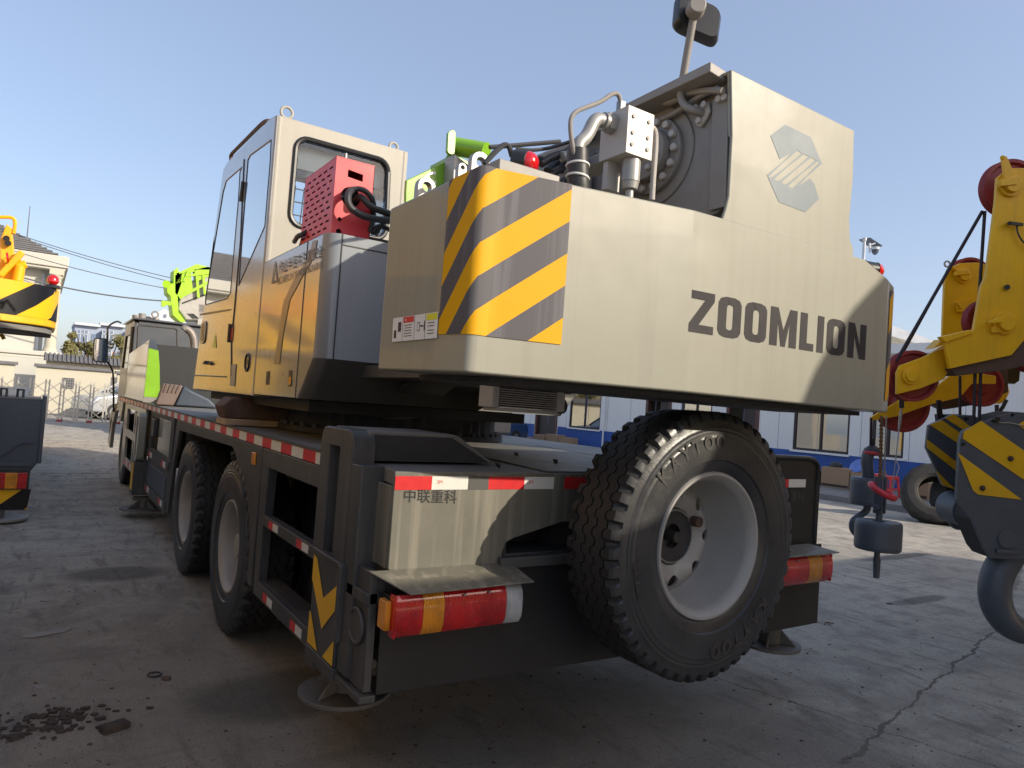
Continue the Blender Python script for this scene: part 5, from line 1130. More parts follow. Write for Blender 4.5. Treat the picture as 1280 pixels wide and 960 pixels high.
mb = MB(); mb.cyl((.04, 8.55, zt3_), (.04, 8.55, zt3_+.03), .08, .06); mb.build('lamp_base', 'black', LC); mb = MB(); mb.lathe([(-.055, .001), (-.045, .035), (-.02, .053), (.01, .053), (.035, .04), (.052, .015), (.055, .001)], (.04, 8.55, zt3_+.085), (0, 0, 1), 24); mb.build('beacon', 'redlens', LC)
# winch, brackets and long yellow body
mb = MB()
mb.prism([ly(q, 9.0) for q in ((0, 352), (0, 300), (8, 280), (15, 285), (18, 318), (28, 345), (28, 356))], (0, .25, 0))
mb.cyl(ly((4, 330), 8.9), ly((24, 322), 8.9), .05); mb.bar(ly((0, 345), 8.8), ly((28, 315), 8.8), .06, .06); mb.cyl(ly((22, 352), 8.9), ly((25, 332), 8.9), .05, .05); mb.cyl(ly((20, 333), 8.9), ly((33, 330), 8.9), .04)
mb.box(-2.4, -.55, 9.0, 10.6, 2.38, 2.85); WL = mb.build('winch_frame', 'orange', LC, bevel=.01)
mb = MB(); mb.tube([ly(q, 9.0) for q in ((-12, 272), (10, 271), (18, 273), (19, 281), (17, 292))], .018, smooth=1); mb.build('guard_rail', 'orange', WL)
mb = MB()
for q in ((8, 298), (10, 304)): mb.cyl(ly(q, 8.97), ly(q, 8.94), .03)
mb.build('knob', 'black', WL)
mb = MB(); mb.cyl(ly((8, 322), 8.75), ly((11, 322), 8.75), .05); mb.build('red_lamp', 'redlens', LC)
mb = MB(); mb.box(-2.6, -.75, 9.7, 17.5, 1.40, 2.7); mb.build('superstructure', 'yellow', LC, bevel=.03)
mb = MB(); mb.box(-1.9, -1.25, 9.6, 20, 2.9, 3.6); mb.build('boom', 'yellow', LC, bevel=.03)
mb = MB(); mb.box(-.8, -.74, 10.0, 10.5, 1.6, 2.2); mb.box(-.8, -.74, 11.0, 11.9, 2.2, 2.6); mb.build('side_vents', 'frame', LC)
mb = MB(); mb.box(-2.3, -.85, 17.6, 19.6, .7, 2.5); mb.build('driver_cab', 'yellow', LC, bevel=.05)
for y in (10.4, 11.8, 16.2):
    mb = MB(); tyre(mb, (-.40, y, .51), (1, 0, 0), .51, .292, .28, 48); mb.build('tyre', ['rubber', 'sidewall'], LC, ang=28)
mb = MB(); mb.tube([ly(q, 9.5) for q in ((0, 418), (3, 420), (5, 424))], .02); mb.build('trim', 'yellow', LC)
# ================================================================== neighbour just left of the photographer
LT = thing('truck_crane', (-1.5, 3.5, 0), 'yellow machine alongside, only the edge of one tyre showing at the bottom left corner', 'truck crane')
mb = MB(); tyre(mb, (-.135, 1.42, .50), (1, 0, 0), .50, .278, .24, 144); mb.build('tyre', ['rubber', 'sidewall'], LT, ang=28)
mb = MB(); rim(mb, V((-.135, 1.42, .50)), V((1, 0, 0)), .285, .24, .12, 0, 8, .08); mb.build('rim', 'yellow', LT)
mb = MB(); mb.box(-2.6, -.42, .3, 7.2, .75, 1.2); mb.build('chassis', 'navy', LT, bevel=.02)
mb = MB(); mb.prism([(-.62, 1.5, 1.62), (-.62, 6.6, 1.62), (-.62, 6.6, 2.75), (-.62, 4.2, 3.0), (-.62, 2.2, 2.55), (-.62, 1.5, 2.4)], (-1.9, 0, 0)); mb.build('superstructure', 'yellow', LT, bevel=.03)
mb = MB(); mb.box(-.63, -.60, 2.6, 3.4, 1.8, 2.2); mb.box(-.63, -.60, 4.6, 5.6, 1.9, 2.5); mb.build('side_vents', 'frame', LT)
# ================================================================== RIGHT SIDE : boom heads
def P_(D):
    return lambda q, dd=0: ond(q[0], q[1], D+dd)
def sheave(mb, c, ax, R, w=.07, n=56):
    mb.lathe([(-w/2, .0), (-w/2, R*.35), (-w*.15, R*.45), (-w*.15, R*.82), (-w/2, R*.88), (-w/2, R), (0, R-.035), (w/2, R), (w/2, R*.88), (w*.15, R*.82), (w*.15, R*.45), (w/2, R*.35), (w/2, 0)], c, ax, n)
def boss(mb, c, r, d=.05):
    c = V(c); mb.cyl(c, c-Fw*.02, r*1.45, n=32); mb.cyl(c-Fw*.02, c-Fw*d, r, n=28)
B1 = thing('crane_boom_head', ond(1300, 470, 4.9), 'largest and nearest yellow boom head with dark red rope wheel, at the right edge', 'boom head', 'yellow crane boom heads on the right')
p = P_(4.9)
mb = MB(); hp = [(1232, 214), (1262, 205), (1300, 205), (1340, 215), (1340, 395), (1300, 405), (1264, 444), (1186, 461), (1180, 424), (1222, 353)]
hp = [(1245, 252), (1247, 222), (1262, 210), (1290, 210), (1350, 225), (1350, 380), (1295, 408), (1265, 444), (1187, 461), (1180, 425), (1217, 414), (1227, 358), (1233, 345)]
mb.prism([p(q) for q in hp], Fw*.03); P1 = mb.build('cheek_plate', 'yellow', B1, bevel=.004)
mb = MB(); mb.prism([p(q, .36) for q in hp], Fw*.03); mb.build('cheek_plate', 'yellow', B1, bevel=.004)
mb = MB(); mb.prism([p(q, .03) for q in ((1266, 444), (1188, 461), (1196, 470), (1262, 462), (1350, 440), (1350, 380), (1297, 408))], Fw*.33); mb.build('bottom_plate', 'rust', B1, bevel=.004)
mb = MB(); boss(mb, p((1254, 404)), .055); mb.box(0, 0, 0, 0, 0, 0) if 0 else None; mb.prism([p(q, -.01) for q in ((1238, 409), (1257, 409), (1256, 416), (1238, 416))], -Fw*.015); mb.prism([p(q, -.05) for q in ((1232, 402), (1250, 396), (1252, 403), (1234, 405))], -Fw*.02); mb.build('pin_boss', 'yellow', P1, bevel=.004)
mb = MB(); boss(mb, p((1262, 232)), .055); mb.prism([p(q, -.03) for q in ((1246, 226), (1266, 222), (1268, 232), (1248, 234))], -Fw*.03); mb.prism([p(q, -.02) for q in ((1250, 198), (1256, 196), (1267, 222), (1254, 226))], -Fw*.02); mb.cyl(p((1253, 197), -.05), p((1253, 197), .03), .015); mb.build('top_pin', 'yellow', P1, bevel=.003)
mb = MB(); mb.cyl(p((1259, 359)), p((1259, 359), -.03), .018); mb.cyl(p((1262, 279)), p((1262, 279), -.05), .013); mb.bar(p((1263, 279), -.04), p((1278, 281), -.04), .02, .02); mb.build('limit_switch', 'black', P1)
mb = MB(); mb.tube([p(q, -.03) for q in ((1271, 281), (1272, 292), (1279, 303), (1290, 312))], .006, smooth=1); mb.build('switch_cable', 'hose', P1)
mb = MB(); mb.prism([p(q, -.02) for q in ((1176, 421), (1214, 412), (1218, 416), (1182, 428))], Fw*.05); mb.build('top_lip', 'yellow', P1, bevel=.003)
mb = MB(); sheave(mb, p((1262, 236), .17), Fw, .205); mb.build('upper_sheave', 'sheave', B1, ang=30)
mb = MB(); sheave(mb, p((1232, 402), .17), Fw, .155); mb.build('lower_sheave', 'sheave', B1, ang=30)
mb = MB(); sheave(mb, p((1290, 440), .17), Fw, .15); mb.build('lower_sheave', 'sheave', B1, ang=30)
# telescoping boom behind the head going right, out of the frame
mb = MB(); mb.prism([p(q, .06) for q in ((1335, 250), (1335, 430), (1900, 560), (1900, 330))], Fw*.28); mb.build('boom_section', 'yellow', B1, bevel=.02)
# nose arm reaching left from head 1
mb = MB(); mb.prism([p(q, .10) for q in ((1190, 420), (1187, 432), (1150, 448), (1125, 457), (1121, 466), (1121, 493), (1150, 486), (1180, 474), (1187, 462))], Fw*.025); NA = mb.build('nose_arm', 'yellow', B1, bevel=.004)
mb = MB(); boss(mb, p((1137, 470), .10), .04, .035); mb.build('nose_pin', 'yellow', NA, bevel=.003)
mb = MB(); sheave(mb, p((1139, 470), .20), Fw, .185); mb.build('nose_sheave', 'sheave', NA, ang=30)
mb = MB(); mb.prism([p(q, .30) for q in ((1190, 425), (1150, 450), (1121, 462), (1121, 485), (1180, 474), (1187, 462))], Fw*.025); mb.prism([p(q, .05) for q in ((1166, 436), (1178, 424), (1182, 430))], Fw*.1); mb.build('nose_arm_back', 'yellow', NA)
mb = MB()
for a, b, r in (((1228, 264), (1120, 452), .012), ((1231, 264), (1222, 400), .012)): mb.cyl(p(a, .17), p(b, .17), r, n=8)
mb.cyl(p((1172, 362), .9), p((1128, 442), .9), .011, n=8); mb.cyl(p((1225, 360), .6), p((1232, 361), .6), .01)
mb.build('luffing_rope', 'rope', B1)
# second head, behind
B2 = thing('crane_boom_head', ond(1205, 430, 6.2), 'middle yellow boom head with round eye bolt on top, partly behind the largest one', 'boom head', 'yellow crane boom heads on the right')
p = P_(6.2)
hp = [(1181, 352), (1186, 336), (1200, 329), (1222, 328), (1238, 332), (1238, 430), (1186, 440), (1178, 440), (1179, 400)]
mb = MB(); mb.prism([p(q) for q in hp], Fw*.03); P2h = mb.build('cheek_plate', 'yellow', B2, bevel=.004); mb = MB(); mb.prism([p(q, .34) for q in hp], Fw*.03); mb.build('cheek_plate', 'yellow', B2)
mb = MB(); sheave(mb, p((1210, 350), .17), Fw, .20); mb.build('upper_sheave', 'sheave', B2, ang=30)
mb = MB(); boss(mb, p((1203, 345)), .045); mb.prism([p(q, -.03) for q in ((1192, 340), (1208, 337), (1210, 343), (1192, 345))], -Fw*.03); mb.bar(p((1187, 333), -.02), p((1198, 340), -.02), .05, .02); mb.build('top_pin', 'yellow', P2h, bevel=.003)
mb = MB(); mb.ring(p((1184, 330), -.02), Fw, .024, .008); mb.build('eye_bolt', 'winchlight', P2h)
mb = MB(); mb.prism([p(q, -.01) for q in ((1195, 378), (1215, 376), (1215, 389), (1195, 390))], -Fw*.02); mb.cyl(p((1196, 378), -.04), p((1202, 386), -.03), .008); mb.build('switch_bracket', 'yellow', P2h)
mb = MB(); mb.prism([p(q, .05) for q in ((1245, 470), (1215, 465), (1187, 470), (1160, 492), (1125, 500), (1112, 508), (1090, 521), (1088, 526), (1120, 521), (1165, 505), (1200, 497), (1215, 480), (1245, 480))], Fw*.03); NB = mb.build('lower_arm', 'yellow', B2, bevel=.004)
mb = MB(); mb.prism([p(q, .2) for q in ((1260, 462), (1215, 470), (1165, 505), (1180, 512), (1225, 505), (1260, 490))], Fw*.1); mb.build('arm_box', 'rust', B2)
mb = MB(); sheave(mb, p((1127, 507), .14), Fw, .238); mb.build('nose_sheave', 'sheave', NB, ang=30)
mb = MB(); sheave(mb, p((1226, 482), .15), Fw, .19); mb.build('lower_sheave', 'sheave', NB, ang=30)
mb = MB(); mb.prism([p(q, .25) for q in ((1300, 430), (1240, 470), (1240, 340), (1900, 300), (1900, 430))], Fw*.25); mb.build('boom_section', 'yellow', B2)
mb = MB()
mb.cyl(p((1127, 499), -.9), p((1127, 510), -.9), .018); mb.build('rope_socket', 'black', B2)
mb = MB(); mb.tube([p(q, -.9) for q in ((1127, 508), (1126, 518), (1124, 534), (1121, 560), (1118, 590), (1115, 610))], lambda u: .011 if .1 < u < .45 else .004, 6, smooth=1); mb.build('thin_cable', 'silver', B2)
# third head with small bracket at far right
B3 = thing('crane_boom_head', ond(1252, 480, 7.5), 'smallest yellow bracket-shaped boom end hanging below the largest boom head', 'boom head', 'yellow crane boom heads on the right')
p = P_(7.5)
mb = MB(); mb.prism([p(q) for q in ((1238, 468), (1258, 470), (1262, 490), (1256, 503), (1248, 505), (1244, 488))], Fw*.2); mb.build('bracket', 'yellow', B3, bevel=.005)
mb = MB(); sheave(mb, p((1236, 485), .1), Fw, .16); mb.build('sheave', 'sheave', B3, ang=30)
mb = MB(); mb.box(0, 0, 0, 0, 0, 0) if 0 else None; mb.prism([p(q, -.4) for q in ((1256, 460), (1276, 456), (1274, 476), (1268, 480), (1260, 478))], Fw*.1); mb.build('black_coupling', 'black', B3); mb = MB(); mb.tube([p(q, -.1) for q in ((1258, 500), (1252, 512), (1246, 516), (1246, 506))], .02, smooth=1); mb.build('hose_loop', 'black', B3)
# far crane clutter : orange and red lattice booms
for k, (q0_, q1_, mt_, D, lab) in enumerate((((1225, 512), (1330, 470), 'orange', 17, 'distant orange lattice boom, upper of the two behind the hook blocks'), ((1228, 487), (1330, 500), 'sheave', 20, 'distant dark red lattice boom crossing behind the orange one'))):
    F_ = thing('lattice_boom', ond(*q0_, D), lab, 'lattice boom'); a, b = ond(*q0_, D), ond(*q1_, D)
    up_ = V((0, 0, .45)); dp = V((0, .5, 0)); mb = MB()
    for o in (V(), up_, dp, up_+dp): mb.bar(a+o, b+o, .07, .07)
    for o in (V(), dp):
        for i in range(12):
            s_ = a.lerp(b, i/12)+o; e_ = a.lerp(b, (i+1)/12)+o; mb.bar(s_+(up_ if i % 2 else V()), e_+(V() if i % 2 else up_), .04, .04)
    mb.build('lattice', mt_, F_)
    mb = MB(); 
    for i in (2, 5, 8): c = a.lerp(b, i/11)+V((0, -.1, -.25)); mb.cyl(c, c+V((.5, 0, .1)), .14)
    mb.build('rollers', 'orange', F_)
# ================================================================== hook blocks
M['bstripe'] = None
def hook(mb, c, s, thick, ang0=0, dirx=None):
    # shank then a C shaped hook in the picture-facing plane
    dirx = dirx or Rt
    pts = [(0, .30), (0, .15), (-.02, .05), (-.13, -.04), (-.19, -.18), (-.15, -.33), (-.02, -.41), (.12, -.37), (.20, -.25), (.215, -.14)]
    P = [V(c)+dirx*x*s+V((0, 0, y*s)) for x, y in pts]
    th = lambda u: thick*(.55+.6*math.sin(min(1, u*1.15)*math.pi)) if u < .9 else thick*.55*(1-(u-.9)*6)
    mb.tube(P, th, 16, smooth=3)
def hook_block(base, D, outline, loc, label, stripes_poly, hookc, hs, ropes, holes):
    H = thing('hook_block', loc, label, 'hook block', 'grey hook blocks with yellow striped plates')
    p = P_(D)
    for dd in (0, .26):
        mb = MB(); hl = [circ(p(h, dd), Rt, Up, r, 14) for h, r in holes]; plate(mb, [p(q, dd) for q in outline], hl, Fw*.03); cp_ = mb.build('cheek_plate', 'blockgrey', H, bevel=.006)
        if dd == 0: c0_ = cp_
    mb = MB(); mb.prism([p(q, .04) for q in outline[2:-2]], Fw*.21); mb.build('inner_body', 'dark', H)
    for sp in stripes_poly:
        mb = MB(); mb.prism([p(q, -.001) for q in sp], -Fw*.004); mb.build('yellow_stripe', 'hazyellow', c0_, smooth=False)
    mb = MB(); hook(mb, p(hookc, .14), hs, hs*(.060 if hs > 1 else .12)); mb.build('hook', 'blockgrey', H)
    mb = MB()
    for a, b in ropes: mb.cyl(p(a, .14), p(b, .14), .0115, n=8)
    mb.build('hoist_rope', 'rope', H)
    return H, c0_, p
o1_ = [(1200, 551), (1204, 539), (1250, 520), (1272, 515), (1330, 520), (1340, 560), (1340, 640), (1325, 700), (1240, 698), (1232, 688), (1216, 650), (1196, 625), (1198, 590)]
st1 = [[(1204, 540), (1227, 525), (1340, 600), (1340, 640), (1326, 640), (1200, 553)], [(1196.5, 565), (1279, 628), (1278, 625), (1277, 625), (1222, 618)], [(1270, 529), (1282, 524), (1340, 560), (1340, 575)]]
st1 = [[(1204.5, 539.5), (1226, 526), (1340, 605), (1340, 640), (1203, 548)], [(1197, 566), (1277, 624.5), (1222, 618), (1216, 613)], [(1272, 531), (1281, 525), (1340, 565), (1340, 578)]]
H1, c1, p = hook_block(None, 4.85, o1_, ond(1270, 620, 4.9), 'largest hook block with thick grey hook, at the right edge in front of the other', st1, (1293, 684), 1.5, (((1219, 462), (1217, 535)), ((1226, 462), (1224, 530))), [((1266, 519), .014)])
for q in ((1262, 573), (1227, 610)): c = p(q); mb = MB(); mb.cyl(c, c-Fw*.015, .02, n=6); mb.cyl(c-Fw*.015, c-Fw*.028, .011, n=10); mb.build('bolt', 'rust', c1)
mb = MB(); c = p((1258, 674)); mb.cyl(c, c-Fw*.012, .062, n=32); mb.prism([p(q) for q in ((1244, 686), (1274, 688), (1272, 692), (1244, 691))], -Fw*.02); mb.build('trunnion_cap', 'blockgrey', c1, bevel=.004)
mb = MB(); c = p((1204, 555)); mb.cyl(c, c-Fw*.01, .012); c = p((1243, 524)); mb.cyl(c, c-Fw*.03, .02); mb.build('plate_hole', 'black', c1)
mb = MB(); mb.tube([p(q, -.01) for q in ((1244, 523), (1250, 529), (1262, 528), (1281, 533))], .004, smooth=1); mb.build('wire', 'silver', c1)
o2_ = [(1158, 560), (1161, 532), (1188, 519), (1215, 519), (1240, 528), (1240, 612), (1198, 612), (1178, 606), (1170, 585)]
st2 = [[(1162, 531), (1177, 525), (1240, 570), (1240, 582)], [(1158.5, 549), (1240, 612), (1225, 612), (1158.5, 560)], [(1181, 522.5), (1192, 517.5), (1222, 540), (1222, 549)], [(1170, 588), (1194, 612), (1178, 606)]]
H2, c2, p = hook_block(None, 5.5, o2_, ond(1195, 570, 5.6), 'smaller hook block partly behind the largest one', st2, (1200, 640), .28, (((1200, 470), (1200, 522)), ((1175, 500), (1177, 524)), ((1172, 500), (1173, 526))), [((1208, 524), .015)])
mb = MB(); c = p((1200, 636), .1); mb.lathe([(-.12, .001), (-.12, .13), (.12, .13), (.12, .001)], c, Fw, 36); mb.build('lower_sheave', 'blockgrey', H2, bevel=.01)
for q in ((1194, 529), (1183, 575)): c = p(q); mb = MB(); mb.cyl(c, c-Fw*.02, .013, n=6); mb.build('bolt', 'yellow', c2)
# ball hooks
def ball_hook(D, cx_, ytop, ybot, wpx, label, rope_top, red_q, tilt, hook_low):
    p = P_(D); c0 = p((cx_, ytop)); c1 = p((cx_, ybot)); r = wpx/2/FPX*D; h = c0.z-c1.z
    H = thing('ball_hook', c1, label, 'hook weight', 'round single-line hook weights')
    x, y = (c0.x+c1.x)/2, (c0.y+c1.y)/2
    mb = MB(); mb.lathe([(0, .001), (0, r*.93), (.012, r*.99), (.03, r), (h-.03, r), (h-.012, r*.985), (h, r*.93), (h, r*.3), (h-.03, r*.28), (h-.03, .001)], (x, y, c1.z), (0, 0, 1), 56); mb.build('weight', 'blockgrey', H, ang=40)
    return H, p, V((x, y, c0.z)), V((x, y, c1.z)), r
H3, p, ct, cb, r = ball_hook(4.8, 1097.5, 651, 687, 54, 'nearer round grey hook weight with tilted red ring, hanging low beside the black end plate', None, None, None, None)
mb = MB(); mb.cyl(ct+V((0, 0, -.03)), ct+V((0, 0, .10)), .022, n=16); mb.box(ct.x-.03, ct.x-.012, ct.y-.03, ct.y+.03, ct.z+.05, ct.z+.3); mb.box(ct.x+.012, ct.x+.03, ct.y-.03, ct.y+.03, ct.z+.05, ct.z+.3); mb.cyl(ct+V((-.05, 0, .09)), ct+V((.05, 0, .09)), .02); mb.cyl(ct+V((-.04, 0, .22)), ct+V((.045, 0, .22)), .02); mb.build('clevis', 'blockgrey', H3, bevel=.004)
mb = MB(); rc = p((1103, 614), -.05); ax_ = (V((0, 0, 1))+Rt*.45-Fw*.35).normalized(); mb.ring(rc, ax_, .082, .020, 36, 12); mb.build('red_ring', 'red', H3)
mb = MB(); a, b = p((1102, 520)), p((1100, 602)); mb.cyl(b, a, .006, n=8)
for k in range(34):
    c = b.lerp(a, k/34); mb.ring(c, (1, .2, 0) if k % 2 else (0, 1, .1), .010, .0045, 10, 5)
mb.build('rusty_chain', 'rustchain', H3)
mb = MB(); a, b = p((1108, 520), .02), p((1105, 600), .02); mb.cyl(b, a, .005, n=6); mb.cyl(a+(b-a)*.93+V((0, 0, .03)), b, .012); mb.build('hoist_rope', 'winch', H3)
mb = MB(); mb.tube([cb, cb+V((0, 0, -.06)), cb+V((.004, 0, -.10)), cb+V((.006, 0, -.19))], lambda u: .019 if u < .3 else .030*(1-.35*u), 12, smooth=1); mb.build('hook_shank', 'blockgrey', H3)
H4, p, ct, cb, r = ball_hook(5.7, 1085, 597, 631, 42, 'farther round grey hook weight with flat red ring, just behind the nearer one', None, None, None, None)
mb = MB(); mb.tube([ct+V((0, 0, -.02)), p((1085, 590)), p((1083, 575)), p((1087, 562)), p((1092, 568))], .045, 14, smooth=2); mb.cyl(p((1090, 566)), p((1090, 560)), .06); mb.build('swivel', 'blockgrey', H4)
mb = MB(); mb.ring(p((1089, 566)), (0, 0, 1), .05, .016, 30, 10); mb.build('red_ring', 'red', H4)
mb = MB(); mb.lathe([(0, .05), (.03, .05), (.05, .03), (.05, .001)], p((1090, 565)), (0, 0, 1), 20); mb.cyl(p((1092, 561)), p((1090, 547)), .013); mb.build('rope_clamp', 'black', H4)
mb = MB(); mb.cyl(p((1088, 562)), p((1089, 522)), .010, n=8); mb.build('hoist_rope', 'rope', H4)
mb = MB(); a = cb; mb.tube([a, a+V((-.0, 0, -.05)), a-Rt*.06+V((0, 0, -.09)), a-Rt*.12+V((0, 0, -.13)), a-Rt*.11+V((0, 0, -.22)), a+V((0, 0, -.28)), a+Rt*.08+V((0, 0, -.2))], lambda u: .03*(1-.4*u), 12, smooth=2); mb.build('hook', 'blockgrey', H4)
# ================================================================== OFFICE BUILDING on the right
XF = 18.5
OB = thing('office_building', (XF+3, 15, 0), 'long low white building with a blue band along its base, beyond the yard', 'building')
fy = lambda x, y=560: onx(x, y, XF).y
wins = [(23.2, 21.25, .88, 3.1), (17.05, 15.7, 1.0, 2.6), (12.65, 10.92, .88, 2.5), (10.3, 9.45, .92, 2.2), (6.5, 4.8, .92, 2.4), (31.5, 29.6, .9, 3.0)]
doors = [(25.6, 24.0, 2.9), (18.75, 17.5, 2.25), (15.1, 13.85, 2.25)]
holes = [[(XF, a, z0), (XF, b, z0), (XF, b, z1), (XF, a, z1)] for a, b, z0, z1 in wins]+[[(XF, a, .16), (XF, b, .16), (XF, b, z1), (XF, a, z1)] for a, b, z1 in doors]
mb = MB(); plate(mb, [(XF, -4, .0), (XF, -4, 3.6), (XF, 45, 3.6), (XF, 45, .0)], holes, (.22, 0, 0)); OW = mb.build('wall', 'wallwhite', OB, smooth=False)
mb = MB(); ys = [-4]; cuts = sorted([(b, a) for a, b, z1 in doors]); y = -4
for c0_, c1_ in cuts: mb.box(XF-.012, XF-.002, y, c0_-.06, .13, .86); y = c1_+.06
mb.box(XF-.012, XF-.002, y, 45, .13, .86); mb.build('blue_band', 'wallblue', OB, smooth=False)
mb = MB()
for k in range(38): y = -3.5+1.28*k; mb.box(XF-.004, XF-.0005, y, y+.012, .87, 3.6)
mb.build('panel_joints', 'apart', OB, smooth=False)
mb = MB(); mb.box(XF-.35, XF+8, -4.2, 45.2, 3.6, 3.85); mb.box(XF+.22, XF+8, -4, 45, 0, .2); mb.box(XF+7.8, XF+8, -4, 45, 0, 3.6); mb.box(XF+.2, XF+7.8, -4, -3.9, 0, 3.6); mb.build('flat_roof', 'wallwhite', OB, smooth=False)
mb = MB(); mb.box(XF+1.5, XF+1.6, -4, 45, .2, 3.6); mb.build('inner_wall', 'cream', OB)
for i, (a, b, z0, z1) in enumerate(wins):
    mb = MB(); t_ = .07
    for y0, y1, q0, q1 in ((b, a, z0, z0+t_), (b, a, z1-t_, z1), (b, b+t_, z0+t_, z1-t_), (a-t_, a, z0+t_, z1-t_), ((a+b)/2-t_/2, (a+b)/2+t_/2, z0+t_, z1-t_)): mb.box(XF+.02, XF+.10, y0, y1, q0, q1)
    if z1 > 3: mb.box(XF+.022, XF+.098, b+t_, a-t_, z1-.55, z1-.48)
    W = mb.build('window', 'frame', OB, bevel=.004)
    mb = MB(); mb.box(XF+.055, XF+.065, b+t_, a-t_, z0+t_, z1-t_); mb.build('pane', 'bldglass', W, smooth=False)
    mb = MB(); mb.box(XF-.06, XF-.001, b-.05, a+.05, z0-.06, z0-.005); mb.build('sill', 'wallwhite', W, bevel=.005)
for a, b, z1 in doors:
    mb = MB()
    for y0, y1, q0, q1 in ((b, a, z1-.12, z1), (b, b+.12, .16, z1-.12), (a-.12, a, .16, z1-.12)): mb.box(XF-.03, XF+.12, y0, y1, q0, q1)
    Dd = mb.build('door_frame', 'doorframe', OB, bevel=.006)
    mb = MB(); mb.box(XF+.09, XF+.13, b+.12, a-.12 if a > 20 else (a+b)/2, .16, z1-.12); mb.build('door', 'frame', Dd)
M['lit'] = None
mb = MB()
for y, z in ((12.4, .95), (12.1, .93), (11.7, .95), (11.4, .92)): mb.box(XF+.15, XF+.3, y-.08, y+.1, .9, z+.1*random.random()+.03)
mb.build('sill_clutter', 'stool', OB)
# drainpipes and cable
mb = MB(); mb.cyl((XF-.06, 20.95, .13), (XF-.06, 20.95, 3.6), .035); mb.build('drainpipe', 'wallwhite', OB)
mb = MB(); mb.cyl((XF-.04, 8.35, .5), (XF-.04, 8.3, 3.6), .025); mb.build('drainpipe', 'wallwhite', OB)
# white warehouse beyond, with pale blue roof
BW = thing('warehouse', (34, 20, 0), 'pale warehouse with low pitched light blue roof, just above the yellow arms on the right', 'building')
a = ond(1127, 410, 26); b = ond(1175, 430, 26)
pA_, pB_, pC_, pD_ = ond(1090, 398, 30), ond(1185, 432, 30), ond(1200, 470, 30), ond(1080, 470, 30)
mb = MB(); mb.prism([pA_, pB_, pB_+V((0, 0, -.6)), pA_+V((0, 0, -1.0))], Fw*8+V((0, 0, 1.0))); mb.build('roof', 'farwhite', BW, smooth=False)
mb = MB(); q0_, q1_ = pA_+V((0, 0, -.5)), pB_+V((0, 0, -.3)); mb.prism([V((q0_.x, q0_.y, 0)), V((q1_.x, q1_.y, 0)), V((q1_.x+6, q1_.y-6, 0)), V((q1_.x+6, q1_.y-6, q1_.z)), q1_, q0_], Fw*5); mb.build('wall', 'cream', BW, smooth=False)
# CCTV
CV = thing('camera_pole', ond(1080, 340, 24), 'thin white pole with dome camera and small solar panel above the counterweight', 'camera pole')
p = P_(24); t0_, t1_ = p((1080.5, 301)), p((1079, 330)); t1_ = V((t0_.x, t0_.y, 3.7))
mb = MB(); mb.cyl(V((t0_.x, t0_.y, 3.6)), t0_, .05); mb.cyl(t0_+V((0, 0, 0)), t0_+V((0, 0, .1)), .07); mb.build('pole', 'farwhite', CV)
mb = MB(); mb.bar(p((1080, 309)), p((1090, 309)), .04, .04); mb.bar(p((1087, 304)), p((1087, 316)), .05, .05); mb.bar(p((1088, 306)), p((1094, 304)), .04, .04); mb.cyl(p((1094, 309)), p((1094, 312)), .13); mb.build('bracket', 'farwhite', CV)
mb = MB(); mb.lathe([(0, .12), (-.08, .11), (-.16, .06), (-.19, .001)], p((1094, 312)), (0, 0, 1), 16); mb.build('camera_dome', 'navy', CV)
mb = MB(); a, b = p((1088, 298)), p((1103, 308)); mb.prism([a, b, b+V((0, .4, 0)), a+V((0, .4, 0))], (0, 0, .03)); mb.build('solar_panel', 'navy', CV)
# ================================================================== clutter along the building
def carton(name, x0, x1, y0, y1, z0, z1, label, rot=0, tape=True):
    c = V(((x0+x1)/2, (y0+y1)/2, z0)); mb = MB(); mb.box(x0, x1, y0, y1, z0, z1); o = mb.build(name, 'cardboard', None, bevel=.008)
    tag(o, label, 'box', 'cardboard boxes along the building')
    if tape: q = MB(); q.box(x0-.002, x0, y0+.02, y1-.02, z0+.03, z0+.09); q.build('print_band', 'brick', o, smooth=False); 
    return o
carton('cardboard_box', 16.1, 16.6, 9.45, 10.17, .13, .62, 'brown cardboard box topped by a dark cap, beside the blue basin')
carton('cardboard_box', 16.1, 16.6, 9.1, 9.42, .13, .56, 'narrow cardboard box right against the larger box with the cap', tape=False)
o = carton('cardboard_box', 16.3, 16.7, 7.75, 8.15, .13, .50, 'open cardboard box with raised flaps behind the red stool')
mb = MB()
for x, y, dx_, dy_ in ((16.3, 7.75, -.12, 0), (16.7, 7.75, .1, 0)): mb.prism([(x, 7.75, .5), (x, 8.15, .5), (x+dx_, 8.15, .66), (x+dx_, 7.75, .66)], (.004, 0, 0))
mb.build('flap', 'cardboard', o)
tag(MB().box(16.15, 16.55, 10.25, 10.7, .13, .5).build('storage_box', 'black', None, bevel=.02), 'black storage box left of the brown cardboard box', 'box')
for k, (y0, y1, h, lb) in enumerate(((24.4, 25.3, .18, 'lowest flat carton, leftmost of the row under the tall office window'), (23.5, 24.3, .35, 'second carton from the left under the tall office window'), (22.6, 23.4, .42, 'third carton from the left under the tall office window'), (21.8, 22.55, .36, 'rightmost carton of the row under the tall office window'))):
    carton('cardboard_box', 17.5, 17.9, y0, y1, .13, .13+h, lb, tape=False)
cp2 = MB(); cp2.lathe([(0, .15), (.07, .14), (.12, .08), (.13, .001)], (16.35, 9.95, .625), (0, 0, 1), 20); cp2.box(16.2, 16.3, 9.85, 10.05, .625, .64); tag(cp2.build('cap', 'black', None), 'dark cap lying on top of the brown cardboard box', 'cap')
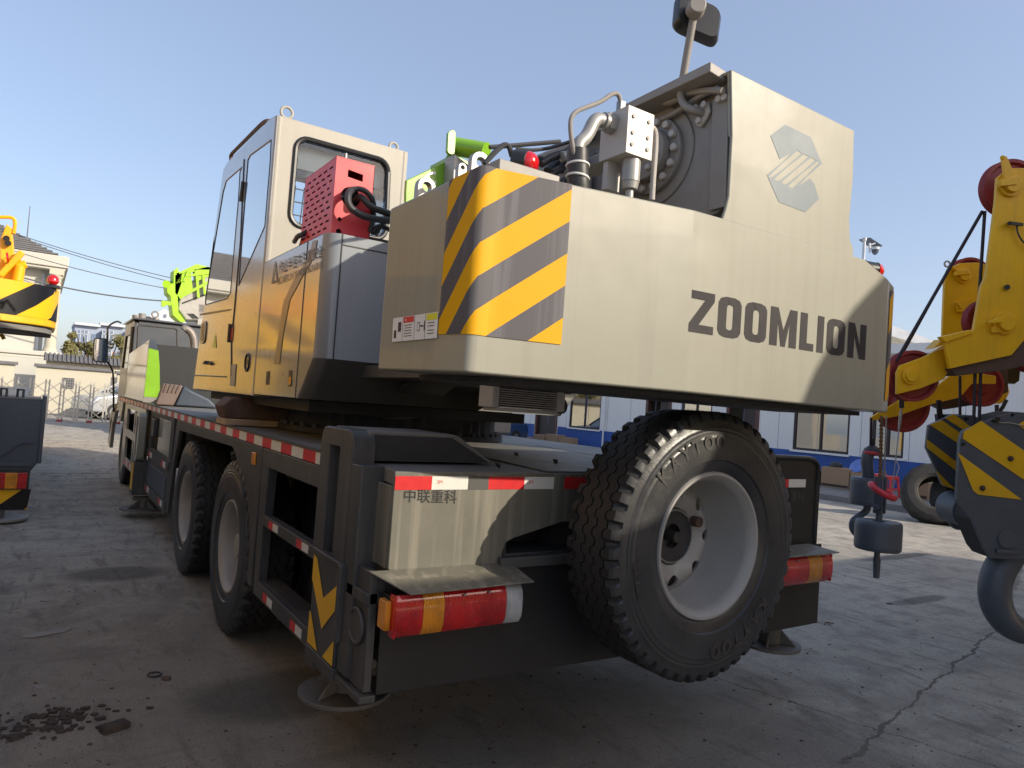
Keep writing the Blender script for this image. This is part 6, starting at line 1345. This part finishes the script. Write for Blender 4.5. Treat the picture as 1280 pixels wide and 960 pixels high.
bs = MB(); bs.lathe([(-.03, .001), (-.03, .10), (.05, .20), (.07, .21), (.06, .19), (-.01, .09), (-.01, .001)], (16.35, 9.35, .68), (-.75, .1, .65), 28); M['bluepl'] = paint('blue_plastic', (.16, .25, .6), .35); tag(bs.build('basin', 'bluepl', None), 'round blue plastic basin leaning on the cardboard boxes', 'basin')
def stool(x, y, label):
    S_ = thing('stool', (x, y, .13), label, 'stool', 'red plastic stools')
    mb = MB(); mb.box(x-.17, x+.17, y-.17, y+.17, .56, .60); mb.box(x-.175, x+.175, y-.175, y+.175, .52, .56); mb.build('seat', 'stool', S_, bevel=.01)
    for sx_, sy_ in ((-1, -1), (1, -1), (1, 1), (-1, 1)): MB().bar((x+sx_*.19, y+sy_*.19, .13), (x+sx_*.15, y+sy_*.15, .53), .06, .03).build('leg', 'stool', S_, bevel=.006)
    MB().box(x-.17, x+.17, y-.18, y-.165, .3, .34).box(x-.18, x-.165, y-.17, y+.17, .3, .34).build('stretcher', 'stool', S_)
stool(15.7, 8.33, 'red plastic stool in front, nearer the leaning tyres'); stool(15.95, 8.72, 'red plastic stool half hidden behind the hook weight')
AC = thing('air_conditioner', (17.9, 7.6, .13), 'white outdoor air conditioner unit at the foot of the blue band, behind the tyres', 'air conditioner')
mb = MB(); mb.box(17.6, 17.95, 7.3, 8.1, .35, .98); mb.build('casing', 'farwhite', AC, bevel=.01); mb = MB(); mb.cyl((17.595, 7.6, .66), (17.58, 7.6, .66), .23, n=28); mb.build('fan_grille', 'navy', AC)
mb = MB()
for k in range(8): mb.box(17.585, 17.6, 7.98, 8.07, .40+.07*k, .43+.07*k)
mb.build('louvres', 'black', AC); MB().box(17.6, 17.9, 7.4, 8.0, .13, .34).build('stand', 'curb', AC)
# leaning tyres
def leaning(c, ax, R, label, mat='oldrubber'):
    W = thing('old_tyre', (c[0], c[1], 0), label, 'tyre', 'old tyres by the kerb'); mb = MB(); tyre(mb, c, V(ax).normalized(), R, R*.52, R*.55, 96); mb.build('tread', [mat, mat], W, ang=28); return W
tc = ond(1170, 620, 12.6); print('tyre c', tc)
leaning((tc.x, tc.y, .50), (-.72, -.45, .42), .56, 'old dusty tyre leaning in front by the kerb, ground visible through it')
leaning((tc.x+.45, tc.y-.25, .45), (-.72, -.40, .62), .52, 'old tyre lying slanted behind the leaning tyre, right of it')
leaning((tc.x+.55, tc.y-.9, .28), (-.3, -.3, .9), .50, 'old tyre lying almost flat at the right of the kerb pile')
mb = MB(); mb.tube([(16.2, 8.5, .13), (16.3, 8.4, .8), (16.25, 8.45, .95)], .012); tag(mb.build('stick', 'silver', None), 'thin pale stick propped up behind the red stools', 'stick')
# ================================================================== cars
def car(loc, rz, mat, label, L_=4.5):
    C_ = thing('parked_car', (0, 0, 0), label, 'car')
    W_ = .87
    side = [(-2.2, .35), (-2.25, .65), (-2.15, .92), (-1.5, 1.0), (-.95, 1.42), (.55, 1.45), (1.25, 1.02), (2.0, .86), (2.2, .6), (2.18, .3)]
    mb = MB(); lower = [(-2.2, .28), (-2.25, .62), (-2.15, .90), (-1.55, .98), (1.25, .98), (2.0, .84), (2.2, .6), (2.18, .28)]
    mb.prism([(x, -W_, z) for x, z in lower], (0, 2*W_, 0)); body = mb.build('body', mat, C_, bevel=.07, seg=3)
    gh = [(-1.5, .97), (-.95, 1.40), (.50, 1.42), (1.22, .97)]
    i = None; mb = MB(); a = mb.add([(x, -W_+.03+(z-.97)*.35, z) for x, z in gh]); b = mb.add([(x, W_-.03-(z-.97)*.35, z) for x, z in gh])
    for k in range(3): mb.f.append((a+k, a+k+1, b+k+1, b+k)); mb.m.append(0 if k == 1 else 1)
    mb.f.append((a, a+1, a+2, a+3)); mb.f.append((b+3, b+2, b+1, b)); mb.m += [1, 1]; mb.build('greenhouse', [mat, 'darkglass'], C_, bevel=.02)
    mb = MB(); 
    for s_ in (-1, 1):
        for (x0, z0, x1, z1) in ((-1.5, .98, -.95, 1.42), (1.22, .98, .5, 1.44), (-.2, .98, -.2, 1.42)): mb.bar((x0, s_*(W_-.02), z0), (x1, s_*(W_-.17), z1), .05, .05)
    mb.box(-.95, .5, -.72, .72, 1.40, 1.45); mb.build('roof_pillars', mat, C_, bevel=.01)
    for s_ in (-1, 1):
        for x in (-1.35, 1.35):
            mb = MB(); mb.lathe([(-.1, .2), (-.1, .31), (.1, .31), (.1, .2)], (x, s_*(W_-.08), .31), (0, s_, 0), 28); w_ = mb.build('wheel', 'rubber', C_); MB().cyl((x, s_*(W_-.05), .31), (x, s_*(W_+.01), .31), .2, n=20).build('rim', 'steel', w_)
    for s_ in (-1, 1):
        MB().box(2.1, 2.2, s_*.55-.2, s_*.55+.2, .62, .75).build('headlight', 'lensclear', C_, bevel=.02); MB().box(-2.26, -2.15, s_*.6-.2, s_*.6+.2, .68, .82).build('tail_light', 'lensred', C_, bevel=.02)
        MB().box(.9, 1.05, s_*(W_+.08)-.08, s_*(W_+.08)+.08, .98, 1.1).build('door_mirror', mat, C_, bevel=.02)
    C_.location = loc; C_.rotation_euler = (0, 0, rz); return C_
car((3.4, 31.2, 0), math.radians(200), 'carpaint', 'silver car parked behind the steel folding gate')
car((14.6, 24.0, 0), math.radians(-160), 'carblue', 'dark blue car in the yard, seen over the rear deck below the turntable')
# ================================================================== LEFT BACKGROUND
GT = thing('folding_gate', (0, 27.5, 0), 'stainless steel folding gate with crossed bars across the yard entrance', 'gate')
x = -4.0; k = 0
mb_l = MB()
while x < 6.2:
    for o in (0, .1):
        mb = MB(); mb.box(x+o*1.0-.025, x+o-.025+.045, 27.45+o, 27.5+o, .06, 1.36 if k % 1 == 0 else 1.2)
        mb.build('post', 'stainless', GT)
    mb = MB(); mb.cyl((x+.02, 27.45, .0), (x+.02, 27.52, .0), .06) if 0 else mb.box(x-.05, x+.12, 27.44, 27.62, .0, .07); mb.build('roller', 'sheave' if k % 2 else 'stainless', GT)
    if x+.42 < 6.2:
        for z in (.28, .72, 1.12):
            mb_l.bar((x, 27.44, z-.18), (x+.42, 27.44, z+.18), .028, .02); mb_l.bar((x, 27.58, z+.18), (x+.42, 27.58, z-.18), .028, .02)
    x += .42; k += 1
mb_l.build('crossed_bars', 'stainless', GT)
def wall(x0, x1, y, h, label, cop=.12, mat='cream'):
    Wt = thing('boundary_wall', ((x0+x1)/2, y, 0), label, 'wall'); mb = MB(); mb.box(x0, x1, y, y+.25, 0, h); mb.build('wall', mat, Wt); mb = MB(); mb.box(x0-.08, x1+.08, y-.1, y+.35, h, h+cop); mb.build('coping', 'coping', Wt, bevel=.01); return Wt
w1 = wall(-.12, 2.45, 33.4, 1.80, 'short cream wall with dark coping and a small barred opening, behind the gate')
mb = MB(); mb.box(.78, 1.18, 33.38, 33.398, 1.02, 1.44); o = mb.build('opening', 'navy', w1)
mb = MB()
for k in range(5): mb.box(.80+.08*k, .82+.08*k, 33.36, 33.379, 1.02, 1.44)
for k in range(4): mb.box(.78, 1.18, 33.355, 33.37, 1.06+.1*k, 1.08+.1*k)
mb.build('bars', 'winch', o)
wall(-3.6, -.80, 33.4, 1.80, 'cream gate pillar wall with dark coping at the far left')
wall(2.7, 6.5, 33.8, 1.75, 'cream wall piece just left of the truck cab mirror')
MB().box(2.45, 2.7, 33.5, 33.55, .0, 1.6).build('latticed_infill', 'coping', w1)
w2 = wall(.2, 9.5, 36, 2.12, 'longer cream wall with a tiled grey top, behind the short wall', .0)
mb = MB(); mb.prism([(.1, 35.7, 2.12), (9.6, 35.7, 2.12), (9.6, 36.1, 2.42), (.1, 36.1, 2.42)], (0, .08, 0))
for k in range(60): mb.cyl((.15+.16*k, 35.68, 2.14), (.15+.16*k, 36.08, 2.46), .035, n=6)
mb.build('tiled_top', 'coping', w2)
# villa
VL = thing('villa', (-5, 41, 0), 'cream two-storey villa with grey tiled hip roof and a round corner column, at far left', 'house')
mb = MB(); mb.box(-12, .0, 39, 50, 0, 6.4); mb.build('wall', 'villa', VL)
mb = MB(); mb.box(-12.6, .72, 38.2, 50.6, 6.42, 6.95); mb.box(-12.5, .62, 38.3, 50.5, 6.3, 6.42); mb.box(-12, .75, 38.0, 39, 2.35, 2.55); mb.box(-12, .65, 38.1, 39, 2.2, 2.35); mb.build('cornice', 'villa', VL, bevel=.03)
mb = MB(); mb.cyl((.30, 38.5, 2.55), (.30, 38.5, 6.1), .24, .20, 24); mb.box(.02, .58, 38.22, 38.78, 6.08, 6.3); mb.cyl((.30, 38.5, 5.9), (.30, 38.5, 6.08), .21, .29, 24); mb.cyl((.30, 38.5, 2.55), (.30, 38.5, 2.75), .30, .25, 24); mb.build('column', 'cream', VL)
mb = MB(); mb.prism([(-12.6, 38.2, 6.96), (.3, 38.2, 6.96), (-3.2, 42, 9.0), (-9, 42, 9.0)], (0, .05, 0)); mb.prism([(.3, 38.2, 6.96), (.3, 50, 6.96), (-3.2, 44, 9.0), (-3.2, 42, 9.0)], (-.05, 0, 0))
for k in range(16): z = 6.98+.126*k; mb.box(-12.4+.5*k*.5, .28-3.5*(k/16), 38.18+3.8*k/16, 38.3+3.8*k/16, z, z+.07)
mb.build('roof', 'coping', VL)
mb = MB(); mb.box(-.25, -.15, 38.9, 39, 2.6, 6.2); mb.build('downpipe', 'farwhite', VL)
mb = MB(); mb.box(-6, -4.5, 38.97, 38.995, 3.4, 5.3); mb.build('window', 'farwin', VL)
mb = MB(); mb.box(-12, .5, 37.9, 38.3, 0, 2.2); mb.build('ground_floor_wall', 'villa', VL)
mb = MB(); mb.cyl((-1.0, 41, 7.5), (-1.0, 41, 9.5) , .03, .015, 6); tag(mb.build('antenna', 'coping', None), 'thin vertical antenna mast above the villa roof', 'antenna')
# power lines
def wire(a, b, sag, label, r=.018):
    pts = [a.lerp(b, k/16)+V((0, 0, -sag*4*(k/16)*(1-k/16))) for k in range(17)]; mb = MB(); mb.tube(pts, r, 6); tag(mb.build('power_line', 'coping', None), label, 'cable', 'overhead cables at left')
wire(ony(-10, 282, 40), ony(300, 365, 36), .25, 'topmost overhead cable, running from the villa towards the crane cab'); wire(ony(-10, 284, 40), ony(300, 371, 36), .25, 'second overhead cable just under the topmost one')
wire(ony(-10, 305, 38), ony(300, 374, 36), .3, 'third overhead cable below the close pair'); wire(ony(-10, 336, 36), ony(300, 376, 34), .5, 'lowest and thickest overhead cable', .03)
# apartment block
AP = thing('apartment_building', (16, 112, 0), 'long blue-grey apartment block far away above the walls, bay windows along its top floors', 'building')
def apx(x, y, Y=110): return ony(x, y, Y)
y0b, x0b = 110, 3.4
mb = MB(); n_ = 9
for k in range(n_):
    xa_, xb_ = x0b+2.9*k, x0b+2.9*(k+1); h = 8.4+.10*k*2.9; yk = 110-0*k
    mb.box(xa_, xb_, yk, yk+10, 5.3, h, 0); mb.box(xa_, xb_, yk-.01, yk+10, -2, 5.3, 1)
mb.build('wall', ['apart', 'brickfar'], AP)
for k in range(n_):
    xa_ = x0b+2.9*k; h = 8.4+.10*k*2.9
    mb = MB(); mb.box(xa_-.1, xa_+2.9, 109.3, 120, h, h+.35); 
    for z in (h-2.6, h-5.1): mb.box(xa_+.1, xa_+1.6, 109.0, 110, z-.25, z)
    mb.build('cornice', 'farwhite', AP)
    for z in (h-2.3, h-4.8):
        mb = MB(); mb.box(xa_+.2, xa_+1.5, 109.1, 110, z, z+1.6); w_ = mb.build('bay_window', 'farwin', AP)
        mb = MB(); 
        for u in (0, .42, .84, 1.26): mb.box(xa_+.2+u, xa_+.28+u, 109.05, 109.1, z, z+1.6)
        mb.box(xa_+.2, xa_+1.5, 109.05, 109.1, z+1.1, z+1.18); mb.build('mullion', 'farwhite', w_)
        mb = MB(); mb.box(xa_+1.95, xa_+2.6, 109.95, 109.99, z+.1, z+1.3); mb.build('window', 'farwin', AP)
GH = thing('gabled_building', (13, 80, 0), 'small white gabled roof building peeking above the truck cab', 'building')
p = lambda q: ony(*q, 80)
mb = MB(); P = [p(q) for q in ((178, 404), (180, 398), (206, 386), (216, 392), (232, 402), (232, 440), (178, 440))]; mb.prism(P, (0, 6, 0)); mb.build('wall', 'farwhite', GH); mb = MB(); mb.poly([p(q)+V((0, -.1, 0)) for q in ((205, 393), (208, 393), (208, 397), (205, 397))]); mb.build('window', 'farwin', GH)
# green-headed crane beyond
GC = thing('green_crane', (3.2, 21, 0), 'lime and pale grey crane boom seen between driver cab and crane cab', 'crane boom')
p = lambda q, Y=21: ony(*q, Y)
mb = MB(); mb.prism([p(q) for q in ((217, 338), (222, 334), (228, 352), (222, 370), (223, 390), (232, 402), (226, 403), (216, 394), (213, 370), (209, 366), (208, 355), (217, 354))], (0, .6, 0)); GA = mb.build('boom_tip', 'greenyel', GC, bevel=.01)
mb = MB(); mb.prism([p(q) for q in ((220, 342), (246, 330), (262, 334), (262, 337), (246, 337), (226, 350))], (0, .4, 0)); mb.bar(p((232, 345)), p((262, 341)), .08, .06); mb.bar(p((236, 338)), p((230, 352)), .06, .06); mb.box(0, 0, 0, 0, 0, 0) if 0 else None; mb.prism([p(q) for q in ((219, 344), (238, 338), (241, 362), (226, 374), (219, 366))], (0, .3, 0)); mb.prism([p(q) for q in ((243, 337), (262, 333), (262, 345), (245, 352))], (0, .3, 0)); mb.bar(p((224, 372)), p((262, 352)), .07, .07); mb.bar(p((246, 345)), p((248, 372)), .06, .06); mb.bar(p((254, 343)), p((256, 368)), .06, .06); mb.build('tip_frame', 'greenyel', GA)
mb = MB(); mb.prism([p(q, 21.1) for q in ((228, 355), (300, 330), (300, 400), (232, 401), (221, 386))], (0, .5, 0)); mb.build('boom_body', 'silver', GC, bevel=.05)
mb = MB()
for k in range(3): mb.prism([p(q, 21.08) for q in ((234+3*k, 392), (236+3*k, 392), (243+3*k, 398), (241+3*k, 398))], (0, .02, 0))
mb.prism([p(q, 21.08) for q in ((228, 378), (260, 366), (260, 368), (228, 380))], (0, .02, 0)); mb.build('vents', 'dark', GC)
mb = MB(); mb.cyl(p((208, 355), 20.9), p((208, 355), 21.6), .1); mb.bar(p((203, 378)), p((214, 380)), .1, .1); mb.prism([p(q, 20.9) for q in ((202, 376), (207, 376), (207, 383), (202, 383))], (0, .1, 0)); mb.build('pin', 'greenyel', GC)
mb = MB(); a = p((250, 380)); mb.box(a.x, a.x+1.2, 21.1, 23, 1.2, a.z); mb.box(a.x-.3, a.x+2, 20.5, 26, .6, 1.3); mb.build('carrier', 'silver', GC)
# bushes behind the wall
random.seed(3)
def bush(cx_, cy_, w_, h_, z0, label):
    B_ = thing('tree', (cx_, cy_, 0), label, 'tree'); mb = MB(); mb.tube([(cx_, cy_, 0), (cx_+.1, cy_, z0*.6), (cx_, cy_, z0+h_*.5)], lambda u: .18*(1-.7*u), 8)
    for k in range(7):
        a = random.uniform(-1, 1); mb.tube([(cx_, cy_, z0*.6), (cx_+a*w_*.3, cy_+random.uniform(-.5, .5), z0+h_*.3), (cx_+a*w_*.42, cy_+random.uniform(-.8, .8), z0+h_*.8)], lambda u: .07*(1-.8*u), 5)
    mb.build('trunk', 'rust', B_)
    mb = MB(); cl = [(V((cx_+random.uniform(-.42, .42)*w_, cy_+random.uniform(-1, 1), z0+h_*(.2+.6*random.random()))), random.uniform(.25, .5)) for _ in range(26)]
    for k in range(3800):
        c, r = random.choice(cl); d = V((random.gauss(0, 1), random.gauss(0, 1), random.gauss(0, .8))).normalized()*r*random.random()**.4*w_*.25
        c = c+d; s = random.uniform(.05, .11); u = V((random.gauss(0, 1), random.gauss(0, 1), random.gauss(0, 1))).normalized(); v = u.orthogonal().normalized()
        mb.poly([c+u*s, c+v*s*.5, c-u*s, c-v*s*.5])
    mb.build('crown', 'leaf', B_, smooth=False, recalc=False)
M['leaf'] = paint('dry_leaves', (.17, .16, .06), .7, 0, .45, 2.5)
bush(2.4, 42, 3.2, 2.0, 2.0, 'yellow-green bushy tree rising behind the tiled wall, left one'); bush(5.6, 46, 2.6, 1.7, 2.0, 'small yellow-green tree seen behind the truck side mirror')
# ================================================================== debris on the ground
def chunk(mb, c, s, flat=.5):
    c = V(c); n_ = random.randint(5, 7); A = [c+V((math.cos(2*math.pi*k/n_+random.random()*.4)*s*random.uniform(.7, 1.2), math.sin(2*math.pi*k/n_)*s*random.uniform(.6, 1.1), 0)) for k in range(n_)]
    mb.prism(A, (random.uniform(-.2, .2)*s, random.uniform(-.2, .2)*s, s*flat*random.uniform(.6, 1.3)))
rc_ = onz(52, 905, 0); mb = MB()
for k in range(170):
    a = random.gauss(0, .13); b = random.gauss(0, .07); chunk(mb, (rc_.x+a, rc_.y+b, .0), random.uniform(.004, .020))
tag(mb.build('rubble', ['brick'], None, smooth=False), 'small scatter of broken brick and soil on the ground at lower left', 'rubble', kind='stuff')
mb = MB()
for k in range(420):
    q = onz(random.uniform(-50, 1300), 640+320*random.random()**.8, 0)
    if q.y > 14 or q.x > 14 or q.x < -3: continue
    chunk(mb, q, random.choice((.003, .004, .005, .006, .009)), .5)
tag(mb.build('grit', M['rust'], None, smooth=False), 'fine grit and flakes strewn over the concrete', 'grit', kind='stuff')
def single(name, px, s, mat, label, cat, flat):
    c = onz(*px, 0); mb = MB(); chunk(mb, c, s, flat); tag(mb.build(name, mat, None, bevel=.002), label, cat)
c = onz(143, 912, 0); mb = MB(); d = V((.9, .3, 0)).normalized(); n_ = V((-d.y, d.x, 0)); mb.prism([c-d*.055-n_*.03, c+d*.055-n_*.03, c+d*.05+n_*.03, c-d*.055+n_*.028], (0, 0, .028)); tag(mb.build('brick_piece', 'brick', None, bevel=.004), 'single flat brown brick piece lying right of the rubble', 'brick')
c = onz(57, 793, 0); mb = MB(); mb.prism([c+V(q) for q in ((-.12, -.03, .004), (-.06, -.05, .004), (.1, 0, .004), (.13, .05, .004), (-.02, .04, .004), (-.1, .01, .004))], (0, 0, .004)); tag(mb.build('paper_scrap', 'paper', None, smooth=False), 'grey flattened paper scrap on the ground at left', 'paper')
c = onz(193, 843, .006); mb = MB(); mb.ring(c, (0, 0, 1), .032, .004, 28, 6); tag(mb.build('rubber_ring', 'black', None), 'thin black ring lying on the concrete', 'ring')
single('leaf_litter', (208, 850), .022, 'rust', 'dried brown leaf clump just right of the black ring', 'leaf', .6)
single('paper_scrap', (50, 858), .024, 'paper', 'small pale scrap above the rubble', 'paper', .1)
single('leaf_litter', (1112, 755), .03, 'brick', 'tiny reddish leaf on the concrete below the hook weight', 'leaf', .2)
c = onz(1035, 780, .005); mb = MB(); mb.tube([c+V((-.05, 0, 0)), c+V((0, .02, .01)), c+V((.06, -.01, 0))], .004, 5); mb.tube([c+V((-.01, -.03, 0)), c+V((0, .02, .01))], .003, 5); tag(mb.build('twig', 'rust', None), 'small dark twig lying near the end of the outrigger pad', 'twig')
# ================================================================== unseen blocker behind the photographer, added to shade the yard
SC = thing('sun_blocker', (7, -3, 0), 'unseen yellow blocker behind the photographer, added to shade the foreground and the boom heads', 'truck crane')
mb = MB(); mb.box(3.7, 14.5, -4.2, -1.7, .9, 2.1); mb.build('carrier', 'yellow', SC, bevel=.05)  # lower mass of the added blocker
mb = MB(); mb.prism([(1.2, -1.7, 1.6), (1.2, -1.7, 3.06), (4.08, -1.7, 3.06), (4.3, -1.7, 3.12), (4.46, -1.7, 3.19), (4.72, -1.7, 3.36), (4.84, -1.7, 3.57), (4.98, -1.7, 3.83), (5.11, -1.7, 4.0), (5.2, -1.7, 4.1), (6.5, -1.7, 4.1), (6.8, -1.7, 6.3), (11.6, -1.7, 6.3), (11.7, -1.7, 3.6), (14, -1.7, 3.6), (14, -1.7, 1.9), (4.2, -1.7, 1.6)], (0, -.5, 0)); mb.build('superstructure', 'yellow', SC, bevel=.01)  # outline cut to throw the wanted shadow edges, not a known machine's shape
for x in (5, 6.6, 12.5):
    for y in (-1.85, -4.0): mb = MB(); tyre(mb, (x, y, .51), (0, 1, 0), .51, .292, .28, 48); mb.build('tyre', ['rubber', 'sidewall'], SC, ang=28)
for o_ in list(bpy.data.objects):
    if o_.type == 'MESH' and not o_.data.polygons: bpy.data.objects.remove(o_)
